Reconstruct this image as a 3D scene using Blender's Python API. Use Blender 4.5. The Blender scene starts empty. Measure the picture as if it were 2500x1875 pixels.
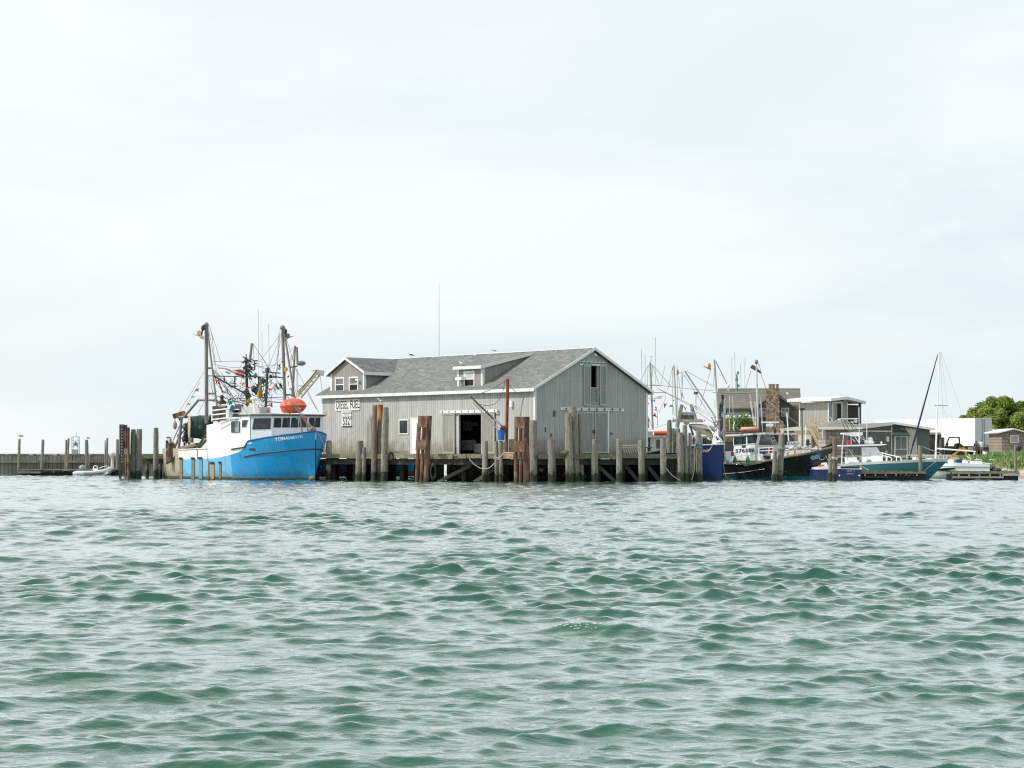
import bpy, math, random
import numpy as np
from mathutils import Vector
R = math.radians
random.seed(7)
S = bpy.context.scene
COL = S.collection
# ---------------------------------------------------------------- camera
F = 4911.0          # focal length in pixels of a 2500 pixel wide frame
CH = 1.65           # eye height above the water
HY = 1109.0         # row of the horizon
cam = bpy.data.cameras.new('camera')
co = bpy.data.objects.new('camera', cam)
COL.objects.link(co)
co.location = (0, 0, CH)
co.rotation_euler = (R(90), 0, 0)
cam.sensor_width = 36.0
cam.lens = F / 2500 * 36
cam.shift_y = (HY - 937.5) / 2500
cam.clip_start = 0.5
cam.clip_end = 20000
S.camera = co
# ---------------------------------------------------------------- light
SUN = Vector((-.76, -.18, .80)).normalized()
wd = bpy.data.worlds.new('World')
S.world = wd
wd.use_nodes = True
nt = wd.node_tree
nt.nodes.clear()
def N(t, typ, **kw):
    n = t.nodes.new(typ)
    for k, v in kw.items(): setattr(n, k, v)
    return n
sky = N(nt, 'ShaderNodeTexSky', sky_type='NISHITA', sun_disc=False)
sky.sun_elevation = math.asin(SUN.z)
sky.sun_rotation = math.atan2(SUN.x, SUN.y)
sky.dust_density = 3
sc_ = N(nt, 'ShaderNodeVectorMath', operation='SCALE'); sc_.inputs[3].default_value = 0.10
nt.links.new(sky.outputs[0], sc_.inputs[0])
tc = N(nt, 'ShaderNodeTexCoord')
mp = N(nt, 'ShaderNodeMapping'); mp.inputs['Scale'].default_value = (1, 1, 4.2)
mp.inputs['Rotation'].default_value = (R(3), R(5), 0)
nt.links.new(tc.outputs['Generated'], mp.inputs[0])
n1 = N(nt, 'ShaderNodeTexNoise'); n1.inputs['Scale'].default_value = 3.1; n1.inputs['Detail'].default_value = 8
n1.inputs['Roughness'].default_value = .55; n1.inputs['Distortion'].default_value = .5
nt.links.new(mp.outputs[0], n1.inputs[0])
rp = N(nt, 'ShaderNodeValToRGB')
rp.color_ramp.elements[0].position = .38; rp.color_ramp.elements[0].color = (.73, .825, .865, 1)
rp.color_ramp.elements[1].position = .6; rp.color_ramp.elements[1].color = (.865, .91, .92, 1)
nt.links.new(n1.outputs[0], rp.inputs[0])
# the thin cloud is brighter higher up and towards the sun
dt = N(nt, 'ShaderNodeVectorMath', operation='DOT_PRODUCT'); dt.inputs[1].default_value = (SUN.x*.6, .35, SUN.z*1.1)
nt.links.new(tc.outputs['Generated'], dt.inputs[0])
mr = N(nt, 'ShaderNodeMapRange'); mr.inputs[1].default_value = .3; mr.inputs[2].default_value = .75
mr.inputs[3].default_value = .0; mr.inputs[4].default_value = .66
nt.links.new(dt.outputs['Value'], mr.inputs[0])
m2 = N(nt, 'ShaderNodeMix', data_type='RGBA'); m2.inputs[7].default_value = (1.0, 1.0, .99, 1)
nt.links.new(mr.outputs[0], m2.inputs[0]); nt.links.new(rp.outputs[0], m2.inputs[6])
m3 = N(nt, 'ShaderNodeMix', data_type='RGBA'); m3.inputs[0].default_value = .92
nt.links.new(sc_.outputs[0], m3.inputs[6]); nt.links.new(m2.outputs[2], m3.inputs[7])
bg = N(nt, 'ShaderNodeBackground'); bg.inputs[1].default_value = 1.0
nt.links.new(m3.outputs[2], bg.inputs[0])
wo = N(nt, 'ShaderNodeOutputWorld'); nt.links.new(bg.outputs[0], wo.inputs[0])
sl = bpy.data.lights.new('sun', 'SUN'); sl.energy = 3.4; sl.angle = R(2.0); sl.color = (1, .965, .91)
so = bpy.data.objects.new('sun', sl); COL.objects.link(so)
so.rotation_euler = SUN.to_track_quat('Z', 'Y').to_euler(); so.location = (0, 0, 60)
S.view_settings.view_transform = 'Standard'; S.view_settings.look = 'None'
S.view_settings.exposure = 0.16
S.cycles.use_denoising = False
S.cycles.filter_width = 1.2; S.view_settings.gamma = 1
# ---------------------------------------------------------------- coordinates measured on the photograph
def crop(x0, y0, s): return lambda x, y: (x0 + s*x, y0 + s*y)
A = crop(380, 760, .26522); B = crop(760, 820, .22905); C = crop(1180, 820, .22905)
D = crop(1560, 840, .21097); E = crop(1740, 860, .1989); G = crop(0, 1000, .18987)
Fc = crop(2100, 840, .21097)
ca = crop(400, 980, .12055); cb = crop(460, 780, .12055); cc = crop(620, 780, .12055)
cd = crop(1120, 900, .16878); ce = crop(1980, 1000, .10852); cf = crop(2150, 1040, .09042)
cg = crop(1560, 1000, .10852); ch = crop(1740, 1000, .10848)
def W(p, d): return Vector(((p[0]-1250)*d/F, d, CH + (HY-p[1])*d/F))
def sc(px, d): return px*d/F
class Fr:
    "a level frame: origin, u axis, v axis"
    def __init__(s, o, u, v=None):
        s.o = Vector((o[0], o[1], 0)); s.u = Vector((u[0], u[1], 0)).normalized()
        s.v = Vector((v[0], v[1], 0)).normalized() if v else Vector((-s.u.y, s.u.x, 0))
    def pt(s, u, v, z): return s.o + s.u*u + s.v*v + Vector((0, 0, z))
    def _h(s, p, ax, c):
        d = Vector(((p[0]-1250)/F, 1, (HY-p[1])/F)); c0 = Vector((0, 0, CH))
        t = (c - (c0 - s.o).dot(ax)) / d.dot(ax)
        return c0 + d*t
    def hitv(s, p, v): q = s._h(p, s.v, v); return (q-s.o).dot(s.u), q.z
    def hitu(s, p, u): q = s._h(p, s.u, u); return (q-s.o).dot(s.v), q.z
WF = Fr((0, 0), (1, 0))
def lerp(a, b, t): return a + (b-a)*t
def interp(tab, t):
    if t <= tab[0][0]: return tab[0][1]
    for (a, x), (b, y) in zip(tab, tab[1:]):
        if t <= b: return x + (y-x)*(t-a)/max(b-a, 1e-9)
    return tab[-1][1]
# ---------------------------------------------------------------- mesh builder
class MB:
    def __init__(s): s.v = []; s.f = []; s.sm = []
    def poly(s, pts, sm=False):
        n = len(s.v); s.v += [tuple(p) for p in pts]; s.f.append(tuple(range(n, n+len(pts)))); s.sm.append(sm); return s
    def _add(s, vs, fs, sm=False):
        n = len(s.v); s.v += [tuple(p) for p in vs]
        for f in fs: s.f.append(tuple(n+i for i in f)); s.sm.append(sm)
        return s
    def box(s, fr, u0, u1, v0, v1, z0, z1):
        vs = [fr.pt(u, v, z) for z in (z0, z1) for v in (v0, v1) for u in (u0, u1)]
        return s._add(vs, [(0, 2, 3, 1), (4, 5, 7, 6), (0, 1, 5, 4), (2, 6, 7, 3), (0, 4, 6, 2), (1, 3, 7, 5)])
    def prism(s, pts, ext):
        pts = [Vector(p) for p in pts]; e = Vector(ext); n = len(pts)
        return s._add(pts + [p+e for p in pts], [tuple(range(n))[::-1], tuple(range(n, 2*n))] + [(i, (i+1) % n, n+(i+1) % n, n+i) for i in range(n)])
    def rings(s, rs, caps=True, sm=True, close=True):
        n = len(rs[0]); vs = [p for r in rs for p in r]; fs = []
        for k in range(len(rs)-1):
            for i in range(n if close else n-1):
                j = (i+1) % n; fs.append((k*n+i, k*n+j, (k+1)*n+j, (k+1)*n+i))
        s._add(vs, fs, sm)
        if caps and close:
            s.poly(rs[0][::-1]); s.poly(rs[-1])
        return s
    def tube(s, a, b, r, r2=None, n=8, sm=True): return s.path([a, b], r, r2, n, sm)
    def path(s, pts, r, r2=None, n=6, sm=True):
        pts = [Vector(p) for p in pts]; m = len(pts); rs = []
        for i, p in enumerate(pts):
            t = (pts[min(i+1, m-1)] - pts[max(i-1, 0)]).normalized()
            a = t.cross(Vector((0, 0, 1)) if abs(t.z) < .9 else Vector((1, 0, 0))).normalized(); b = t.cross(a)
            q = r if r2 is None else lerp(r, r2, i/(m-1))
            rs.append([p + a*q*math.cos(2*math.pi*k/n) + b*q*math.sin(2*math.pi*k/n) for k in range(n)])
        return s.rings(rs, True, sm)
    def bar(s, a, b, w, h):
        a = Vector(a); b = Vector(b); t = (b-a).normalized()
        x = t.cross(Vector((0, 0, 1)) if abs(t.z) < .95 else Vector((0, 1, 0))).normalized()*w/2; y = t.cross(x).normalized()*h/2
        return s.rings([[p+x+y, p-x+y, p-x-y, p+x-y] for p in (a, b)], True, False)
    def ball(s, c, rx, ry=None, rz=None, n=10, m=7, rot=0, jit=0):
        ry = ry or rx; rz = rz or rx; c = Vector(c); rs = []
        for i in range(m+1):
            th = math.pi*(i+.02)/(m+.04); ring = []
            for k in range(n):
                ph = 2*math.pi*k/n; q = 1+random.uniform(-jit, jit)
                x = rx*math.sin(th)*math.cos(ph)*q; y = ry*math.sin(th)*math.sin(ph)*q
                ring.append(c+Vector((x*math.cos(rot)-y*math.sin(rot), x*math.sin(rot)+y*math.cos(rot), -rz*math.cos(th)*q)))
            rs.append(ring)
        return s.rings(rs, True, True)
    def grid(s, fn, nu, nv, sm=True):
        vs = [fn(i/nu, j/nv) for j in range(nv+1) for i in range(nu+1)]
        return s._add(vs, [(j*(nu+1)+i, j*(nu+1)+i+1, (j+1)*(nu+1)+i+1, (j+1)*(nu+1)+i) for j in range(nv) for i in range(nu)], sm)
    def each(s, name, m, parent=None, label=None):
        "one object for every separate piece"
        par = list(range(len(s.v)))
        def fd_(i):
            while par[i] != i: par[i] = par[par[i]]; i = par[i]
            return i
        for f in s.f:
            for i in f[1:]: par[fd_(i)] = fd_(f[0])
        g = {}
        for f, q in zip(s.f, s.sm): g.setdefault(fd_(f[0]), []).append((f, q))
        o = None
        for fs in g.values():
            b = MB(); mp_ = {}
            for f, q in fs:
                for i in f:
                    if i not in mp_: mp_[i] = len(b.v); b.v.append(s.v[i])
                b.f.append(tuple(mp_[i] for i in f)); b.sm.append(q)
            o = b.build(name, m, parent, label)
        return o
    def build(s, name, m, parent=None, label=None, base=None, recalc=True):
        me = bpy.data.meshes.new(name)
        if parent is not None: base = Vector(parent['_w'])
        elif base is None:
            a = np.array(s.v); base = Vector((a[:, 0].mean(), a[:, 1].mean(), a[:, 2].min()))
        base = Vector(base)
        me.from_pydata([(x-base.x, y-base.y, z-base.z) for x, y, z in s.v], [], s.f)
        me.polygons.foreach_set('use_smooth', s.sm)
        if recalc:
            import bmesh
            bm = bmesh.new(); bm.from_mesh(me); bmesh.ops.recalc_face_normals(bm, faces=bm.faces); bm.to_mesh(me); bm.free()
        me.materials.append(m)
        o = bpy.data.objects.new(name, me); COL.objects.link(o)
        if parent is not None: o.parent = parent
        else: o.location = base
        o['_w'] = list(base)
        if label: o['label'] = label
        return o
def tag(o, label=None, cat=None, group=None, kind=None):
    if label: o['label'] = label
    if cat: o['category'] = cat
    if group: o['group'] = group
    if kind: o['kind'] = kind
    return o
def thing(name, label, cat, base, group=None):
    o = bpy.data.objects.new(name, None); COL.objects.link(o); o.location = base; o.empty_display_size = .3
    o['_w'] = list(base)
    return tag(o, label, cat, group)
# ---------------------------------------------------------------- materials
MC = {}
class Nd:
    "small helper for writing shader nodes"
    def __init__(s, name):
        s.m = bpy.data.materials.new(name); s.m.use_nodes = True; s.t = s.m.node_tree; s.t.nodes.clear()
        s.out = s.t.nodes.new('ShaderNodeOutputMaterial'); s.b = s.t.nodes.new('ShaderNodeBsdfPrincipled')
        s.t.links.new(s.b.outputs[0], s.out.inputs[0]); s.geo = s.t.nodes.new('ShaderNodeNewGeometry'); s.pos = s.geo.outputs['Position']
    def put(s, x, sock):
        if hasattr(x, 'node'): s.t.links.new(x, sock)
        elif isinstance(x, (tuple, list)) and len(x) == 3 and sock.type == 'RGBA': sock.default_value = (*x, 1)
        else: sock.default_value = x
    def n(s, typ, ins, out=0, **kw):
        nd = s.t.nodes.new(typ)
        for k, v in kw.items(): setattr(nd, k, v)
        for k, v in ins.items(): s.put(v, nd.inputs[k])
        return nd.outputs[out]
    def math(s, op, a, b=0.0): return s.n('ShaderNodeMath', {0: a, 1: b}, operation=op)
    def dot(s, v, d): return s.n('ShaderNodeVectorMath', {0: v, 1: tuple(d)}, 'Value', operation='DOT_PRODUCT')
    def scale(s, v, d): return s.n('ShaderNodeVectorMath', {0: v, 1: tuple(d)}, 0, operation='MULTIPLY')
    def noise(s, sc, det=4, v=None, rough=.55): return s.n('ShaderNodeTexNoise', {'Vector': v or s.pos, 'Scale': sc, 'Detail': det, 'Roughness': rough}, 0)
    def mix(s, f, a, b, bt='MIX'): return s.n('ShaderNodeMix', {0: f, 6: a, 7: b}, 2, data_type='RGBA', blend_type=bt)
    def rng(s, v, a, b, c=0.0, d=1.0): return s.n('ShaderNodeMapRange', {0: v, 1: a, 2: b, 3: c, 4: d})
    def ramp(s, v, *st):
        nd = s.t.nodes.new('ShaderNodeValToRGB'); s.put(v, nd.inputs[0]); cr = nd.color_ramp
        while len(cr.elements) < len(st): cr.elements.new(.5)
        for e, (p, c) in zip(cr.elements, st): e.position = p; e.color = (*c, 1)
        return nd.outputs[0]
    def bump(s, h, st=.3, dist=.02): s.put(s.n('ShaderNodeBump', {'Height': h, 'Strength': st, 'Distance': dist}), s.b.inputs['Normal'])
    def done(s, col=None, rough=None, metal=None, **kw):
        if col is not None: s.put(col, s.b.inputs['Base Color'])
        if rough is not None: s.put(rough, s.b.inputs['Roughness'])
        if metal is not None: s.put(metal, s.b.inputs['Metallic'])
        for k, v in kw.items(): s.put(v, s.b.inputs[k])
        return s.m
def hexc(h):
    c = [int(h[i:i+2], 16)/255 for i in (0, 2, 4)]
    return tuple(x/12.92 if x < .04 else ((x+.055)/1.055)**2.4 for x in c)
def paint(name, col, rough=.45, dirt=.25, dcol=(.16, .11, .06), metal=0.0, scale=1.3, streak=True, wl=None):
    "worn paint: dirt in noise patches and runs"
    if name in MC: return MC[name]
    s = Nd(name)
    a = s.noise(scale, 5); b = s.noise(9, 4, s.scale(s.pos, (1, 1, .12))) if streak else s.noise(7, 4)
    f = s.rng(s.math('MULTIPLY', a, b), .25, .45, 0.0, dirt)
    fine = s.noise(30, 3)
    c = s.mix(f, col, dcol); c = s.mix(s.rng(fine, .3, .7, 0.0, .12), c, tuple(x*.6 for x in col))
    if wl:   # weed and scum that climbs unevenly above the waterline, and rust runs
        z = s.n('ShaderNodeSeparateXYZ', {0: s.pos}, 2); zz = s.math('ADD', z, s.rng(s.noise(2.5, 6), .25, .75, -.35, .35))
        c = s.mix(s.rng(zz, .1, .6, .6, 0.0), c, wl); run = s.noise(5, 5, s.scale(s.pos, (1.6, 1.6, .09)))
        c = s.mix(s.math('MULTIPLY', s.rng(run, .57, .66, 0.0, .5), s.rng(s.noise(.9, 3), .42, .6)), c, (.16, .09, .045))
    s.bump(s.noise(6, 4), .12, .02)
    MC[name] = s.done(c, s.rng(a, .3, .7, rough*.85, min(1, rough*1.25)), metal); return MC[name]
def wood(name, c1, c2, tide=False, dark=(.012, .018, .012), ax='z', rough=.85, moss=None, tide_z=.5, gscale=1.0):
    if name in MC: return MC[name]
    s = Nd(name)
    sc3 = {'z': (9, 9, .6), 'x': (.6, 9, 9), 'a': (3, 3, 9)}[ax]
    g = s.noise(1.6*gscale, 6, s.scale(s.pos, sc3), .65); big = s.noise(1.1, 4); fine = s.noise(5*gscale, 4, s.scale(s.pos, sc3), .6)
    oi = s.n('ShaderNodeObjectInfo', {}, 'Random')
    c = s.mix(s.rng(g, .36, .64), c1, c2)
    c = s.mix(s.rng(fine, .50, .60, 0.0, .85), c, tuple(x*.22 for x in c1)); c = s.mix(s.rng(s.noise(2.2, 3), .58, .68, 0.0, .55), c, (.40, .37, .31))
    c = s.mix(s.rng(big, .4, .65, 0.0, .5), c, tuple(x*.5 for x in c2))
    c = s.mix(s.rng(oi, 0, 1, 0.0, .45), c, (.14, .125, .1))
    if moss: c = s.mix(s.rng(s.noise(2.3, 5), .5, .62, 0.0, .8), c, moss)
    if tide:
        z = s.n('ShaderNodeSeparateXYZ', {0: s.pos}, 2)
        zz = s.math('ADD', z, s.rng(s.noise(5, 4), .2, .8, -.28, .28))
        c = s.mix(s.rng(zz, tide_z+.10, tide_z+.45, 0.55, 0.0), c, (.09, .10, .045))
        c = s.mix(s.rng(zz, tide_z-.06, tide_z+.06, .93, 0.0), c, dark)
    s.bump(g, .6, .03)
    MC[name] = s.done(c, rough); return MC[name]
def rust(name, c1=(.19, .075, .035), c2=(.07, .03, .022), c3=(.25, .19, .14)):
    if name in MC: return MC[name]
    s = Nd(name); a = s.noise(3.5, 6, s.scale(s.pos, (1, 1, .4))); b = s.noise(16, 4)
    c = s.ramp(a, (.36, c2), (.5, c1), (.66, c3)); c = s.mix(s.rng(b, .4, .7, 0.0, .5), c, c2)
    z = s.n('ShaderNodeSeparateXYZ', {0: s.pos}, 2)
    c = s.mix(s.rng(s.math('ADD', z, s.rng(a, .2, .8, -.2, .2)), .2, .6, .7, 0.0), c, (.05, .045, .025))
    s.bump(b, .5, .02); MC[name] = s.done(c, .85); return MC[name]
def siding(name, d, col=(.30, .29, .265), width=.21, dark=.42, var=.28, groove=.05, panel=1.22, stain=True):
    "vertical weathered boards whose grooves repeat along direction d"
    if name in MC: return MC[name]
    s = Nd(name); x = s.dot(s.pos, (d[0], d[1], 0)); q = s.math('DIVIDE', x, width)
    fr = s.math('FRACT', q); fl = s.math('FLOOR', q)
    rn = s.n('ShaderNodeTexWhiteNoise', {'W': fl}, 'Value', noise_dimensions='1D')
    pf = s.n('ShaderNodeTexWhiteNoise', {'W': s.math('FLOOR', s.math('DIVIDE', x, panel))}, 'Value', noise_dimensions='1D')
    g = s.noise(2.2, 6, s.scale(s.pos, (6, 6, .35)), .6); big = s.noise(.7, 5)
    c = s.mix(s.rng(g, .3, .7), tuple(k*.72 for k in col), tuple(k*1.18 for k in col))
    c = s.mix(s.math('MULTIPLY', rn, var*.8), c, tuple(k*.55 for k in col))
    c = s.mix(s.math('MULTIPLY', pf, var*1.1), c, (col[0]*.74, col[1]*.70, col[2]*.62))
    c = s.mix(s.rng(big, .45, .7, 0.0, .3), c, tuple(k*.6 for k in col))
    z = s.n('ShaderNodeSeparateXYZ', {0: s.pos}, 2)
    if stain:   # green-brown splash stain that rises unevenly from the deck
        zz = s.math('ADD', z, s.rng(s.noise(1.7, 5), .2, .8, -.6, .6))
        c = s.mix(s.rng(zz, 1.6, 2.7, .78, 0.0), c, (.14, .125, .06))
    gm = s.math('LESS_THAN', fr, groove)
    c = s.mix(s.math('MULTIPLY', gm, s.rng(rn, 0, 1, dark, min(.95, dark*1.6))), c, (.05, .05, .045))
    s.bump(s.math('SUBTRACT', g, gm), .4, .02)
    MC[name] = s.done(c, .9); return MC[name]
def shingle(name, d, col=(.17, .165, .155), rowh=.17, roww=.3, slope=True, var=.5, spots=True, off=0.0):
    "rows of shingles running along direction d"
    if name in MC: return MC[name]
    s = Nd(name); x = s.dot(s.pos, (d[0], d[1], 0)); z = s.n('ShaderNodeSeparateXYZ', {0: s.pos}, 2)
    row = s.math('DIVIDE', z, rowh); fl = s.math('FLOOR', row); fr = s.math('FRACT', row)
    xx = s.math('ADD', s.math('DIVIDE', x, roww), s.math('MULTIPLY', fl, .37))
    cell = s.n('ShaderNodeCombineXYZ', {0: s.math('FLOOR', xx), 1: fl, 2: 0.0})
    rn = s.n('ShaderNodeTexWhiteNoise', {'Vector': cell}, 'Value')
    c = s.mix(s.math('MULTIPLY', rn, var), tuple(k*1.25 for k in col), tuple(k*.55 for k in col))
    c = s.mix(s.rng(s.noise(.5, 5), .4, .7, 0.0, .4), c, tuple(k*.6 for k in col))
    c = s.mix(s.math('MULTIPLY', s.math('LESS_THAN', fr, .22), .5), c, (.03, .03, .03))
    if not spots: c = s.mix(s.math('MULTIPLY', s.math('LESS_THAN', s.math('FRACT', xx), .12), .5), c, (.03, .03, .03))
    if spots:   # pale droppings
        w = s.n('ShaderNodeTexVoronoi', {'Vector': s.scale(s.pos, (1.2, 1.2, 1.2)), 'Scale': 3.2}, 'Distance')
        c = s.mix(s.math('MULTIPLY', s.math('LESS_THAN', w, .16), s.rng(s.noise(1.3, 3), .45, .6, 0.0, .8)), c, (.5, .5, .47))
    s.bump(s.math('MULTIPLY', fr, rn), .5, .03)
    MC[name] = s.done(c, .92); return MC[name]
def plain(name, col, rough=.6, metal=0.0, **kw):
    if name in MC: return MC[name]
    s = Nd(name); f = s.rng(s.noise(4, 5), .35, .7, 0.0, .35)
    MC[name] = s.done(s.mix(f, col, tuple(x*.6 for x in col)), rough, metal, **kw); return MC[name]
def glass(name='dark_glass', col=(.02, .028, .03), rough=.06):
    if name in MC: return MC[name]
    s = Nd(name); s.bump(s.noise(1.2, 2), .06, .02)
    MC[name] = s.done(s.mix(s.rng(s.noise(2.5, 3), .4, .6, 0.0, .6), col, tuple(x*2.2 for x in col)), rough); return MC[name]
def clear(name='clear_vinyl', col=(.8, .85, .85), a=.35):
    if name in MC: return MC[name]
    s = Nd(name); MC[name] = s.done(col, .12, Alpha=a); return MC[name]
M = dict(
 trim=paint('white_trim', (.70, .715, .71), .55, .5, (.35, .31, .24)),
 white=paint('white_paint', (.82, .82, .80), .4, .35, (.42, .33, .22)),
 gel=paint('gelcoat', (.85, .87, .87), .25, .12, (.5, .5, .45)),
 pile=wood('pile_wood', (.17, .15, .12), (.44, .405, .345), True),
 pileg=wood('pile_green_wood', (.12, .14, .10), (.24, .27, .21), True),
 piler=wood('pile_red_wood', (.15, .095, .065), (.34, .25, .19), True),
 piled=wood('pile_dark_wood', (.035, .032, .028), (.10, .09, .075), True),
 far=wood('pile_far_wood', (.21, .20, .165), (.36, .35, .30), True, dark=(.04, .055, .045), tide_z=.3),
 beam=wood('beam_wood', (.16, .14, .09), (.40, .36, .25), ax='x', moss=(.12, .14, .05)),
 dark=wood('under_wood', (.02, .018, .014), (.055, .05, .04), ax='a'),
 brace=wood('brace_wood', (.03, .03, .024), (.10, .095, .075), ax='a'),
 bulk=siding('bulkhead_planks', (1, 0), (.24, .235, .205), .3, .6, .6, .08, 1.7, False),
 rust=rust('rusty_steel'), rusto=rust('orange_rusty_steel', (.40, .15, .03), (.15, .06, .02), (.55, .25, .06)),
 steel=paint('grey_steel', (.30, .285, .255), .55, .7, (.17, .10, .06)),
 steelw=paint('chalky_white_steel', (.62, .61, .57), .5, .6, (.30, .20, .12)),
 dk=plain('dark_metal', (.03, .035, .038), .5), black=plain('black_rubber', (.012, .013, .014), .7),
 blackd=plain('dark_inside', (.012, .014, .015), .95),
 rope=plain('rope', (.52, .49, .41), .9), wire=plain('wire', (.10, .10, .10), .6), wirel=plain('pale_wire', (.35, .34, .32), .6),
 ropeg=plain('green_rope', (.16, .33, .33), .9),
 glass=glass(), clear=clear(),
 blue=None, lumber=plain('new_lumber', (.66, .50, .32), .8), orange=paint('orange_raft', (.62, .105, .05), .5, .5, (.75, .35, .22)),
 net=None, red=plain('red_paint', (.55, .03, .025), .6), yellow=plain('yellow_paint', (.62, .38, .03), .6),
 bluep=plain('blue_plastic', (.02, .14, .50), .45), greenp=plain('green_plastic', (.0, .20, .10), .5),
 black_l=plain('black_lettering', (.012, .012, .014), .6), white_l=plain('white_lettering', (.8, .8, .8), .5),
 skin=plain('skin', (.45, .25, .17), .6),
)
# ---------------------------------------------------------------- lettering
def text_mesh(txt, bold=.02):
    cu = bpy.data.curves.new('t', 'FONT'); cu.body = txt; cu.offset = bold; cu.resolution_u = 3
    o = bpy.data.objects.new('t', cu); COL.objects.link(o)
    dg = bpy.context.evaluated_depsgraph_get(); me = bpy.data.meshes.new_from_object(o.evaluated_get(dg))
    vs = [tuple(v.co) for v in me.vertices]; fs = [tuple(p.vertices) for p in me.polygons]
    bpy.data.objects.remove(o); bpy.data.curves.remove(cu); bpy.data.meshes.remove(me)
    return vs, fs
def lettering(txt, tl, tr, br, bl, hit, mat, parent, off, bold=.02, name='lettering', label=None):
    "flat letters laid on a surface; hit maps a measured point to the surface, off lifts it clear"
    vs, fs = text_mesh(txt, bold); xs = [v[0] for v in vs]; ys = [v[1] for v in vs]
    x0, x1, y0, y1 = min(xs), max(xs), min(ys), max(ys); mb = MB(); out = []
    for v in vs:
        a = (v[0]-x0)/(x1-x0); b = (v[1]-y0)/(y1-y0)
        t = (lerp(tl[0], tr[0], a), lerp(tl[1], tr[1], a)); l = (lerp(bl[0], br[0], a), lerp(bl[1], br[1], a))
        out.append(hit((lerp(l[0], t[0], b), lerp(l[1], t[1], b))) + Vector(off))
    mb._add(out, fs); o = mb.build(name, mat, parent, label, recalc=False)
    return o
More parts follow.
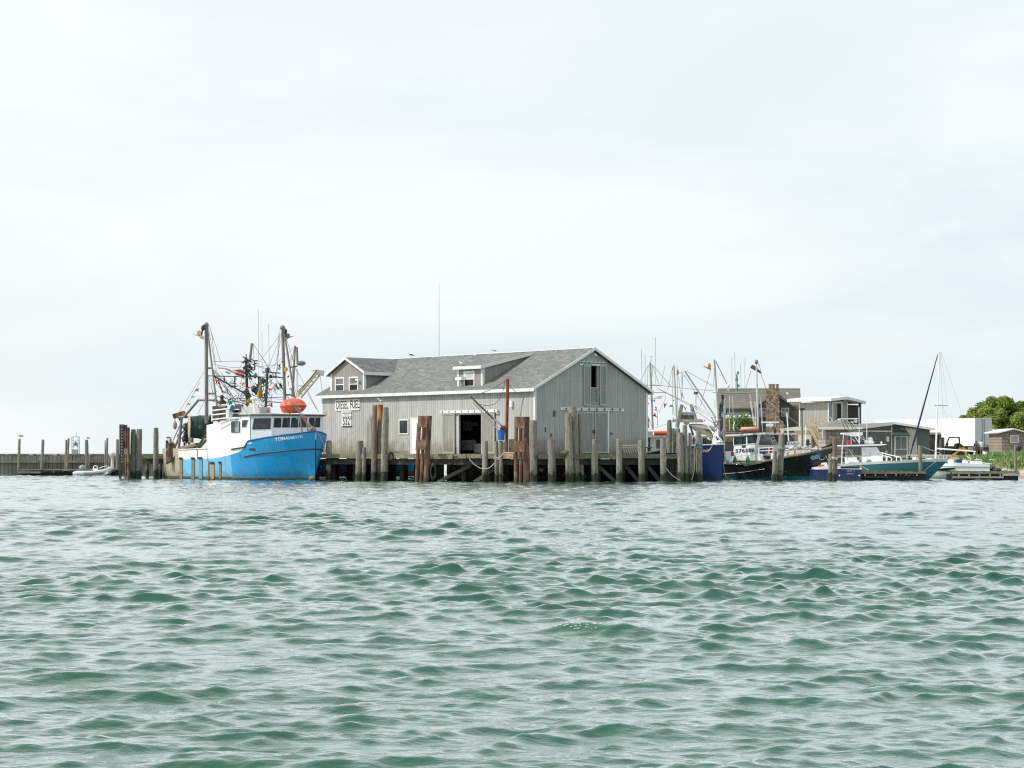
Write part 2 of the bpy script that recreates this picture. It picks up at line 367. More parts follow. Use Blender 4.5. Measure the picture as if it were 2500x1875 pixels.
# ================================================================ water
def make_water():
    rng = np.random.default_rng(5)
    ds = [5.0]
    while ds[-1] < 190: ds.append(ds[-1]+min(ds[-1]*.0025, .2))
    while ds[-1] < 9000: ds.append(ds[-1]*1.06)
    ds = np.array(ds)
    th = np.concatenate([np.radians(np.linspace(-72, -22, 26)[:-1]), np.radians(np.linspace(-22, 22, 1380)), np.radians(np.linspace(22, 72, 26)[1:])])
    X = np.outer(ds, np.tan(th)); Y = np.repeat(ds[:, None], len(th), 1)
    dth = np.radians(44)/1380
    Z = np.zeros_like(X); DX = np.zeros_like(X); DY = np.zeros_like(X)
    # patchy wind: the small waves are stronger in some places
    G1 = 1 + .35*np.sin(X*.23+1.3*np.sin(Y*.11)+.7)*np.sin(Y*.19+.9*np.sin(X*.17)+2.1)
    nw = 300
    wl = np.exp(rng.uniform(np.log(.10), np.log(1.5), nw)); nw_big = 6
    wl[:nw_big] = rng.uniform(1.8, 4.0, nw_big)
    for i in range(nw):
        L = wl[i]; k = 2*np.pi/L
        ang = np.radians(-90 + 9 + rng.normal(0, 17 if L > .7 else 29))
        kx, ky = k*np.cos(ang), k*np.sin(ang)
        slope = .026 if L < .8 else .0135
        a = slope/k*(1+.3*rng.normal()); ph = rng.uniform(0, 6.283)
        row = np.minimum(ds*.0025, .2)*3.0; lim = np.maximum(row*abs(np.sin(ang)), ds*dth*3.2*abs(np.cos(ang))+ds*dth*2)
        att = np.clip((L-lim)/(lim*.6+1e-6), 0, 1)*np.clip((185-ds)/30, 0, 1)
        if att.max() <= 0: continue
        sel = np.nonzero(att > 0)[0]; r0, r1 = sel[0], sel[-1]+1
        P = kx*X[r0:r1]+ky*Y[r0:r1]+ph; am = (a*att[r0:r1])[:, None]*(G1[r0:r1] if L < 1.5 else 1)
        Z[r0:r1] += am*np.cos(P); sn = np.sin(P)*am*.9
        DX[r0:r1] -= kx/k*sn; DY[r0:r1] -= ky/k*sn
    sg = Z.std(1); sg = np.convolve(np.pad(sg, 20, 'edge'), np.ones(41)/41, 'valid')[:, None]+1e-4
    cS = .17; Z = sg*(np.exp(np.clip(cS*Z/sg, -3, 1.0))-1)*5.4; Z -= Z.mean(1)[:, None]*(sg > 1e-3)
    for (cx, cy, h, wx_, wy_) in ((.75, 18.3, .10, .7, .24), (1.9, 17.4, .05, .7, .25), (-5.2, 25.5, .09, .8, .3), (5.9, 20.5, .04, .6, .22)):
        e = np.exp(-((X-cx)/wx_)**2-((Y-cy-.15*np.sin(X*3+cx))/wy_)**2); Z += h*e; DY -= h*.5*e
    V = np.stack([X+DX, Y+DY, Z], -1).reshape(-1, 3).astype(np.float32)
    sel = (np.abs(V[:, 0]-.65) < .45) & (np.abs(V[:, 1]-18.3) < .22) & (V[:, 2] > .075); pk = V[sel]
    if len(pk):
        fm = MB()  # white flecks modelled in place of sun glints on the crest
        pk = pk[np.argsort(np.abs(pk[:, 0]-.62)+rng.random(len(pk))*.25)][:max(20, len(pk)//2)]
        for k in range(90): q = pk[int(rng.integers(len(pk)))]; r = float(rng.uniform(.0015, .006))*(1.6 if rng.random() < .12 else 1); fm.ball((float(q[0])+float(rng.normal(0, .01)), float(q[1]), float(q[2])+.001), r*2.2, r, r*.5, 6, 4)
        tag(fm.build('glint_flecks', plain('glint_white', (.9, .9, .9), .2)), 'small white flecks modelled as sun glints on the crest of the largest wave', 'glint_flecks', kind='stuff')
    nr, nc = X.shape; idx = np.arange(nr*nc).reshape(nr, nc)
    Q = np.stack([idx[:-1, :-1], idx[:-1, 1:], idx[1:, 1:], idx[1:, :-1]], -1).reshape(-1, 4)
    me = bpy.data.meshes.new('water'); me.vertices.add(len(V)); me.vertices.foreach_set('co', V.ravel())
    me.loops.add(Q.size); me.loops.foreach_set('vertex_index', Q.ravel().astype(np.int32))
    me.polygons.add(len(Q)); me.polygons.foreach_set('loop_start', (np.arange(len(Q))*4).astype(np.int32))
    me.polygons.foreach_set('loop_total', np.full(len(Q), 4, np.int32)); me.polygons.foreach_set('use_smooth', np.ones(len(Q), bool))
    me.update(calc_edges=True)
    o = bpy.data.objects.new('water', me); COL.objects.link(o); tag(o, 'choppy green harbour water', kind='structure')
    s = Nd('sea_water')
    w1 = s.noise(9, 5, s.scale(s.pos, (1, 1.7, 1)), .6); w2 = s.noise(1.6, 3, s.scale(s.pos, (1, 2.0, 1)), .5)
    hgt = s.math('ADD', s.math('MULTIPLY', w1, .020), s.math('MULTIPLY', w2, .048))
    bp = s.n('ShaderNodeBump', {'Height': hgt, 'Strength': .55, 'Distance': 1.0}); s.put(bp, s.b.inputs['Normal'])
    fr_ = s.n('ShaderNodeFresnel', {'IOR': 1.333, 'Normal': bp}); fac = s.n('ShaderNodeClamp', {0: s.math('ADD', s.math('MULTIPLY', s.math('SUBTRACT', fr_, .05), 1.8), .03), 1: .02, 2: .96})
    gl = s.n('ShaderNodeBsdfGlossy', {'Roughness': .04, 'Normal': bp, 'Color': (.97, 1.0, 1.0, 1)}); mx_ = s.n('ShaderNodeMixShader', {0: fac, 1: s.b.outputs[0], 2: gl}); s.t.links.new(mx_, s.out.inputs[0])
    s.b.inputs['Specular IOR Level'].default_value = 0.0
    big = s.noise(.06, 3)
    me.materials.append(s.done(s.mix(s.rng(big, .35, .65), (.024, .086, .057), (.032, .100, .070)), .5))
    return o
make_water()
mb = MB(); mb.poly([(-9000, -300, -7), (9000, -300, -7), (9000, 9000, -7), (-9000, 9000, -7)])
tag(mb.build('seabed', plain('seabed_silt', (.03, .05, .035), .9), base=(0, 0, -7)), kind='structure')
# ================================================================ warehouse on the pier
BF = Fr((1.39, 122.0), (-.672, .741), (.741, .672))
BL, BW = 21.46, 9.81
def bh(p): return BF.hitv(p, 0)
DK = 1.66                                                        # deck level
ez = BF.hitv(C(540, 568), -.31)[1]+.055; rz = BF.hitu(C(1168, 158), 0)[1]
slope = (rz-ez)/(BW/2)
def roofz(v): return ez + slope*(v if v < BW/2 else BW-v)
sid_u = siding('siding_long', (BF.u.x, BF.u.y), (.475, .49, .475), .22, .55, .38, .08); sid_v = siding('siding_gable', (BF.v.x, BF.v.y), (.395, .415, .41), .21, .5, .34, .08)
shin = shingle('roof_shingles', (BF.u.x, BF.u.y), (.165, .17, .163), .075, .3, var=.7); shinv = shingle('roof_shingles_dormer', (BF.v.x, BF.v.y), (.145, .15, .145), .075, .3, var=.7)
wh = thing('warehouse', 'big weathered grey board warehouse with white trim and two dormers standing on the pier', 'building', BF.pt(BL/2, BW/2, DK))
d0, dz1 = bh(B(1815, 835)); d1, _ = bh(B(1570, 1245))            # doorway
mb = MB()
n = BF
def wq(a, b, z0, z1, v=0): mb.box(BF, a, b, v, v+.15, z0, z1)
wq(0.0, d0, DK, ez); wq(d1, BL, DK, ez); wq(d0, d1, dz1, ez)
mb.box(BF, 0, BL, BW-.15, BW, DK, ez)
la, lz1 = BF.hitu(C(1143, 320), 0); lb, lz0 = BF.hitu(C(1218, 545), 0); lz00 = BF.hitu(C(1143, 720), 0)[1]
g2 = MB()
def gable(u0, m_, hole):
    pts = [(0, DK), (BW, DK), (BW, roofz(BW)), (BW/2, rz), (0, ez)]
    if not hole: m_.prism([BF.pt(u0, v, z) for v, z in pts], BF.u*.15); return
    m_.prism([BF.pt(u0, v, z) for v, z in [(0, DK), (la, DK), (la, roofz(la)), (0, ez)]], BF.u*.15)
    m_.prism([BF.pt(u0, v, z) for v, z in [(la, DK), (lb, DK), (lb, lz00), (la, lz00)]], BF.u*.15)
    m_.prism([BF.pt(u0, v, z) for v, z in [(la, lz1), (lb, lz1), (lb, roofz(lb)), (BW/2, rz), (la, roofz(la))] if not (v == BW/2 and not la < BW/2 < lb)], BF.u*.15)
    m_.prism([BF.pt(u0, v, z) for v, z in [(lb, DK), (BW, DK), (BW, roofz(BW))] + ([(BW/2, rz)] if lb < BW/2 else []) + [(lb, roofz(lb))]], BF.u*.15)
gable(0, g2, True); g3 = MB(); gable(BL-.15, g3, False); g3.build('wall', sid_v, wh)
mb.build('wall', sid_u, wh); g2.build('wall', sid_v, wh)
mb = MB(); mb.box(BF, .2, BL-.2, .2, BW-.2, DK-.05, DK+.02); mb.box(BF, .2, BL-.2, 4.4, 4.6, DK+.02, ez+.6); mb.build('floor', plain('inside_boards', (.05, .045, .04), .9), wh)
mb = MB()
for (x, y, w, h, v) in [(1600, 1110, 110, 110, 2.0), (1735, 1150, 90, 95, 1.6), (1620, 905, 50, 110, 3.9), (1690, 920, 35, 40, 3.9)]:
    a, z1 = BF.hitv(B(x, y), v); b, z0 = BF.hitv(B(x+w, y+h), v); mb.box(BF, b, a, v, v+.4, z0, z1)
mb.each('stored_goods', plain('inside_goods', (.45, .46, .46), .8), wh)
# roof: two slabs with the rake overhang
mb = MB(); t = .12; ov = .28
for s_ in (0, 1):
    a, b = (-ov, BW/2) if s_ == 0 else (BW+ov, BW/2)
    za = roofz(0)-slope*ov+.06; zb = rz+.06
    mb.prism([BF.pt(-.22, a, za), BF.pt(-.22, b, zb), BF.pt(-.22, b, zb+t), BF.pt(-.22, a, za+t)], BF.u*(BL+.6))
mb.build('roof', shin, wh)
mb = MB()                                                        # white fascia, rakes, corner boards, ridge
za = roofz(0)-slope*ov+.06
fz = .27
mb.box(BF, -.24, BL+.40, -ov-.03, -ov, za-.10, za+t-.02)
mb.box(BF, -.24, BL+.40, BW+ov, BW+ov+.03, za-.10, za+t-.02)
for v0 in (0, 1):
    a, b = (-ov-.03, BW/2) if v0 == 0 else (BW+ov+.03, BW/2)
    for u0 in (-.26, BL+.38):
        mb.prism([BF.pt(u0, a, za-.04), BF.pt(u0, b, rz+.02), BF.pt(u0, b, rz+.06+t+.02), BF.pt(u0, a, za+t+.01)], BF.u*.035)
mb.build('rake_trim', M['trim'], wh)
mb = MB()
for (u, v) in ((0, 0), (BL, 0), (0, BW)):
    mb.box(BF, u-.02 if u == 0 else u-.1, u+.12 if u == 0 else u+.02, v-.02 if v == 0 else v-.12, v if v == 0 else v+.02, DK, ez-.06)
    if u == 0: mb.box(BF, -.022, 0, v if v == 0 else v-.14, v+.12 if v == 0 else v, DK, ez-.06)
mb.each('corner_board', M['trim'], wh)
mb = MB(); mb.box(BF, -.2, BL+.3, BW/2-.09, BW/2+.09, rz+.16, rz+.215); mb.build('ridge_cap', M['trim'], wh)
mb = MB()                                                        # bird spikes along the ridge
u = 0.0
while u < BL:
    q = BF.pt(u, BW/2, rz+.2); mb.tube(q, q+Vector((random.uniform(-.02, .02), 0, .22)), .004, n=3); u += .22
mb.build('bird_wire', M['wirel'], wh)['kind'] = 'stuff'
def frame_window(px_a, px_b, hit, mk, parent, fw=.09, sash=True, half_open=False, curtain=False, split=None):
    "window from its outer top-left and bottom-right corners on a wall plane"
    (a, z1), (b, z0) = hit(px_a), hit(px_b); a, b = min(a, b), max(a, b)
    f = MB(); mk(f, a, b, z1-fw, z1, 0); mk(f, a, b, z0, z0+fw, 0); mk(f, a, a+fw, z0+fw, z1-fw, 0); mk(f, b-fw, b, z0+fw, z1-fw, 0)
    zm = (z0+z1)/2
    if sash: mk(f, a+fw, b-fw, zm-.03, zm+.03, 0)
    w = f.build('window', M['trim'], parent)
    g = MB(); mk(g, a+fw, b-fw, z0+fw, (zm-.03) if sash else z1-fw, 1); g.build('pane', M['blackd'] if half_open else M['glass'], w)
    if sash:
        g = MB(); mk(g, a+fw, b-fw, zm+.03, z1-fw, 1); g.build('pane', glass('grey_glass', (.10, .11, .11), .15) if not curtain else plain('curtain_white', (.5, .5, .48), .8), w)
    return w
def mkv(f, a, b, z0, z1, k, v=0): f.box(BF, a, b, v-(.05 if k == 0 else .02), v-.002, z0, z1)
w = frame_window(B(937, 890), B(1040, 1050), bh, mkv, wh, .08, False)
# white side door
a, z1 = bh(B(1062, 873)); b, z0 = bh(B(1140, 1248)); b2, _ = bh(B(1215, 1248)); b = min(b, b2)
mb = MB(); mb.box(BF, b+.08, a-.08, -.03, -.002, DK+.02, z1-.08); dr = mb.build('door', M['gel'], wh)
mb = MB(); mb.box(BF, a-.08, a, -.05, -.002, DK, z1); mb.box(BF, b, b+.08, -.05, -.002, DK, z1); mb.box(BF, b+.08, a-.08, -.05, -.002, z1-.08, z1); mb.build('door_frame', M['trim'], wh)
mb = MB(); mb.ball(BF.pt(b+.2, -.06, DK+1), .04); mb.build('handle', M['steel'], dr)
# sliding doors and their track
tm = siding('door_boards', (BF.u.x, BF.u.y), (.33, .325, .29), .3, .5, .3, .05)
for (p, q) in ((B(1412, 828), B(1540, 1250)), (cd(345, 640), cd(535, 1210))):
    a, z1 = bh(p); b, z0 = bh(q); mb = MB(); mb.box(BF, b, a, -.09, -.03, DK+.03, z1); dd = mb.build('sliding_door', tm, wh)
    f = MB(); w_ = .12
    for (x0, x1, y0, y1) in ((b, b+w_, DK+.03, z1), (a-w_, a, DK+.03, z1), (b+w_, a-w_, z1-w_, z1), (b+w_, a-w_, DK+.03, DK+.03+w_)): f.box(BF, x0, x1, -.115, -.09, y0, y1)
    f.build('door_rail', plain('door_rail_grey', (.36, .36, .32), .8), dd)
mb = MB()
mb.box(BF, d0-.06, d0+.02, -.02, .03, DK, dz1); mb.box(BF, d1-.02, d1+.06, -.02, .03, DK, dz1); mb.box(BF, d0+.02, d1-.02, -.02, .03, dz1, dz1+.09)
mb.build('door_frame', M['steelw'], wh)
a, z1 = bh(B(1390, 797)); b, z0 = bh(cd(580, 640)); _, z0a = bh(B(1390, 832))
mb = MB(); mb.box(BF, b, a, -.16, -.12, z0a+.02, z1); mb.box(BF, b, b+.12, -.12, -.002, z0-.05, z1-.02); mb.box(BF, a-.12, a, -.12, -.002, z0a, z1-.02); tk = mb.build('door_track', M['trim'], wh)
mb = MB(); k = b+.2
while k < a: mb.box(BF, k, k+.05, -.18, -.16, z0a+.06, z1-.04); k += .62
mb.each('bracket', M['dk'], tk)
# signs on the long wall
def bw(p): u, z = BF.hitv(p, -.03); return BF.pt(u, -.03, z)
ofs = BF.v*-.035
def signboard(p, q, lab):
    a, z1 = bh(p); b, z0 = bh(q); r = .07; pts = []
    for (cx, cz, s0) in ((b+r, z0+r, 180), (a-r, z0+r, 270), (a-r, z1-r, 0), (b+r, z1-r, 90)):
        for k in range(4): an = R(s0+30*k); pts.append(BF.pt(cx+r*math.cos(an), -.055, cz+r*math.sin(an)))
    m_ = MB().prism(pts, BF.v*.05)
    o = thing('sign', lab, 'sign', BF.pt((a+b)/2, -.03, z0)); m_.build('panel', M['trim'], o); return o
def bws(p): u, z = BF.hitv(p, -.06); return BF.pt(u, -.06, z)
sg = signboard(B(260, 682), B(520, 792), 'white sign reading DIESEL FUEL above the price board on the grey wall')
lettering('DIESEL', B(267, 695), B(395, 689), B(395, 777), B(267, 782), bws, M['black_l'], sg, (0, 0, 0), .012)
lettering('FUEL', B(415, 688), B(513, 684), B(513, 772), B(415, 776), bws, M['black_l'], sg, (0, 0, 0), .012)
sg = signboard(B(329, 790), B(432, 966), 'white price sign reading 532 hung below the diesel fuel sign')
m_ = MB()
for (p, q) in ((B(331, 822), B(430, 826)), (B(329, 862), B(432, 865))):
    a, z1 = BF.hitv(p, -.06); b, z0 = BF.hitv(q, -.06); m_.box(BF, b, a, -.064, -.058, z0, z1)
a, z1 = BF.hitv(B(331, 960), -.06); b, z0 = BF.hitv(B(430, 966), -.06); m_.box(BF, b, a, -.064, -.058, z0, z1)
m_.each('line', M['black_l'], sg)
lettering('532', B(336, 870), B(410, 866), B(410, 950), B(336, 953), bws, M['black_l'], sg, (0, 0, 0), .018)
lettering('9', B(415, 872), B(427, 871), B(427, 900), B(415, 901), bws, M['black_l'], sg, (0, 0, 0), .02)
lettering('TODAYS PRICE', B(336, 800), B(425, 797), B(425, 815), B(336, 818), bws, plain('faded_lettering', (.45, .45, .45), .7), sg, (0, 0, 0), .005)
lettering('DIESEL', B(350, 835), B(410, 832), B(410, 852), B(350, 855), bws, MC['faded_lettering'], sg, (0, 0, 0), .005)
# wall lamps, meter box, camera
a, z = bh(cd(770, 465)); b, zb = bh(cd(790, 553)); mb = MB(); mb.box(BF, b, a+.05, -.16, -.002, zb, z); mb.build('meter_box', M['gel'], wh)
def wall_lamp(p, r=.09):
    a, z = bh(p); mb = MB(); mb.path([BF.pt(a, 0, z-.05), BF.pt(a, -.14, z-.02), BF.pt(a, -.2, z+.03)], .035); o = mb.build('security_camera', M['gel'], wh)
wall_lamp(B(155, 812))
mb = MB(); v, z = BF.hitu(C(1170, 205), 0); mb.path([BF.pt(0, v, z+.05), BF.pt(-.18, v, z+.06), BF.pt(-.24, v+.02, z-.06)], .05, n=8); mb.build('gable_lamp', M['gel'], wh)
# gable: loft door with shutters, tracks, big sliding doors
def gh(p): return BF.hitu(p, 0)
def gbox(m_, p, q, t0, t1): (a, z1), (b, z0) = gh(p), gh(q); m_.box(BF, -t1, -t0, min(a, b), max(a, b), z0, z1); return min(a, b), max(a, b), z0, z1
gs = siding('gable_doors', (BF.v.x, BF.v.y), (.27, .28, .27), .14, .4, .3, .06, stain=False)
for (p, q) in ((C(1060, 300), C(1137, 742)), (C(1235, 300), C(1307, 745))):
    m_ = MB(); a, b, z0, z1 = gbox(m_, p, q, .002, .07); sh = m_.build('shutter', gs, wh)
    m_ = MB(); m_.box(BF, -.095, -.07, a, b, z1-.16, z1); m_.box(BF, -.095, -.07, a, b, z0, z0+.1); m_.box(BF, -.095, -.07, a, a+.07, z0+.1, z1-.16); m_.box(BF, -.095, -.07, b-.07, b, z0+.1, z1-.16)
    m_.build('shutter_frame', plain('shutter_frame_grey', (.36, .39, .38), .8), sh)
m_ = MB(); gbox(m_, C(1022, 267), C(1300, 290), .002, .06); gbox(m_, C(1022, 294), C(1062, 314), .002, .05); gbox(m_, C(1143, 300), C(1232, 318), .072, .11)
tr = m_.build('door_track', M['trim'], wh)
m_ = MB()
for x in range(1040, 1300, 42): gbox(m_, C(x, 272), C(x+8, 296), .06, .09)
m_.each('bracket', M['steel'], tr)
m_ = MB(); gbox(m_, C(1140, 548), C(1222, 562), .0, .05); gbox(m_, C(1140, 708), C(1222, 720), .0, .05)
for k in range(7): gbox(m_, C(1143+12.5*k, 562), C(1148+12.5*k, 708), .0, .04)
m_.build('balustrade', plain('shutter_frame_grey', (.36, .39, .38), .8), wh)
m_ = MB(); gbox(m_, C(822, 762), C(1493, 805), .002, .04); tr = m_.build('door_track', M['trim'], wh, 'long white sliding door track on the gable wall')
m_ = MB(); gbox(m_, C(845, 774), C(1480, 786), .045, .08)
for x in range(870, 1480, 82): gbox(m_, C(x, 768), C(x+9, 800), .08, .11)
m_.build('rail', plain('rail_steel', (.14, .15, .15), .5), tr)
for (p, q) in ((C(1030, 806), C(1168, 1250)), (C(1182, 806), C(1318, 1250))):
    m_ = MB(); a, b, z0, z1 = gbox(m_, p, q, .002, .04); sh = m_.build('sliding_door', gs, wh)
    m_ = MB(); m_.box(BF, -.06, -.04, a, b, z1-.12, z1-.03); m_.box(BF, -.06, -.04, a, a+.09, z0, z1-.12); m_.box(BF, -.06, -.04, b-.09, b, z0, z1-.12); m_.box(BF, -.06, -.04, a+.09, b-.09, z0, z0+.1)
    m_.build('door_rail', plain('shutter_frame_grey', (.36, .39, .38), .8), sh)
m_ = MB(); gbox(m_, C(1323, 806), C(1334, 1250), .002, .05); m_.build('door_post', M['trim'], wh)
m_ = MB(); gbox(m_, C(1158, 1005), C(1184, 1035), .06, .09); gbox(m_, C(1163, 1012), C(1178, 1042), .09, .10); m_.build('door_latch', M['dk'], wh)
m_ = MB()
for (p, q) in ((C(742, 797), C(767, 860)), (C(655, 975), C(665, 1025)), (C(714, 1040), C(728, 1075)), (C(1352, 1030), C(1375, 1050))): gbox(m_, p, q, .0, .03)
m_.each('patch', plain('dark_patch', (.10, .085, .08), .8), wh)
# ---- gabled dormer at the far end
DV = BF.hitv; dv = .35
ua, zt = DV(B(210, 395), dv); ub, _ = DV(B(566, 395), dv); um = (ua+ub)/2
_, zp = DV(B(385, 240), dv); _, zew = DV(B(566, 388), dv); zp -= .08
zb_ = roofz(dv)-.05
dm = MB()
dm.prism([BF.pt(ua, dv, zb_), BF.pt(ub, dv, zb_), BF.pt(ub, dv, zew), BF.pt(um, dv, zp), BF.pt(ua, dv, zew)], BF.v*.1)
dorm = dm.build('dormer', siding('siding_dormer', (BF.u.x, BF.u.y), (.31, .30, .275), .2, .4, .25, .06, stain=False), wh, 'gabled dormer at the far end of the roof')
vend = (zew-ez)/slope
m_ = MB()
for uu in (ua, ub):
    e = BF.u*(-.1 if uu == ua else .1)
    m_.prism([BF.pt(uu, dv+.1, roofz(dv+.1)-.05), BF.pt(uu, dv+.1, zew), BF.pt(uu, vend, zew), ], e)
m_.each('dormer_cheek', siding('siding_cheek', (BF.v.x, BF.v.y), (.28, .28, .265), .2, .4, .25, .06, stain=False), dorm)
m_ = MB(); sl2 = (zp-zew)/abs(um-ub); o2 = .28; vr = (zp-ez)/slope
for sg_, ue in ((1, ua), (-1, ub)):
    zE = zew-sl2*o2; uE = ue+sg_*o2; vE = (zE-ez)/slope
    pts = [BF.pt(uE, dv-.2, zE+.04), BF.pt(um, dv-.2, zp+.04), BF.pt(um, min(vr, BW/2)+.1, zp+.04), BF.pt(uE, vE+.1, zE+.04)]
    m_.prism(pts, (0, 0, .11))
m_.build('dormer_roof', shinv, dorm)
m_ = MB()
for sg_, ue in ((1, ua), (-1, ub)):
    zE = zew-sl2*o2; uE = ue+sg_*o2
    m_.prism([BF.pt(uE, dv-.24, zE-.0), BF.pt(um, dv-.24, zp-.0), BF.pt(um, dv-.24, zp+.17), BF.pt(uE, dv-.24, zE+.17)], BF.v*.035)
    vE = (zE-ez)/slope
    m_.box(BF, uE-.015 if sg_ < 0 else uE, uE if sg_ < 0 else uE+.015, dv-.2, vE, zE-.05, zE+.16)
for (x0, x1) in ((ub-.02, ub+.14), (ua-.14, ua+.02)): m_.box(BF, x0, x1, dv-.03, dv, zb_+.06, zew-.02)
m_.box(BF, ub-.022, ub, dv, dv+.14, zb_+.1, zew-.02)
m_.build('dormer_trim', M['trim'], dorm)
def mkd(f, a, b, z0, z1, k): mkv(f, a, b, z0, z1, k, dv)
def mkw(f, a, b, z0, z1, k): mkv(f, a, b, z0, z1, k, dv2)
for (p, q, ho) in ((B(258, 443), B(357, 597), False), (B(405, 437), B(505, 592), True)):
    o = frame_window(p, q, lambda x: DV(x, dv), mkd, dorm, .1, True, ho)
def flood(p, v, par):
    a, z = BF.hitv(p, v); m_ = MB(); m_.path([BF.pt(a, v, z), BF.pt(a, v-.15, z)], .03); m_.bar(BF.pt(a+.25, v-.2, z+.02), BF.pt(a-.02, v-.2, z-.02), .12, .1)
    m_.build('flood_lamp', M['gel'], par)
# ---- shed dormer
dv2 = .3
sa, szt = DV(B(1562, 335), dv2); sb, szr = DV(B(1826, 318), dv2); szt = (szt+szr)/2-.06; zb2 = roofz(dv2)-.05
vr2 = BW/2-.25; zr2 = roofz(vr2)+.10; ss = (zr2-szt)/(vr2-dv2)
m_ = MB(); m_.box(BF, sb, sa, dv2, dv2+.1, zb2, szt)
sd = m_.build('dormer', MC['siding_dormer'], wh, 'flat shed dormer in the middle of the roof')
m_ = MB()
for uu, e in ((sa, -.1), (sb, .1)):
    m_.prism([BF.pt(uu, dv2+.1, roofz(dv2+.1)-.05), BF.pt(uu, dv2+.1, szt), BF.pt(uu, vr2, zr2-.03), BF.pt(uu, vr2, zr2-.06)], BF.u*e)
m_.each('dormer_cheek', MC['siding_cheek'], sd)
m_ = MB(); m_.prism([BF.pt(sb-.15, dv2-.25, szt-ss*.25+.03), BF.pt(sb-.15, vr2+.15, zr2+.05), BF.pt(sb-.15, vr2+.15, zr2+.13), BF.pt(sb-.15, dv2-.25, szt-ss*.25+.13)], BF.u*(sa-sb+.3)); m_.build('dormer_roof', shin, sd)
m_ = MB(); m_.box(BF, sb-.17, sa+.17, dv2-.285, dv2-.25, szt-ss*.25-.06, szt-ss*.25+.14)
m_.prism([BF.pt(sb-.185, dv2-.25, szt-ss*.25-.06), BF.pt(sb-.185, vr2, zr2-.03), BF.pt(sb-.185, vr2, zr2+.12), BF.pt(sb-.185, dv2-.25, szt-ss*.25+.13)], BF.u*.03)
m_.box(BF, sb-.02, sb+.13, dv2-.03, dv2, zb2+.06, szt-.03); m_.box(BF, sa-.13, sa+.02, dv2-.03, dv2, zb2+.06, szt-.03); m_.box(BF, sb-.022, sb, dv2, dv2+.14, zb2+.12, szt)
m_.build('dormer_trim', M['trim'], sd)
frame_window(B(1630, 377), B(1745, 545), lambda x: DV(x, dv2), mkw, sd, .09, True, True, True)
flood(B(525, 468), dv, dorm)
a, z = DV(B(1605, 455), dv2-.35)
m_ = MB(); m_.box(BF, a-.03, a+.55, dv2-.45, dv2-.02, z-.08, z); m_.box(BF, a-.02, a+.54, dv2-.43, dv2-.02, z, z+.1); m_.build('window_unit', M['gel'], sd)
# antenna on the ridge
m_ = MB(); q = BF._h((1072, 870), BF.v, BW/2); top = q.z + (870-690)*q.y/F
m_.tube((q.x, q.y, rz+.15), (q.x, q.y, top), .022, .010, 5)
tag(m_.build('whip_antenna', M['wirel']), 'tall thin whip antenna standing on the warehouse ridge', 'antenna')
# gulls
def gull(pos, face, lab, s=1.0, dark=True):
    p = Vector(pos); f = Vector((math.cos(face), math.sin(face), 0)); s = s*.72; t = thing('gull', lab, 'gull', p, 'gulls resting around the pier')
    rs = []; sd_ = Vector((-f.y, f.x, 0))
    prof = [(-.24, .02, .14), (-.16, .045, .16), (-.04, .075, .19), (.08, .075, .21), (.15, .05, .26), (.18, .04, .31), (.21, .045, .345), (.25, .04, .35), (.28, .012, .345)]
    for (x, r, z) in prof: rs.append([p + f*x*s + (sd_*math.cos(k*math.pi/4)*r + Vector((0, 0, 1))*math.sin(k*math.pi/4)*r*1.15)*s + Vector((0, 0, z*s)) for k in range(8)])
    MB().rings(rs).build('body', M['gel'], t)
    m_ = MB()
    for s_ in (1, -1):
        pts = [p+f*x*s+sd_*s_*y*s+Vector((0, 0, z*s)) for x, y, z in ((.1, .078, .2), (.05, .085, .27), (-.1, .07, .25), (-.32, .02, .14), (-.12, .085, .16))]
        m_.prism(pts, sd_*s_*.012*s)
    m_.build('wing', plain('gull_wing_dark', (.07, .075, .08), .7) if dark else plain('gull_wing_grey', (.38, .40, .42), .7), t)
    m_ = MB(); m_.tube(p+f*.28*s+Vector((0, 0, .345*s)), p+f*.35*s+Vector((0, 0, .33*s)), .012*s, .004*s, 5); m_.build('beak', M['yellow'], t)
    m_ = MB()
    for s_ in (1, -1): m_.tube(p+sd_*s_*.035*s, p+sd_*s_*.03*s+Vector((0, 0, .15*s)), .008*s, n=4)
    m_.build('leg', M['yellow'], t)
q = BF._h(B(1060, 225), BF.v, BW/2); gull((q.x, q.y, rz+.21), R(190), 'gull with dark wings standing on the warehouse ridge near the far dormer', 1.3)
u, z = DV(B(1590, 310), 0.15); gull(BF.pt(u, .3, szt+.1), R(170), 'white gull resting on the front edge of the shed dormer', 1.1, False)
q = BF._h(B(1730, 262), BF.v, 3.2); q = BF.pt((q-BF.o).dot(BF.u), 3.2, szt+ss*(3.2-dv2)+.12); gull(q, R(5), 'gull sitting high on the roof of the shed dormer', 1.2, False)
q = BF._h(C(110, 200), BF.v, BW/2); gull((q.x, q.y, rz+.21), R(200), 'grey gull near the nearer end of the ridge', 1.1, False)
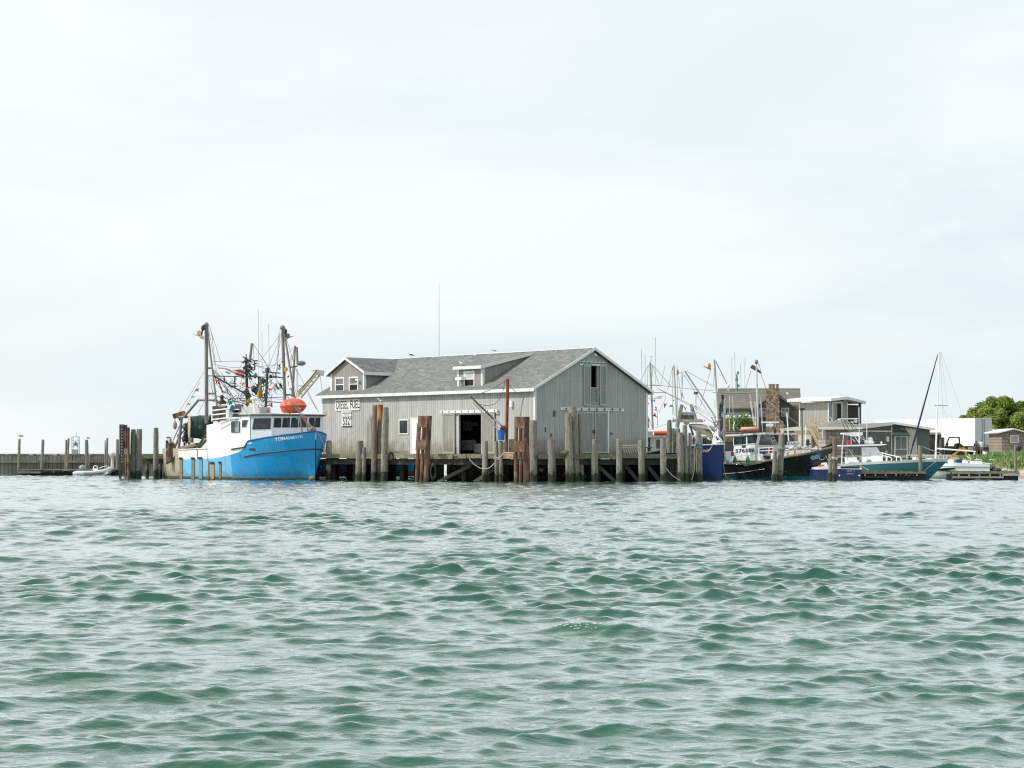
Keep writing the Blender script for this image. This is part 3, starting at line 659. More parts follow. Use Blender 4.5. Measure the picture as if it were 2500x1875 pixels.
# ================================================================ pier
def fd(px): return interp([(300, 137.0), (430, 137.0), (790, 127.0), (1300, 119.9), (1660, 120.6), (1700, 121)], px)
def fp(px, z, dd=0.0): d = fd(px)+dd; return Vector(((px-1250)*d/F, d, z))
pier = thing('pier', 'long timber pier with weathered edge beams that carries the grey warehouse', 'pier', (0, 124, 0))
plan = [fp(348, 0), fp(430, 0), fp(790, 0), fp(1300, 0), fp(1658, 0), Vector((10.3, 131, 0)), Vector((4, 146, 0)), Vector((-22, 152, 0)), Vector((-26.5, 146, 0))]
m_ = MB(); m_.prism([Vector((p.x, p.y, DK-.1)) for p in plan], (0, 0, .09)); m_.build('deck', wood('deck_wood', (.18, .16, .12), (.38, .35, .28), ax='x'), pier)
x = 348
random.seed(11)
def beam(x0, x1, z0, z1, dd, mat, nm='edge_beam', t=.16):
    a, b = fp(x0, 0, dd), fp(x1, 0, dd); fr = Fr((a.x, a.y), (b.x-a.x, b.y-a.y)); L = (b-a).length
    return MB().box(fr, 0, L, -t, 0, z0, z1).build(nm, mat, pier)
edges = [348, 430, 796, 858, 905, 952, 1013, 1060, 1108, 1121, 1141, 1178, 1206, 1229, 1256, 1312, 1345, 1390, 1425, 1462, 1510, 1560, 1612, 1658]
for a, b in zip(edges, edges[1:]):
    if 430 <= a < 790: beam(a, b, 1.40, DK, 0, M['beam']); continue
    if (a, b) == (1108, 1121): beam(a, b, 1.34, DK-.04, .1, M['dark']); continue  # dark set-back strip stands in for the shaded gap between beams
    k = random.uniform(-.02, .03)
    mt = M['beam'] if (a < 1300 or b > 1500) else M['brace']
    if a > 1300: mt = wood('beam_green_wood', (.09, .09, .06), (.22, .22, .15), ax='x', moss=(.09, .12, .04))
    if (a, b) == (1229, 1256): mt = wood('beam_yellow_wood', (.42, .33, .20), (.55, .46, .32), ax='x', moss=(.30, .12, .04))
    beam(a+.3, b-.3, 1.38+k, DK+k*.4, -.02+random.uniform(-.04, .04), mt)
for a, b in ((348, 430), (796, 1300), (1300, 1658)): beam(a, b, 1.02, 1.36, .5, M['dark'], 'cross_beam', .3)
# timber cross braces and inner timbers below the deck
for (p, q, dd) in ((B(1350, 1560), B(1705, 1375), .8), (cd(200, 1660), cd(525, 1440), .6), (C(1225, 1385), C(1410, 1560), .6), (C(1495, 1355), C(1660, 1560), .6), (C(1735, 1365), C(1890, 1560), .6),
                   (C(1090, 1480), C(1010, 1570), 1.2), (C(600, 1420), C(640, 1440), .5), (A(100, 1450), A(60, 1560), 3)):
    m_ = MB(); m_.bar(W(p, fd(p[0])+dd), W(q, fd(q[0])+dd), .08, .22); m_.build('cross_brace', M['brace'], pier)
random.seed(3)
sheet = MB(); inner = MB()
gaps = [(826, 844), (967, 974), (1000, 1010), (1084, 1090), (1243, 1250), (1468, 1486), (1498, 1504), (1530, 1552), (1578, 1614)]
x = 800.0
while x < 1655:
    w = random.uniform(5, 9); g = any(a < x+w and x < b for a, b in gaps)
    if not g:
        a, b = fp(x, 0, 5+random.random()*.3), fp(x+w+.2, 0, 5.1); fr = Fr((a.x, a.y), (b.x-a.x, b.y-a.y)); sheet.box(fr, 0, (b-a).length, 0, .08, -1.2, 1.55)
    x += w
sheet.build('shade_backing', M['dark'], pier)  # added dark backing that blocks the bright water behind the pier
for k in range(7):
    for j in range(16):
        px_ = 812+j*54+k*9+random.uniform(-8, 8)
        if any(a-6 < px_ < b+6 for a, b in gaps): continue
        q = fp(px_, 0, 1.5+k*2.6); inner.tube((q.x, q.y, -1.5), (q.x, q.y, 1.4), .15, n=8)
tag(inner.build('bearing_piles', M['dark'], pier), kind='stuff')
m_ = MB(); q = fp(560, 0); m_.prism([fp(440, 0, .6), fp(780, 0, .6), fp(780, 0, 1), fp(440, 0, 1)], (0, 0, 1.4)); m_.build('shade_backing', M['dark'], pier)  # more of the added dark backing, behind the blue trawler
# low curb boards on the pier
def box_px(m_, p, q, d, t=.3):
    a, b = W(p, d), W(q, d); return m_.box(WF, a.x, b.x, d, d+t, b.z, a.z)
m_ = MB(); box_px(m_, B(835, 1232), B(1032, 1250), 124.6); m_.build('curb_board', wood('curb_wood', (.40, .38, .33), (.6, .58, .52), ax='x'), pier)
m_ = MB(); box_px(m_, B(1325, 1218), B(1388, 1250), 122.5, .4); tag(m_.build('crate', plain('crate_grey', (.45, .44, .38), .8)), 'small pale box on the pier left of the sliding door', 'crate')
# ---------------------------------------------------------------- pilings
def piling(top, bx, w, d, mat, lab, group='timber pilings along the pier', zb=-1.6, by=None, name='piling', square=False):
    tw = W(top, d); r = sc(w, d)/2*1.06; bz = zb if by is None else W((bx, by), d).z
    wz = 0.0 if by is None else bz; bw_ = W((bx, HY), d); n = 10; rs = []; sd_ = random.random()*6
    K = 9
    for k in range(K+1):
        t = k/K; z = lerp(tw.z, bz, t); tt = (tw.z-z)/(tw.z-wz); cx = lerp(tw.x, bw_.x, tt); rr = r*lerp(.93, 1.06, t); ring = []
        if k == 0: rr *= .9
        for i in range(n):
            an = 2*math.pi*i/n+sd_; q = rr*(1+.07*math.sin(an*3+sd_*3+t*2)+random.uniform(-.04, .04))
            dz = random.uniform(-.05, .02) if k == 0 else 0
            ring.append(Vector((cx+q*math.cos(an), d+r+q*math.sin(an), z+dz)))
        rs.append(ring)
    o = MB().rings(rs, True, True).build(name, mat, base=(bw_.x, d+r, bz))
    return tag(o, lab, 'piling', group)
P_ = M['pile']
def pf(top, bx, w, mat, lab, dd=-.35, **k): return piling(top, bx, w, fd(bx)+dd, mat, lab, **k)
c_ = .22905; g_ = .10852
pf(B(184, 1115), B(180, 0)[0], 62*c_, P_, 'grey piling at the left end of the pier just behind the blue bow', .2)
pf(B(515, 1116), B(502, 0)[0], 76*c_, P_, 'broad piling with a weathered head below the price sign')
pf(B(563, 1190), B(558, 0)[0], 46*c_, P_, 'short thin piling right beside the broad one below the price sign')
pf(B(677, 735), B(665, 0)[0], 56*c_, M['piler'], 'left piling of the tall cluster near the fuel sign', -.4)
pf(B(742, 740), B(712, 0)[0], 54*c_, M['piler'], 'middle piling with an orange head in the tall cluster near the fuel sign', -.1)
pf(B(787, 762), B(772, 0)[0], 74*c_, P_, 'right piling of the tall cluster near the fuel sign', -.6)
pf(B(1855, 1116), B(1850, 0)[0], 60*c_, P_, 'slim grey piling in front of the right sliding door')
pf(C(139, 1122), C(141, 0)[0], 42*c_, P_, 'left of two slim pilings below the blue bucket')
pf(C(186, 1120), C(188, 0)[0], 48*c_, P_, 'right of two slim pilings below the blue bucket')
pf(C(535, 896), C(539, 0)[0], 78*c_, P_, 'thick tall piling right beside the rusty steel fender at the corner', -.2)
pf(C(724, 1100), C(736, 0)[0], 84*c_, P_, 'thick short piling alone below the patched gable wall')
pf(C(905, 824), C(925, 0)[0], 80*c_, P_, 'left leaning piling of the cluster before the gable door', -.5)
pf(C(953, 745), C(992, 0)[0], 92*c_, P_, 'tallest piling in the cluster before the gable door', -.1)
pf(C(1030, 830), C(1056, 0)[0], 46*c_, P_, 'thin right piling of the cluster before the gable door', .2)
pf(C(1182, 1103), C(1188, 0)[0], 76*c_, P_, 'piling with an iron band top below the gable doors')
pf(C(1447, 1100), C(1452, 0)[0], 64*c_, P_, 'piling left of the leaning ladder below the gable')
pf(C(1497, 1260), C(1496, 0)[0], 30*c_, M['piled'], 'dark thin stub behind the piling left of the ladder', 1.0)
pf(C(1685, 1108), C(1690, 0)[0], 68*c_, P_, 'piling right of the ladder near the far gable corner')
pf(C(1735, 1280), C(1735, 0)[0], 30*c_, M['piled'], 'dark thin stub behind the piling near the far gable corner', 1.0)
pf(cg(543, 648), cg(560, 0)[0], 140*g_, P_, 'wide piling with a slack line in front of the white cabin')
for (tx, ty, bx, w, lab) in ((692, 237, 686, 105, 'tallest piling on the right end of the pier behind the cluster'), (767, 418, 762, 88, 'mossy piling behind the cluster at the right end'), (880, 425, 872, 120, 'wide greenish piling behind the cluster at the right end')):
    piling(cg(tx, ty), cg(bx, 0)[0], w*g_, 122.6, M['pileg'] if tx < 800 else P_, lab, by=cg(0, 975)[1])
for (tx, ty, bx, w, d, mt, lab) in ((935, 512, 940, 135, 120.1, P_, 'thick piling at the front of the right end cluster'), (1035, 345, 1060, 115, 120.4, P_, 'tall piling in the right end cluster under the grey gallows'),
        (1150, 520, 1150, 80, 120.7, P_, 'piling on the right of the right end cluster'), (1225, 860, 1195, 42, 120.9, P_, 'thin leaning pole between the cluster and the roped piling'),
        (1262, 800, 1262, 60, 121.6, M['piled'], 'dark piling behind the roped piling'), (1343, 482, 1367, 138, 121.0, P_, 'piling wrapped with green mooring lines beside the navy bow')):
    piling(cg(tx, ty), cg(bx, 0)[0], w*g_, d, mt, lab)
piling(ch(1568, 550), ch(1517, 0)[0], 140*.10848, 121.5, P_, 'tall mooring piling wrapped with line in front of the black hull', 'mooring pilings off the right side')
piling(ch(1412, 940), ch(1385, 0)[0], 100*.10848, 121.3, P_, 'short mooring piling leaning on the tall one before the black hull', 'mooring pilings off the right side')
piling(ce(540, 620), ce(545, 0)[0], 105*g_, 122.6, M['piler'], 'tall reddish mooring piling by the navy transom', 'mooring pilings off the right side')
piling(ce(440, 1000), ce(440, 0)[0], 85*g_, 122.2, P_, 'short split mooring piling by the navy transom', 'mooring pilings off the right side')
# cluster at the far left end of the pier
def g(tx, ty, bx, w, mt, lab, d=134.5, **k): return piling(G(tx, ty), G(bx, 0)[0], w*.18987, d, mt, lab, 'pilings at the left end of the pier', **k)
g(1706, 255, 1700, 72, M['pileg'], 'green stained piling between the rusty sheet pile and the grey one')
g(1785, 246, 1770, 78, P_, 'thick grey piling right of the green one at the left end')
g(1998, 235, 1996, 66, P_, 'lone tall piling right of the left end cluster', 135.5)
g(1888, 690, 1888, 44, M['piled'], 'dark short piling under the left end deck', 136.8)
g(2056, 690, 2056, 48, M['piled'], 'dark short piling under the left end deck by the trawler stern', 136.8)
g(2144, 395, 2144, 42, M['piled'], 'dark piling with a gull behind the trawler stern', 138)
g(2190, 376, 2190, 30, M['pileg'], 'thin piling just behind the trawler stern gear', 138.5)
t = thing('sheet_pile_dolphin', 'rusty sheet pile dolphin with punched holes at the left end of the pier', 'dolphin', W(G(1600, 885), 134))
m_ = MB(); box_px(m_, G(1534, 190), G(1583, 790), 134.2, .3); box_px(m_, G(1528, 790), G(1556, 1010), 134.25, .25); m_.build('sheet_pile', plain('tarred_steel', (.035, .03, .03), .7), t)
m_ = MB()
for k in range(13): q = W(G(1566, 215+38*k), 134.17); m_.box(WF, q.x-.035, q.x+.035, q.y, q.y+.02, q.z-.05, q.z+.05)
m_.each('hole', plain('hole_light', (.35, .33, .3), .8), t)
m_ = MB(); box_px(m_, G(1585, 195), G(1628, 500), 134.5, .25); m_.build('cap_plank', M['piled'], t)
for (x0, x1, y0) in ((1586, 1600, 230), (1604, 1626, 215), (1630, 1666, 228)):
    a, b = W(G(x0, y0), 134.1), W(G(x1, 1010), 134.1); m_ = MB(); m_.tube(((a.x+b.x)/2, 134.2, -1.2), ((a.x+b.x)/2, 134.2, a.z), (b.x-a.x)/2, n=8); m_.build('leg', M['rust'], t)
# ---- rusty steel fenders with plates
def fender(cr, xs_top, xs_bot, ytop, plates, bigx, lab, d):
    t = thing('steel_fender', lab, 'fender', W(cr(xs_bot[0], 1550), d), 'rusty steel fenders on the pier face')
    for (a, b) in zip(xs_top, xs_bot):
        r = sc(cr(0+bigx, 0)[0]-cr(0, 0)[0], d)/2 if a == xs_top[-1] else sc(9, d)/2
        p, q = W(cr(a, ytop), d), W(cr(b, 1550), d); e = (q-p).normalized()
        m_ = MB(); m_.tube(p, q+e*1.5, r, n=12); m_.build('leg', M['rust'] if a != xs_top[-1] else rust('dark_rusty_steel', (.14, .06, .035), (.05, .035, .03), (.22, .14, .10)), t)
    for (ya, yb) in plates:
        def xx(lst_i, y): return lerp(xs_top[lst_i], xs_bot[lst_i], (y-ytop)/(1550-ytop))
        m_ = MB(); m_.prism([W(cr(xx(0, ya)-19, ya), d-.3), W(cr(xx(-1, ya)-20, ya), d-.3), W(cr(xx(-1, yb)-20, yb), d-.3), W(cr(xx(0, yb)-19, yb), d-.3)], (0, .05, 0))
        m_.build('plate', rust('plate_rust', (.30, .15, .09), (.14, .065, .045), (.36, .30, .24)), t)
    return t
ff = fender(B, (1158, 1205, 1256), (1122, 1168, 1222), 852, ((852, 975), (1105, 1215)), 62, 'leaning rusty steel fender in front of the white door', 120.3)
m_ = MB(); a, b = W(B(1132, 935), 120.1), W(B(1116, 1215), 120.1)
for k in range(15): p = a.lerp(b, k/14); m_.bar(p+Vector((-.06, 0, 0)), p+Vector((.06, 0, 0)), .03, .03)
m_.tube(a, b, .015); m_.build('chain', M['dk'], ff)
fender(C, (352, 402, 460), (345, 395, 455), 862, ((862, 985), (1118, 1235)), 68, 'upright rusty steel fender with two plates by the near corner', 118.9)
# orange head on the middle pile of the dolphin
q = W(B(742, 738), 122.6); m_ = MB(); m_.path([(q.x+.0, q.y-.22, q.z+.02), (q.x-.02, q.y-.24, q.z-.6), (q.x-.06, q.y-.25, q.z-1.0)], .16, .10, 8); tag(m_.build('pile_cap', M['rusto']), 'orange rusted plate on the head of the middle cluster piling', 'plate')
# ---- big tyres hung under the deck
def tyre(p, w, h, d, lab, tilt=0):
    c = W(p, d); a, b = sc(w, d)/2, sc(h, d)/2; m_ = MB(); rs = []
    for i in range(20):
        an = 2*math.pi*i/20; cc_ = c+Vector((math.cos(an)*a*.72, 0, math.sin(an)*b*.75)); ring = []
        for k in range(8):
            ph = 2*math.pi*k/8; ring.append(cc_+Vector((math.cos(an)*math.cos(ph)*a*.28, math.sin(ph)*.14, math.sin(an)*math.cos(ph)*b*.25)))
        rs.append(ring)
    rs.append(rs[0]); m_.rings(rs, False); tag(m_.build('tyre', M['black']), lab, 'tyre', 'tyres used as fenders')
tyre(B(1300, 1450), 70*c_, 190*c_, 120.2, 'black tyre hung under the deck right of the leaning steel fender')
tyre(B(848, 1285), 70*c_, 110*c_, 122.2, 'black tyre hung at deck level right of the tall cluster')
# ---- hoist crane on the pier
CD = 121.3
cr = thing('hoist_crane', 'rusty mast hoist with a slanting boom and wires beside the sliding door', 'crane', W(cd(690, 1205), CD))
m_ = MB(); m_.tube(W(cd(690, 1215), CD), W(cd(707, 155), CD), sc(8.2, CD)/2, n=10); m_.ball(W(cd(706, 160), CD), .13, .13, .07); m_.build('mast', rust('mast_rust', (.20, .055, .025), (.10, .035, .02), (.27, .10, .05)), cr)
m_ = MB(); m_.bar(W(cd(165, 400), CD-1.2), W(cd(505, 725), CD-.5), .09, .07); m_.bar(W(cd(190, 430), CD-1.1), W(cd(500, 735), CD-.5), .04, .04); m_.build('boom', M['rust'], cr)
m_ = MB(); m_.bar(W(cd(500, 720), CD-.5), W(cd(625, 830), CD-.1), .09, .09); m_.tube(W(cd(200, 480), CD-1.2), W(cd(560, 880), CD-.4), .035); m_.tube(W(cd(160, 400), CD-1.2), W(cd(570, 860), CD-.4), .02); m_.build('boom_foot', M['steelw'], cr)
m_ = MB()
for a, b, sag in (((680, 175), (210, 385), .12), ((665, 190), (300, 515), -1), ((735, 240), (935, 372), .15), ((945, 370), (890, 690), 0), ((952, 370), (950, 420), 0), ((935, 395), (900, 640), 0)):
    p, q = W(cd(*a), CD), W(cd(*b), CD-.4); pts = []
    for k in range(11):
        t_ = k/10; s_ = 0.55 if sag == -1 else sag
        pt = p.lerp(q, t_); pt.z -= s_*4*t_*(1-t_); 
        if sag == -1: pt.x += .55*4*t_*(1-t_)*.5
        pts.append(pt)
    m_.path(pts, .018, n=4)
m_.build('wire', M['wire'], cr)
m_ = MB(); m_.box(WF, *sorted((W(cd(612, 0), CD).x, W(cd(672, 0), CD).x)), CD-.35, CD-.12, W(cd(0, 940), CD).z, W(cd(0, 825), CD).z); q = W(cd(640, 880), CD-.4); m_.ball(q, .19, .12, .22)
m_.build('winch', rust('winch_rust', (.10, .025, .02), (.03, .02, .02), (.13, .07, .05)), cr)
m_ = MB(); q0, q1 = W(cd(612, 1035), CD-.6), W(cd(612, 888), CD-.6)
rs = []
for k in range(5):
    t_ = k/4; r_ = sc(lerp(47, 57, t_)*.16878, CD); rs.append([q0.lerp(q1, t_)+Vector((r_*math.cos(a)*(1+.05*math.sin(a*5+k)), r_*.8*math.sin(a), 0)) for a in [i*math.pi/7 for i in range(14)]])
m_.rings(rs); tag(m_.build('bucket', M['bluep']), 'blue plastic tub hanging at the hoist above two slim pilings', 'tub')
m_ = MB(); box_px(m_, cd(722, 1020), cd(800, 1205), 121.8, .6); tag(m_.build('locker', plain('locker_green', (.20, .20, .15), .8)), 'grey green locker standing on the pier behind the rusty mast', 'locker')
m_ = MB(); box_px(m_, cd(640, 1060), cd(668, 1172), 121.6, .2); tag(m_.build('fuel_hose_box', M['steel']), 'narrow grey box at the foot of the rusty mast', 'box')
# ropes
def rope(pts, d, lab, mat='rope', r=.028, name='rope', dl=None):
    P2 = [W(p, dl[i] if dl else d) for i, p in enumerate(pts)]; out = []
    for i in range(len(P2)-1):      # smooth the measured points
        p0, p1, p2, p3 = P2[max(i-1, 0)], P2[i], P2[i+1], P2[min(i+2, len(P2)-1)]
        for k in range(5):
            t_ = k/5; out.append(.5*((2*p1)+(p2-p0)*t_+(2*p0-5*p1+4*p2-p3)*t_*t_+(3*p1-p0-3*p2+p3)*t_**3))
    out.append(P2[-1]); m_ = MB(); m_.path(out, r, n=5)
    return tag(m_.build(name, M[mat]), lab, 'rope', 'mooring ropes')
rope([cd(150, 1300), cd(190, 1350), cd(250, 1405), cd(335, 1447), cd(420, 1445), cd(470, 1415), cd(515, 1370)], 119.3, 'pale slack rope hanging below the deck behind the slim piling')
rope([cd(510, 1260), cd(530, 1290), cd(580, 1285), cd(620, 1260), cd(650, 1222), cd(800, 1215)], 119.0, 'pale rope looped round the two slim pilings')
rope([cd(520, 1280), cd(560, 1315), cd(610, 1270), cd(650, 1225), cd(720, 1210)], 119.1, 'second pale rope looped round the two slim pilings')
rope([cg(475, 1095), cg(520, 1135), cg(590, 1165), cg(615, 1060)], 120.1, 'thin line wound round the wide piling by the white cabin', r=.018)
rope([cg(615, 1320), cg(700, 1430), cg(790, 1510), cg(930, 1595)], 119.8, 'thin line running down to the water right of the wide piling', r=.018)
rope([cg(1245, 760), cg(1255, 1000), cg(1250, 1250), cg(1225, 1450), cg(1185, 1585)], 120.6, 'long pale line hanging down beside the roped piling', r=.022)
def wraps(top, bot, xa, xb, d, n_, lab, mat='ropeg', r=.03):
    m_ = MB(); pts = []; rad = sc((xb-xa)/2, d)+.02; cx = W(((xa+xb)/2, 0), d).x; dd = d+sc((xb-xa)/2, d)
    for k in range(n_*12+1):
        an = 2*math.pi*k/12; t_ = k/(n_*12); z = lerp(W((0, top), d).z, W((0, bot), d).z, t_)+.05*math.sin(an*.5+t_*9); pts.append((cx+rad*math.cos(an), dd+rad*math.sin(an), z))
    m_.path(pts, r, n=5); return tag(m_.build('rope', M[mat]), lab, 'rope', 'mooring ropes')
wraps(cg(0, 755)[1], cg(0, 850)[1], cg(1290, 0)[0], cg(1428, 0)[0], 120.9, 5, 'green mooring line wound round the piling beside the navy bow')
wraps(ch(0, 840)[1], ch(0, 910)[1], ch(1490, 0)[0], ch(1628, 0)[0], 121.4, 4, 'pale green line wound round the tall mooring piling')
wraps(ce(0, 1055)[1], ce(0, 1110)[1], ce(488, 0)[0], ce(600, 0)[0], 122.5, 3, 'pale line wound round the reddish mooring piling', 'rope')
rope([ce(330, 1040), ce(370, 1110), ce(410, 1150), ce(450, 1110), ce(470, 1060)], 122.2, 'slack line between the black bow and the reddish mooring piling', r=.02)
# ladder and rails by the gable
ld = thing('ladder', 'long ladder lying on its side against the gable wall', 'ladder', W(C(1560, 1240), 121.6))
LD = 121.6; m_ = MB(); m_.tube(W(C(1455, 1170), LD), W(C(1650, 1166), LD), .03); m_.tube(W(C(1480, 1190), LD), W(C(1660, 1186), LD), .025); m_.build('stile', M['wirel'], ld)
m_ = MB()
for k in range(7): m_.tube(W(C(1490+24*k, 1190), LD), W(C(1510+24*k, 1245), LD), .018)
m_.each('rung', M['wirel'], ld)
rl = thing('hand_rail', 'short dark pipe rail on the pier at the far gable corner', 'railing', W(C(1760, 1245), 121.4))
m_ = MB(); m_.tube(W(C(1715, 1190), 121.4), W(C(1797, 1190), 121.4), .03); m_.build('top_rail', M['dk'], rl)
for x in (1722, 1752, 1784): m_ = MB(); m_.tube(W(C(x, 1190), 121.4), W(C(x+3, 1250), 121.4), .022); m_.build('post', M['dk'], rl)
m_ = MB(); q = W(C(845, 1265), 119.5); m_.tube(q, q+Vector((.32, .2, .2)), .11, .11, 10); tag(m_.build('log', plain('mossy_log', (.12, .12, .04), .9)), 'short mossy log lying at the deck edge left of the gable cluster', 'log')
m_ = MB(); m_.prism([W(C(820, 1245), 119.6), W(C(880, 1210), 119.6), W(C(885, 1222), 119.6), W(C(835, 1258), 119.6)], (0, .3, 0)); tag(m_.build('plank', M['pile']), 'short plank leaning on the mossy log at the deck edge', 'plank')
gull(W(B(748, 728), 122.6), R(200), 'white gull perched on the head of the tall cluster under the fuel sign', 1.25, False)
gull(W(G(2158, 393), 138.1), R(170), 'gull with dark wings on the piling behind the trawler stern', 1.3)
# ================================================================ breakwater at the left
BD = 158.0
bk = thing('timber_breakwater', 'long weathered timber breakwater wall across the left side', 'breakwater', W((120, 1160), BD))
m_ = MB(); x0 = W((-900, 0), BD).x; x1 = W((440, 0), BD).x; m_.box(WF, x0, x1, BD, BD+.2, -2, 1.58)
x = x0
random.seed(4)
while x < x1:
    w = random.uniform(.24, .36); m_.box(WF, x+.015, x+w-.015, BD-.07-random.random()*.03, BD-.003, -2, 1.6+random.uniform(-.03, .05)); x += w
m_.build('plank_wall', M['bulk'], bk)
m_ = MB(); m_.box(WF, x0, x1, BD-.3, BD-.11, W(G(0, 682), BD).z, W(G(0, 655), BD).z); m_.build('wale', wood('wale_wood', (.20, .19, .16), (.33, .32, .28), ax='x'), bk)
m_ = MB(); m_.box(WF, x0, x1, BD-.12, BD+.35, 1.62, 1.69); m_.build('cap', wood('wale_wood', (.20, .19, .16), (.33, .32, .28), ax='x'), bk)
for k, (tx, ty, bx, w) in enumerate([(248, 380, 232, 33), (547, 385, 530, 38), (850, 388, 838, 30), (880, 368, 855, 27), (1107, 388, 1110, 46), (1350, 392, 1350, 15), (1376, 366, 1360, 30), (1506, 383, 1503, 40)]):
    piling(G(tx, ty), G(bx, 0)[0], w*.18987, BD-.8 if k != 3 else BD-1.6, M['far'], ['leftmost piling in front of the breakwater with a gull over it', 'lone piling in front of the breakwater right of the leftmost one', 'upright piling of the pair left of the lattice tower',
     'leaning piling of the pair left of the lattice tower', 'thick piling right of the lattice tower', 'thin pole behind the leaning piling above the dinghy', 'leaning piling above the dinghy bow', 'grey piling beside the rusty sheet pile'][k], 'pilings along the breakwater')
for k in (-1, -2, -3): piling((-60+k*150, 1072), -62+k*150, 6, BD-.8, M['far'], ['nearest', 'second', 'third'][-k-1]+' breakwater piling outside the left edge of the photo', 'pilings along the breakwater')
gull(W(G(262, 366), BD-.8), R(185), 'gull landing on the leftmost breakwater piling', 1.4, False)
gull(W(G(1128, 386), BD-.7), R(180), 'small dark gull on the thick piling right of the lattice tower', 1.0)
# float below the wall
fl = thing('floating_dock', 'low floating dock along the foot of the breakwater', 'dock', W((120, 1155), BD-1))
FD = BD-2.2
m_ = MB(); a, b = W(G(555, 765), FD), W(G(1500, 778), FD); m_.box(WF, a.x, b.x, FD, FD+1.8, b.z, a.z); a, b = W(G(245, 768), FD), W(G(545, 776), FD); m_.box(WF, a.x, b.x, FD-.3, FD+1.8, b.z, a.z); m_.build('deck', M['beam'], fl)
m_ = MB(); a, b = W(G(245, 795), FD), W(G(530, 818), FD); m_.box(WF, a.x, b.x, FD-.35, FD, b.z, a.z); a, b = W(G(810, 778), FD), W(G(900, 788), FD); m_.box(WF, a.x, b.x, FD-.4, FD, b.z, a.z); m_.each('edge_beam', wood('wale_wood', (.2, .19, .16), (.33, .32, .28)), fl)
m_ = MB()
for x in (420, 530, 680, 960, 1220): a, b = W(G(x, 778), FD), W(G(x+12, 812), FD); m_.box(WF, a.x, b.x, FD, FD+.2, b.z, a.z)
m_.each('post', M['beam'], fl)
m_ = MB(); a, b = W(G(250, 800), FD), W(G(1500, 870), FD); m_.box(WF, a.x, b.x, FD+.4, FD+1.7, -.3, a.z-.05); m_.build('float', M['black'], fl)
for (x, y0, y1, nm) in ((1140, 560, 760, 'hand rail hoop on the breakwater behind the dinghy engine'), (1392, 565, 740, 'hand rail hoop on the breakwater above the dinghy bow')):
    m_ = MB(); d = BD-.4; m_.path([W(G(x-14, y0+20), d), W(G(x-8, y0), d), W(G(x+6, y0+4), d), W(G(x+10, y0+30), d), W(G(x+6, y1), d)], .035); tag(m_.build('hand_rail', M['wirel']), nm, 'railing', 'hoops on the breakwater')
# lattice tower far behind
TD = 230.0
tw = thing('beacon_tower', 'pale lattice beacon tower with a triangular board behind the breakwater', 'beacon', W(G(960, 600), TD))
m_ = MB(); pale = plain('pale_lattice', (.50, .55, .56), .6); a, b = W(G(922, 350), TD), W(G(1002, 585), TD); wd_ = b.x-a.x
for (x, y) in ((a.x, TD), (b.x, TD), (a.x, TD+wd_), (b.x, TD+wd_)): m_.tube((x, y, 0), (x, y, a.z), .05, n=4)
for k in range(7):
    z = a.z-k*(a.z-b.z)/5.5
    for y in (TD, TD+wd_): m_.bar((a.x, y, z), (b.x, y, z), .06, .06)
    for x in (a.x, b.x): m_.bar((x, TD, z), (x, TD+wd_, z), .06, .06)
m_.build('lattice', pale, tw)
m_ = MB(); m_.prism([W(G(943, 466), TD-.1), W(G(1000, 466), TD-.1), W(G(980, 408), TD-.1), W(G(962, 408), TD-.1)], (0, .08, 0)); m_.build('day_board', plain('day_board_grey', (.18, .20, .20), .7), tw)
m_ = MB(); box_px(m_, G(924, 512), G(998, 590), TD-.08, .05); m_.build('board', plain('tower_board', (.30, .33, .33), .7), tw)
m_ = MB(); m_.tube(W(G(978, 350), TD), W(G(978, 297), TD), .05, n=5); m_.build('mast', pale, tw)
# white pedestal
m_ = MB(); q = W(G(1445, 768), FD+.6); R_ = [(0, .17), (.25, .14), (.8, .115), (1.05, .15), (1.15, .23), (1.35, .24), (1.45, .2), (1.5, .06)]
m_.rings([[q+Vector((r*math.cos(a), r*math.sin(a), z*.9)) for a in [i*math.pi/6 for i in range(12)]] for z, r in R_]); tag(m_.build('dock_pedestal', paint('pedestal_white', (.6, .59, .55), .6, .5)), 'white mushroom headed dock pedestal behind the dinghy', 'pedestal')
# ---- inflatable dinghy
DD = FD-1.2
dg_ = thing('inflatable_dinghy', 'small pale inflatable dinghy with an outboard by the floating dock', 'dinghy', W(G(1200, 850), DD))
def gd(x, y, o=0): return W(G(x, y), DD+o)
for o, nm in ((0, 'near'), (1.3, 'far')):
    m_ = MB(); m_.path([gd(950, 838, o), gd(990, 822, o), gd(1100, 822, o), gd(1240, 818, o), gd(1340, 800, o+(.15 if o == 0 else -.15)), gd(1395, 775, .35 if o == 0 else .95), gd(1415, 765, .65)], .23, .2, 10); m_.build('tube', plain('hypalon_grey', (.55, .57, .58), .5), dg_)
m_ = MB(); m_.path([gd(1085, 822, -.12), gd(1190, 818, -.12), gd(1335, 802, -.08)], .15, .13, 8); m_.build('rub_patch', plain('tube_grey', (.30, .31, .32), .6), dg_)
m_ = MB(); m_.prism([gd(990, 850), gd(1100, 850), gd(1370, 835), gd(1400, 800), gd(1000, 835)], (0, 1.3, 0)); m_.build('hull', M['gel'], dg_)
m_ = MB(); m_.path([gd(1195, 775, .5), gd(1205, 730, .5), gd(1215, 722, .5), gd(1250, 726, .5), gd(1252, 775, .5)], .03); m_.path([gd(1280, 755, .1), gd(1300, 742, .1), gd(1370, 722, .1), gd(1378, 740, .1)], .03); m_.build('rail', M['gel'], dg_)
m_ = MB(); m_.box(WF, gd(1190, 0).x, gd(1235, 0).x, DD+.3, DD+.8, gd(0, 800).z, gd(0, 755).z); m_.build('console', M['gel'], dg_)
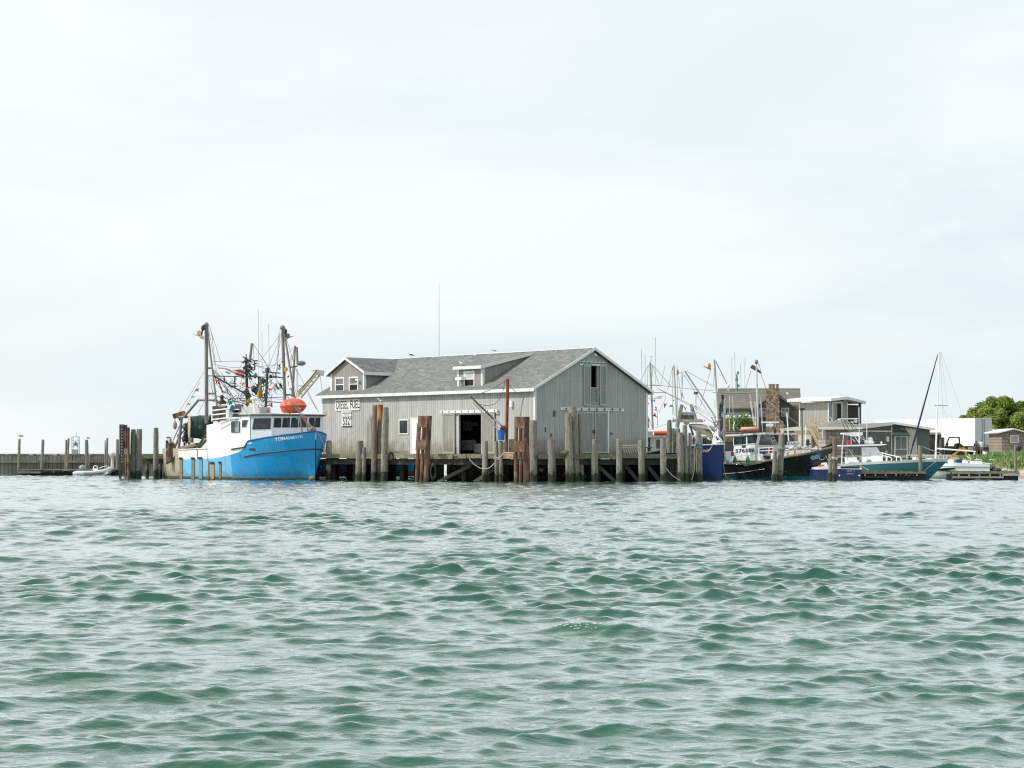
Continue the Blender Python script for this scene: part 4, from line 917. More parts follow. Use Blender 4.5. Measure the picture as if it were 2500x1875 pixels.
m_ = MB(); q = gd(1060, 752, .65); m_.ball(q, .30, .3, .26, 10, 7); eng = None
m_.build('engine_cowl', plain('cowl_grey', (.22, .25, .27), .35), dg_)
m_ = MB(); m_.prism([gd(1035, 762, .45), gd(1088, 762, .45), gd(1092, 800, .45), gd(1080, 870, .45), gd(1045, 870, .45), gd(1030, 800, .45)], (0, .4, 0)); m_.build('engine_leg', M['dk'], dg_)
# ================================================================ boats
class Hull:
    "t runs 0 at the stem to 1 at the stern; v is the half breadth"
    def __init__(s, fr, L, bd, bw, zr, rk=0.0): s.fr, s.L, s.bd, s.bw, s.zr, s.rk = fr, L, bd, bw, zr, rk
    def hv(s, t, z):
        k = max(0, min(1, z/s.zr))**.75; b = interp(s.bw, t)
        return lerp(b, interp(s.bd, t), k) if z >= 0 else b*max(.05, 1+z*.45)
    def u(s, t, z): return t*s.L - s.rk*z*(1-t)**4 if z > 0 else t*s.L - s.rk*z*.6*(1-t)**4
    def P(s, t, z, side=1, off=0): return s.fr.pt(s.u(t, z), side*(s.hv(t, z)+off), z)
    def tz(s, p, side=1):
        lo, hi = 0.0, 1.25
        def pr(t):
            z = 1.0
            for _ in range(4): q = s.P(t, z, side); z = CH + (HY-p[1])*q.y/F
            return 1250+F*q.x/q.y - p[0], z
        sg_ = 1 if pr(lo)[0] > 0 else -1
        for _ in range(40):
            m = (lo+hi)/2
            if pr(m)[0]*sg_ > 0: lo = m
            else: hi = m
        return lo, pr(lo)[1]
    def S(s, p, off=.03): t, z = s.tz(p); return s.P(t, z, 1, off)
    def curve(s, pts): return sorted(s.tz(p) for p in pts)
    def strip(s, mb, zl, zh, t0, t1, nt_=24, nz=6, sides=(1, -1), off=0):
        for sd in sides: mb.grid(lambda a, b: s.P(lerp(t0, t1, a), lerp(zl(lerp(t0, t1, a)), zh(lerp(t0, t1, a)), b), sd, off), nt_, nz)
        return mb
    def deck(s, mb, zf, t0, t1, n=20, inset=.04):
        mb.grid(lambda a, b: s.fr.pt(s.u(lerp(t0, t1, a), zf(lerp(t0, t1, a))), lerp(-1, 1, b)*max(.01, s.hv(lerp(t0, t1, a), zf(lerp(t0, t1, a)))-inset), zf(lerp(t0, t1, a))), n, 4, False); return mb
    def ends(s, mb, t, zl, zh, n=6, off=0):
        mb.grid(lambda a, b: s.fr.pt(s.u(t, 1), lerp(-1, 1, a)*(s.hv(t, lerp(zl, zh, b))), lerp(zl, zh, b)), 4, n, False); return mb
    def cap(s, mb, zf, t0, t1, r=.05, sides=(1, -1), n=24, off=0):
        for sd in sides: mb.path([s.P(lerp(t0, t1, k/n), zf(lerp(t0, t1, k/n)), sd, off) for k in range(n+1)], r, n=6)
        return mb
def cv(c): return lambda t: interp(c, t)
def patch(fr, pts, mat, parent, name, off=.0, th=.03, v=0.0, label=None):
    q = [fr.hitv(p, v) for p in pts]; m = MB().prism([fr.pt(a, v+off, z) for a, z in q], fr.v*th)
    return m.build(name, mat, parent, label)
def rbox(cr, x0, y0, x1, y1, r=6):
    return [cr(*p) for p in ((x0+r, y0), (x1-r, y0), (x1, y0+r), (x1, y1-r), (x1-r, y1), (x0+r, y1), (x0, y1-r), (x0, y0+r))]
def window_q(fr, pts, parent, v=0, sgn=1, frame=None, grow=.05, name='window'):
    q = [fr.hitv(p, v) for p in pts]; ca_ = sum(a for a, z in q)/len(q); cz = sum(z for a, z in q)/len(q)
    o = MB().prism([fr.pt(a+(grow if a > ca_ else -grow), v, z+(grow if z > cz else -grow)) for a, z in q], fr.v*sgn*.03).build(name, frame or M['dk'], parent)
    MB().prism([fr.pt(a, v+sgn*.032, z) for a, z in q], fr.v*sgn*.012).build('pane', M['glass'], o); return o
boatblue = paint('hull_blue', (.0, .285, .63), .48, .4, (.12, .24, .31), scale=.7, wl=(.07, .11, .075))
faded = paint('hull_blue_faded', (.13, .45, .72), .55, .7, (.40, .40, .30), scale=2, wl=(.09, .10, .05))
beige = paint('hull_weathered', (.42, .37, .27), .8, .9, (.12, .12, .07), scale=2.5, wl=(.05, .06, .03))
tan = paint('rub_plate_tan', (.22, .185, .13), .8, .9, (.12, .12, .09), scale=3)
slime = wood('hull_weed', (.025, .04, .018), (.09, .10, .04), ax='a')
netm = wood('green_net', (.004, .028, .024), (.012, .075, .062), ax='a', gscale=3)
# ---------------------------------------------------------------- the blue trawler
TF = Fr((-12.32, 126.0), (-.672, .741), (-.741, -.672))
TH = Hull(TF, 14.1, [(0, .03), (.012, .5), (.04, 1.15), (.08, 1.7), (.15, 2.2), (.25, 2.5), (.9, 2.5), (1, 2.3)],
          [(0, .02), (.05, .22), (.12, .75), (.25, 1.55), (.4, 2.05), (.6, 2.3), (.9, 2.3), (1, 2.0)], 2.6, .02)
tr_ = thing('fishing_trawler', 'bright blue and white fishing trawler hung with pennants at the left of the grey warehouse', 'boat', TF.pt(7, 0, 0))
border = TH.curve([A(215, 1362), A(400, 1362), A(520, 1354), A(600, 1342), A(700, 1318), A(770, 1294), A(815, 1255), A(850, 1196), A(1100, 1152), A(1300, 1128), A(1470, 1110)])
border = [(0, border[0][1]+.02)]+border[1:]
tA = TH.tz(A(215, 1400))[0]; tH = TH.tz(A(470, 1200))[0]; tJ = TH.tz(A(820, 1255))[0]; tS = 1.0
bz = cv(border)
t5 = TH.tz(A(700, 1450))[0]
wl = lambda t: .16 + (.18 if t > t5 else .0)
m_ = MB(); TH.strip(m_, lambda t: .14, bz, 0, t5, 150, 10); m_.build('hull', boatblue, tr_)
m_ = MB(); TH.strip(m_, lambda t: .20, bz, t5, tA, 20, 8); m_.build('hull', faded, tr_, 'faded blue after part of the hull')
m_ = MB(); TH.strip(m_, lambda t: .2, lambda t: bz(t)+.72, tA, 1, 6, 8); TH.ends(m_, 1, -.8, 1.9); m_.build('stern', beige, tr_)
m_ = MB(); TH.strip(m_, lambda t: -.9, lambda t: .14 if t < t5 else .20, 0, 1, 30, 6); m_.build('bottom', slime, tr_)
# white bulwark aft and the house side flush with it
ztop = TH.curve([A(215, 1277), A(470, 1266)])
m_ = MB(); TH.strip(m_, bz, cv(ztop), tH, tA, 14, 4); m_.each('bulwark', M['white'], tr_)
m_ = MB(); TH.cap(m_, lambda t: cv(ztop)(t)+.02, tH, tA, .05); m_.each('rail_cap', M['steelw'], tr_)
hs = TH.curve([A(462, 1050), A(640, 1012), A(652, 1012), A(885, 957)])
tW = TH.tz(A(868, 1100))[0]
m_ = MB()
TH.strip(m_, bz, cv(hs), tW, tH, 100, 8)
m_.grid(lambda a, b: TF.pt(lerp(tW, tH, a)*TH.L, lerp(2.48, -2.48, b), cv(hs)(lerp(tW, tH, a))-.02), 10, 2, False)
m_.grid(lambda a, b: TF.pt(tH*TH.L, lerp(2.49, -2.49, a), lerp(1.2, cv(hs)(tH), b)), 2, 2, False)
m_.build('deckhouse', M['white'], tr_)
m_ = MB(); TH.deck(m_, lambda t: 1.15, tH, .995); m_.build('work_deck', M['beam'], tr_)
m_ = MB(); TH.deck(m_, lambda t: bz(t)-.45, .01, tJ); m_.build('foredeck', M['steelw'], tr_)
m_ = MB(); TH.cap(m_, lambda t: bz(t)+.02, 0, tJ, .045); m_.build('toe_rail', paint('dark_blue_trim', (.02, .10, .25), .5, .3), tr_)
# wheelhouse
zT = TF.hitv(A(885, 962), 2.4)[1]; wz0 = 2.32
P1, P2, P3, P4 = (3.47, 2.44), (2.45, 1.6), (2.25, -2.25), (3.6, -2.44)
foot = [(tW*TH.L+1.2, 2.44), P1, P2, P3, P4, (tW*TH.L+1.2, -2.44)]
m_ = MB().prism([TF.pt(u, v, wz0) for u, v in foot], (0, 0, zT-wz0)); m_.build('wheelhouse', paint('wheelhouse_shade_white', (.74, .79, .84), .4, .25, (.4, .33, .22)), tr_)  # white paint tinted blue to carry the cool shade on the front
def grow(pts, g): return [(u+(g if u > 4 else -g), v+(g if v > 0 else -g)) for u, v in pts]
m_ = MB().prism([TF.pt(u, v, zT) for u, v in grow(foot, .14)], (0, 0, .09)); m_.build('roof', plain('roof_edge_dark', (.06, .07, .07), .6), tr_)
m_ = MB().prism([TF.pt(u, v, zT+.09) for u, v in grow(foot, .05)], (0, 0, .05)); m_.build('roof_top', M['steelw'], tr_)
def subfr(a, b):
    pa, pb = TF.pt(*a, 0), TF.pt(*b, 0); return Fr((pa.x, pa.y), (pb.x-pa.x, pb.y-pa.y))
F12 = subfr(P1, P2); F23 = subfr(P2, P3)
def sg(fr): return -1 if fr.v.y > 0 else 1
window_q(F12, [A(912, 994), A(1054, 991), A(1050, 1076), A(897, 1080)], tr_, 0, sg(F12))
for (x0, x1, y0, y1) in ((1090, 1150, 990, 1062), (1170, 1228, 988, 1062), (1248, 1306, 988, 1062), (1324, 1386, 986, 1060), (1412, 1457, 986, 1060), (1470, 1508, 986, 1060)):
    window_q(F23, [A(x0+8, y0), A(x1, y0), A(x1-2, y1), A(x0, y1)], tr_, 0, sg(F23))
sw = window_q(TF, rbox(A, 699, 1012, 781, 1118, 5), tr_, 2.5, 1, M['gel'], .04)
patch(TF, [A(737, 1018), A(776, 1018), A(776, 1112), A(737, 1112)], plain('sliding_pane', (.25, .29, .28), .2), sw, 'sliding_pane', .05, .02, 2.5)
window_q(TF, [A(800, 1003), A(854, 1000), A(836, 1065), A(798, 1066)], tr_, 2.5, 1, M['gel'], .03)
patch(TF, rbox(A, 790, 880, 962, 950, 3), plain('cabinet_grey', (.42, .44, .45), .6), tr_, 'deck_cabinet', .0, -.8, 1.6)
lettering('NY 8588 GV', A(650, 994), A(765, 985), A(764, 1003), A(652, 1014), lambda p: TH.S(p, .03), M['black_l'], tr_, (0, 0, 0), .01)
nm = lettering('TOMAHAWK', A(1100, 1166), A(1362, 1138), A(1360, 1164), A(1104, 1196), lambda p: TH.S(p, .035), M['white_l'], tr_, (0, 0, 0), .012)
m_ = MB(); rl_ = TH.curve([A(812, 1341), A(1000, 1305), A(1200, 1268), A(1478, 1214)]); rl_ = [(0, rl_[0][1])]+rl_[1:]
TH.cap(m_, cv(rl_), 0, TH.tz(A(812, 1341))[0], .045, n=20, off=.02); m_.build('rub_rail', M['dk'], tr_)
m_ = MB(); m_.path([TH.S(A(700, 1271)), TH.S(A(825, 1250))], .05); m_.build('rub_rail', M['dk'], tr_)
m_ = MB(); q = [TH.S(p, .01) for p in rbox(A, 862, 1262, 916, 1281, 6)]; m_.prism(q, TF.v*.03); m_.build('hawse_hole', M['dk'], tr_)
for x0, x1, y0, mt in ((226, 250, 1352, tan), (334, 362, 1352, tan), (402, 432, 1350, plain('rub_plate_blue', (.16, .30, .36), .8)), (512, 542, 1395, paint('rub_plate_ochre', (.42, .27, .10), .8, .6)), (588, 606, 1390, tan), (486, 494, 1368, tan)):
    m_ = MB(); K = 6
    rs = [[TH.S(A(x, lerp(y0+10, 1542, k/K)), .05) for x in (x0, x1)] for k in range(K+1)]
    for a, b in zip(rs, rs[1:]): m_.prism([a[0], a[1], b[1], b[0]], TF.v*-.06)
    o = m_.build('rub_plate', mt, tr_)
    if x0 != 486:
        m_ = MB(); m_.prism([TH.S(p, .04) for p in rbox(A, x0-3, y0-8, x1+1, y0+10, 5)], TF.v*.05); m_.build('scupper', M['black'], o)
m_ = MB(); m_.path([TH.S(A(386, 1272)), TH.S(A(388, 1362))], .02); m_.build('seam', M['rust'], tr_)
m_ = MB(); q = W(A(1440, 1535), 125.6); m_.ball(q, .2, .15, .14); m_.build('bow_shoe', tan, tr_)
def bars(lst, par, cr, nm_, mt, n=8):
    for it in lst:
        (a, b, w, d) = it[:4]; d2 = it[4] if len(it) > 4 else d; m_ = MB(); m_.tube(W(cr(*a), d), W(cr(*b), d2), sc(w*(cr(1, 0)[0]-cr(0, 0)[0]), d)/2, n=n); m_.build(nm_, mt, par)
sA = .26522
# masts and outriggers
mast = paint('mast_paint', (.215, .205, .175), .6, .8, (.11, .09, .06), scale=2)
dkg = paint('mast_dark_green', (.03, .045, .045), .6, .4, (.12, .10, .08))
for nm_, parts in (('outrigger', [((466, 125), (468, 1030), 33, 131.2), ((472, 130), (582, 1025), 17, 131.2, 130.2)]), ('outrigger', [((1168, 150), (1190, 830), 29, 132.5), ((1178, 160), (1280, 800), 18, 132.5, 131.5)])):
    (a, b, w, d) = parts[0]; m_ = MB(); m_.tube(W(A(*a), d), W(A(*b), d), sc(w*sA, d)/2, n=10); m_.ball(W(A(*a), d), .17); o = m_.build(nm_, mast, tr_)
    (a, b, w, d, d2) = parts[1]; m_ = MB(); m_.tube(W(A(*a), d), W(A(*b), d2), sc(w*sA, d)/2, n=8); m_.build('brace', mast, o)
    m_ = MB()
    for y in ((525, 760) if parts[0][0][0] < 900 else (770,)):
        x1 = lerp(parts[0][0][0], parts[0][1][0], (y-130)/900); x2 = lerp(parts[1][0][0], parts[1][1][0], (y-130)/(900 if x1 < 900 else 660)); m_.tube(W(A(x1, y), d), W(A(x2, y-4), d), .06)
    m_.build('rung', mast, o)
bars([((886, 295), (866, 470), 24, 133), ((1284, 318), (1256, 790), 19, 133), ((833, 395), (836, 470), 12, 131.5)], tr_, A, 'derrick_post', mast)
bars([((833, 450), (845, 870), 26, 131.5), ((1030, 530), (1012, 890), 24, 130.5)], tr_, A, 'mast', dkg)
bars([((482, 594), (1175, 610), 9, 131), ((525, 590), (890, 795), 14, 130.8), ((550, 775), (850, 860), 6, 131), ((700, 805), (1180, 790), 6, 131.5), ((1010, 830), (1160, 840), 8, 131)], tr_, A, 'spreader', dkg)
bars([((525, 530), (735, 855), 7, 132), ((545, 540), (752, 850), 7, 132), ((512, 500), (545, 600), 14, 131.5)], tr_, A, 'derrick_boom', paint('derrick_tan', (.38, .34, .26), .6, .6))
m_ = MB()
for (a, b) in (((630, 600), (632, 645)), ((728, 605), (730, 700)), ((720, 690), (745, 692)), ((905, 610), (925, 615)), ((855, 600), (890, 604)), ((860, 620), (890, 622)), ((945, 600), (948, 700)), ((890, 455), (940, 455)), ((895, 490), (935, 475)), ((910, 455), (912, 540)), ((855, 540), (912, 540)), ((985, 558), (1150, 570)), ((1105, 560), (1108, 600)), ((1080, 600), (1170, 612)), ((1005, 560), (1065, 562)), ((1245, 515), (1310, 503)), ((970, 700), (1040, 660))): m_.tube(W(A(*a), 131), W(A(*b), 131), .045, n=6)
m_.each('mast_fittings', dkg, tr_)
m_ = MB()
random.seed(21)
for k in range(26): q = W(A(random.gauss(842, 22), random.uniform(440, 560)), 131.3+random.uniform(-.3, .3)); m_.tube(q, q+Vector((random.uniform(-.5, .5), 0, random.uniform(-.6, .3))), random.uniform(.02, .05), n=4)
for (x, y, r) in ((830, 460, .13), (862, 500, .12), (815, 520, .09), (880, 520, .10), (835, 745, .22), (850, 780, .2), (905, 715, .22), (930, 740, .2), (1000, 640, .13), (1030, 540, .16), (1010, 770, .14), (1060, 600, .12), (610, 790, .14), (612, 830, .17), (640, 840, .1)): m_.ball(W(A(x, y), 131), r, jit=.15)
m_.each('rigging_gear', dkg, tr_)
m_ = MB(); random.seed(33); nodes = [(470, 140), (470, 600), (830, 455), (845, 600), (1030, 540), (1170, 160), (1175, 610), (1280, 790), (885, 300), (700, 850), (760, 860), (1000, 880), (1100, 940), (1240, 830), (620, 780), (560, 850), (910, 800), (1285, 320)]
for k in range(34):
    a, b = random.sample(nodes, 2)
    if abs(a[0]-b[0]) > 420: continue
    m_.tube(W(A(a[0]+random.uniform(-12, 12), a[1]+random.uniform(-15, 15)), 131), W(A(b[0]+random.uniform(-12, 12), b[1]+random.uniform(-15, 15)), 130.6), .012, n=3)
for k in range(70):
    x = random.uniform(560, 1130); y = random.gauss(760, 70); q = W(A(x, y), 130.8+random.uniform(-.5, .5)); m_.tube(q, q+Vector((random.uniform(-.7, .7), 0, random.uniform(-.5, .7))), random.uniform(.008, .028), n=3)
m_.build('tangled_lines', M['wire'], tr_)['kind'] = 'stuff'
# lattice boom on the right
m_ = MB(); d = 130
for (a, b) in (((1305, 785), (1492, 560)), ((1335, 795), (1520, 575)), ((1305, 760), (1480, 545))): m_.tube(W(A(*a), d), W(A(*b), d), .075, n=6)
m_.bar(W(A(1480, 560), d), W(A(1548, 572), d), .3, .35); m_.bar(W(A(1490, 545), d), W(A(1548, 548), d), .1, .06)
for k in range(6): m_.tube(W(A(1312+33*k, 745-38*k), d), W(A(1350+33*k, 765-38*k), d), .035, n=5)
m_.build('lattice_boom', paint('boom_tan', (.50, .46, .36), .6, .7, (.2, .14, .07)), tr_)
m_ = MB()
for (a, b) in (((1300, 745), (1432, 610)), ((1432, 610), (1480, 545)), ((1340, 800), (1450, 670)), ((1435, 552), (1488, 540)), ((1310, 685), (1370, 690))): m_.tube(W(A(*a), d-.2), W(A(*b), d-.2), .02, n=4)
m_.each('hydraulic_line', M['dk'], tr_)
# paravanes hanging from the outriggers
def paravane(x, y, s, flip, d, mt, par):
    m_ = MB(); P = lambda a, b: W(A(x+a*s*flip, y+b*s), d)
    m_.prism([P(-110, -10), P(0, 15), P(-5, 28), P(-60, 12)], (0, .25, 0)); m_.prism([P(-60, 0), P(-30, 14), P(-18, -25), P(-35, -42), P(-58, -30)], (0, .06, 0)); m_.tube(P(-30, 20), P(0, 38), .07)
    o = m_.build('paravane', mt, par); m_ = MB(); m_.tube(P(-10, -45), P(-18, 10), .05); m_.ball(P(-4, -62), .13, .1, .2); m_.tube(P(-4, -60), P(8, -95), .03); m_.build('shackle', M['dk'], o)
cream = paint('paravane_cream', (.58, .42, .28), .6, .5)
paravane(440, 215, 1.0, 1, 131, cream, tr_); paravane(1190, 232, .75, -1, 132.3, mast, tr_)
m_ = MB(); q = W(A(1338, 478), 132.2); m_.ball(q, .32, .15, .17, rot=.2); m_.tube(W(A(1300, 330), 132.2), W(A(1305, 470), 132.2), .07); m_.build('fish_weight', mast, tr_)
# stern gantry, net reel, trawl door
bars([((262, 972), (392, 818), 24, 133.5), ((390, 816), (548, 816), 22, 133.5, 132.6), ((548, 816), (604, 856), 22, 132.6), ((165, 972), (400, 975), 22, 134.2, 133), ((238, 985), (212, 1265), 26, 134), ((330, 1000), (335, 1210), 30, 133.4)], tr_, A, 'gantry', mast)
m_ = MB(); m_.bar(W(A(165, 968), 134.1), W(A(268, 935), 134), .35, .3); m_.prism([W(A(205, 985), 134), W(A(250, 985), 134), W(A(226, 1022), 134)], (0, .2, 0)); m_.build('gantry_head', M['rust'], tr_)
m_ = MB(); m_.ball(W(A(178, 1050), 134), .14, .1, .28); m_.tube(W(A(178, 985), 134), W(A(178, 1040), 134), .03); m_.build('block', M['steel'], tr_)
c0 = W(A(412, 1066), 132.2); ax = Vector((-.97, -.25, 0)); axu = Vector((.25, -.97, 0))
def disc(c, r, w, m, n=18, jit=0):
    rs = []
    for (o_, q) in ((-w/2, r*.97), (-w/4, r), (w/4, r), (w/2, r*.97)):
        rs.append([c+ax*o_+(axu*math.cos(2*math.pi*k/n)+Vector((0, 0, 1))*math.sin(2*math.pi*k/n))*q*(1+random.uniform(-jit, jit)) for k in range(n)])
    return m.rings(rs)
m_ = MB()
for o_, q in ((-.6, .66), (-.3, .74), (0, .78), (.3, .74), (.55, .68)): disc(c0+ax*o_, q, .34, m_, 20, .03)
o = m_.build('net_reel', netm, tr_)
m_ = MB(); disc(c0+ax*.72, .78, .07, m_); m_.build('flange', paint('flange_tan', (.40, .36, .27), .7, .8), o)
m_ = MB(); m_.ball(W(A(470, 1000), 131.9), .5, .3, .3, jit=.15); m_.ball(W(A(500, 985), 131.9), .3, .3, .2, jit=.15); m_.build('net_heap', netm, o)
m_ = MB(); random.seed(9)
for k in range(30):
    x = random.uniform(258, 316); y = random.uniform(1010, 1215); p = [W(A(x+random.uniform(-14, 14), y+j*22+random.uniform(-8, 8)), 133.6+random.uniform(-.3, .3)) for j in range(4)]; m_.path(p, random.uniform(.02, .055), n=5)
for k in range(6): m_.ball(W(A(random.uniform(265, 310), random.uniform(1010, 1220)), 133.7), random.uniform(.12, .25), jit=.2)
m_.build('hydraulic_hoses', M['dk'], tr_)
m_ = MB(); m_.prism([W(A(*p), 133.6) for p in ((160, 1206), (186, 1240), (184, 1310), (150, 1385), (94, 1406), (92, 1310), (112, 1216))], (0, .15, 0)); m_.prism([W(A(*p), 133.5) for p in ((110, 1210), (165, 1206), (168, 1222), (112, 1228))], (0, .25, 0)); m_.build('trawl_door', rust('door_rust', (.15, .065, .045), (.05, .04, .04), (.30, .22, .18)), tr_)
m_ = MB(); m_.prism([W(A(*p), 133.45) for p in ((94, 1398), (150, 1362), (184, 1318), (186, 1328), (152, 1384), (96, 1410))], (0, .3, 0)); m_.build('door_shoe', M['dk'], tr_)
bars([((228, 1035), (150, 1215), 9, 134.6), ((232, 1040), (190, 1230), 8, 134.4), ((240, 1110), (180, 1240), 22, 134.5), ((200, 1130), (212, 1240), 8, 134.2)], tr_, A, 'warp', rust('warp_rust', (.28, .17, .11), (.12, .08, .06), (.40, .33, .26)))
m_ = MB(); m_.bar(W(A(236, 1262), 133.5), W(A(390, 1225), 132.5), .35, .2); m_.bar(W(A(380, 1262), 132.3), W(A(465, 1130), 131.6), .12, .1); m_.bar(W(A(400, 1258), 132.3), W(A(468, 1180), 131.6), .16, .1); m_.ball(W(A(350, 1250), 132.9), .5, .3, .16, jit=.1); m_.build('deck_gear', tan, tr_)
# upper deck
dU = 129.2
m_ = MB()
for y0, y1 in ((915, 898), (955, 940), (998, 982)): m_.tube(W(A(517, y0), dU), W(A(656, y1), dU-.9), .045)
for x in (518, 652): m_.tube(W(A(x, 905), dU), W(A(x, 1015), dU), .04)
for y in (905, 940): m_.tube(W(A(690, y), dU-.9), W(A(768, y-2), dU-1.3), .03)
m_.each('rail', M['white'], tr_)
m_ = MB(); box_px(m_, A(522, 872), A(588, 1010), 130, .5); box_px(m_, A(592, 868), A(650, 1005), 130.1, .5); box_px(m_, A(726, 856), A(800, 930), 130, .5); m_.each('fish_crates', wood('crate_brown', (.07, .045, .03), (.20, .13, .09)), tr_)
m_ = MB(); box_px(m_, A(575, 866), A(645, 884), 129.9, .2); m_.build('tarp', M['steel'], tr_)
m_ = MB(); box_px(m_, A(700, 900), A(765, 972), 130, .5); m_.build('shade_gap', M['dk'], tr_)
m_ = MB(); q = W(A(677, 978), 127.9); m_.path([q, W(A(677, 905), 127.9), W(A(688, 884), 127.8)], .21, n=12); o = m_.build('vent_cowl', M['white'], tr_)
m_ = MB(); c = W(A(702, 894), 127.7); rs = [[c+Vector((sc(22*sA, 128)*k*math.cos(a)+.05, -.15*k, sc(31*sA, 128)*k*math.sin(a))) for a in [i*math.pi/7 for i in range(14)]] for k in (.3, .8, 1)]; m_.rings(rs); m_.build('cowl_mouth', paint('cowl_blue', (.0, .13, .38), .4, .2), o)
m_ = MB(); q = W(A(910, 945), 127.6); m_.tube(q, W(A(910, 822), 127.6), .06); o = m_.build('radar_post', M['white'], tr_)
m_ = MB(); c = W(A(910, 805), 127.6); m_.rings([[c+Vector((r*math.cos(a), r*math.sin(a), z)) for a in [i*math.pi/8 for i in range(16)]] for z, r in ((-.12, .15), (-.1, .24), (0, .27), (.08, .25), (.12, .12))]); m_.build('radar_dome', M['gel'], o)
# orange raft
m_ = MB(); c = W(A(1272, 868), 128.3)
def obal(c, r, h, mm): mm.rings([[c+Vector((q*r*math.cos(a), q*r*math.sin(a), z*h)) for a in [i*math.pi/10 for i in range(20)]] for z, q in ((-1, .45), (-.8, .7), (-.35, .92), (-.04, 1.0), (-.03, 1.04), (.04, 1.04), (.05, .98), (.4, .88), (.75, .66), (.95, .38), (1, .1))])
obal(c, sc(118*sA, 128), sc(68*sA, 128), m_); m_.build('survival_raft', M['orange'], tr_)
m_ = MB(); obal(W(A(1202, 874), 128.0), sc(58*sA, 128), sc(62*sA, 128), m_); m_.build('survival_raft', M['orange'], tr_)
m_ = MB(); m_.ball(W(A(1016, 920), 128.2), .22); m_.build('buoy', M['red'], tr_)
m_ = MB(); m_.tube(W(A(1184, 870), 127.9), W(A(1184, 940), 127.9), .05); m_.build('deck_post', M['white'], tr_)
m_ = MB()
for (a, b) in (((1330, 975), (1348, 1118)), ((1388, 1010), (1402, 1105)), ((1440, 1075), (1474, 1085)), ((1412, 1050), (1440, 1100)), ((1460, 1075), (1462, 1110))): m_.tube(W(A(*a), 126.4), W(A(*b), 126.4), .045)
for (x, y, r) in ((1440, 1082, .14), (1462, 1092, .13), (1420, 1095, .1)): m_.ball(W(A(x, y), 126.3), r, jit=.2)
m_.each('bow_bitts', tan, tr_)
m_ = MB(); m_.path([TF.pt(.35, -.9, 2.95), TF.pt(.1, 0, 3.0), TF.pt(.35, .9, 2.95)], .04); m_.build('bow_rail', M['steel'], tr_)
# running rigging
m_ = MB()
def wires(lst, cr, d, m, r=.016):
    for it in lst:
        a, b = it[0], it[1]; sag = it[2] if len(it) > 2 else 0; pts = []
        for k in range(7):
            t_ = k/6; p = W((lerp(cr(*a)[0], cr(*b)[0], t_), lerp(cr(*a)[1], cr(*b)[1], t_)+sag*4*t_*(1-t_)*.26), d); pts.append(p)
        m.path(pts, r, n=4)
wires([((482, 130), (545, 480)), ((500, 150), (600, 470)), ((485, 120), (525, 260), -20), ((520, 250), (560, 560)), ((445, 560), (210, 935)), ((410, 650), (270, 900)), ((520, 462), (830, 458)), ((520, 485), (820, 520), 10), ((445, 830), (385, 955)),
 ((560, 560), (760, 760)), ((600, 560), (700, 720)), ((740, 600), (690, 720)), ((800, 600), (750, 830)), ((900, 300), (905, 450)), ((875, 330), (855, 450)), ((955, 510), (1120, 490)), ((1145, 160), (1110, 560), 60), ((1130, 200), (1120, 560)), ((1205, 260), (1300, 560)),
 ((1275, 330), (1240, 560)), ((1290, 340), (1250, 600)), ((1300, 530), (1300, 790)), ((1308, 530), (1310, 790)), ((1310, 560), (1500, 930)), ((1515, 600), (1535, 760)), ((1400, 760), (1480, 900)), ((1230, 480), (1250, 400)), ((490, 620), (490, 1000)), ((515, 640), (522, 790)), ((570, 620), (700, 760)), ((1060, 620), (1065, 860)), ((980, 560), (1180, 760)), ((760, 790), (850, 860)), ((1240, 560), (1300, 780))], A, 131, m_)
wires([((1250, 800), (1440, 1065)), ((1235, 810), (1420, 1070)), ((1220, 800), (1400, 1050)), ((1265, 850), (1445, 1080))], A, 127.5, m_)
wires([((915, 985), (1040, 1060)), ((780, 860), (860, 960))], A, 127.2, m_, .012)
m_.each('rigging_wire', M['wirel'], tr_)
m_ = MB(); wires([((1040, 118), (1047, 590)), ((943, -20), (950, 600)), ((978, 200), (980, 560))], A, 130, m_, .013); m_.each('whip_antenna', M['wirel'], tr_)
# pennants and flags are parts of the dressed boat
def flag(cr, pts, d, mt, par, nm_='pennant', wave=.12):
    P = [cr(*p) for p in pts]; m_ = MB(); n = 6
    if len(P) == 3: P = [P[0], P[1], P[2], P[2]]
    f1 = lambda a, b, o: W((lerp(lerp(P[0][0], P[1][0], a), lerp(P[3][0], P[2][0], a), b), lerp(lerp(P[0][1], P[1][1], a), lerp(P[3][1], P[2][1], a), b)), d)+Vector((0, o+wave*math.sin(a*6+b*3), .04*math.sin(a*9+b*2)))
    m_.grid(lambda a, b: f1(a, b, 0), n, n); m_.grid(lambda a, b: f1(a, b, .012), n, n); return m_.build(nm_, mt, par)
def stripes(name, cols, dirv, width):
    if name in MC: return MC[name]
    s = Nd(name); f = s.math('FRACT', s.math('DIVIDE', s.dot(s.pos, dirv), width)); MC[name] = s.done(s.mix(s.math('GREATER_THAN', f, .5), *cols), .8); return MC[name]
usf = stripes('red_white_stripes', ((.42, .03, .04), (.62, .52, .48)), (.30, 0, 1), .24)
flag(A, [(600, 522), (812, 545), (815, 632), (770, 596)], 130.9, usf, tr_, 'flag', .25)
flag(A, [(540, 610), (585, 640), (640, 790), (600, 720)], 130.9, usf, tr_, 'flag'); flag(A, [(1100, 665), (1160, 665), (1170, 715), (1110, 720)], 130.5, stripes('black_white_stripes', ((.02, .02, .02), (.7, .7, .7)), (1, 0, .7), .3), tr_, 'flag')
flag(A, [(1020, 675), (1105, 690), (1110, 725), (1030, 720)], 130.4, stripes('red_white_check', ((.50, .02, .03), (.75, .70, .68)), (.5, 0, 1), .55), tr_, 'flag')
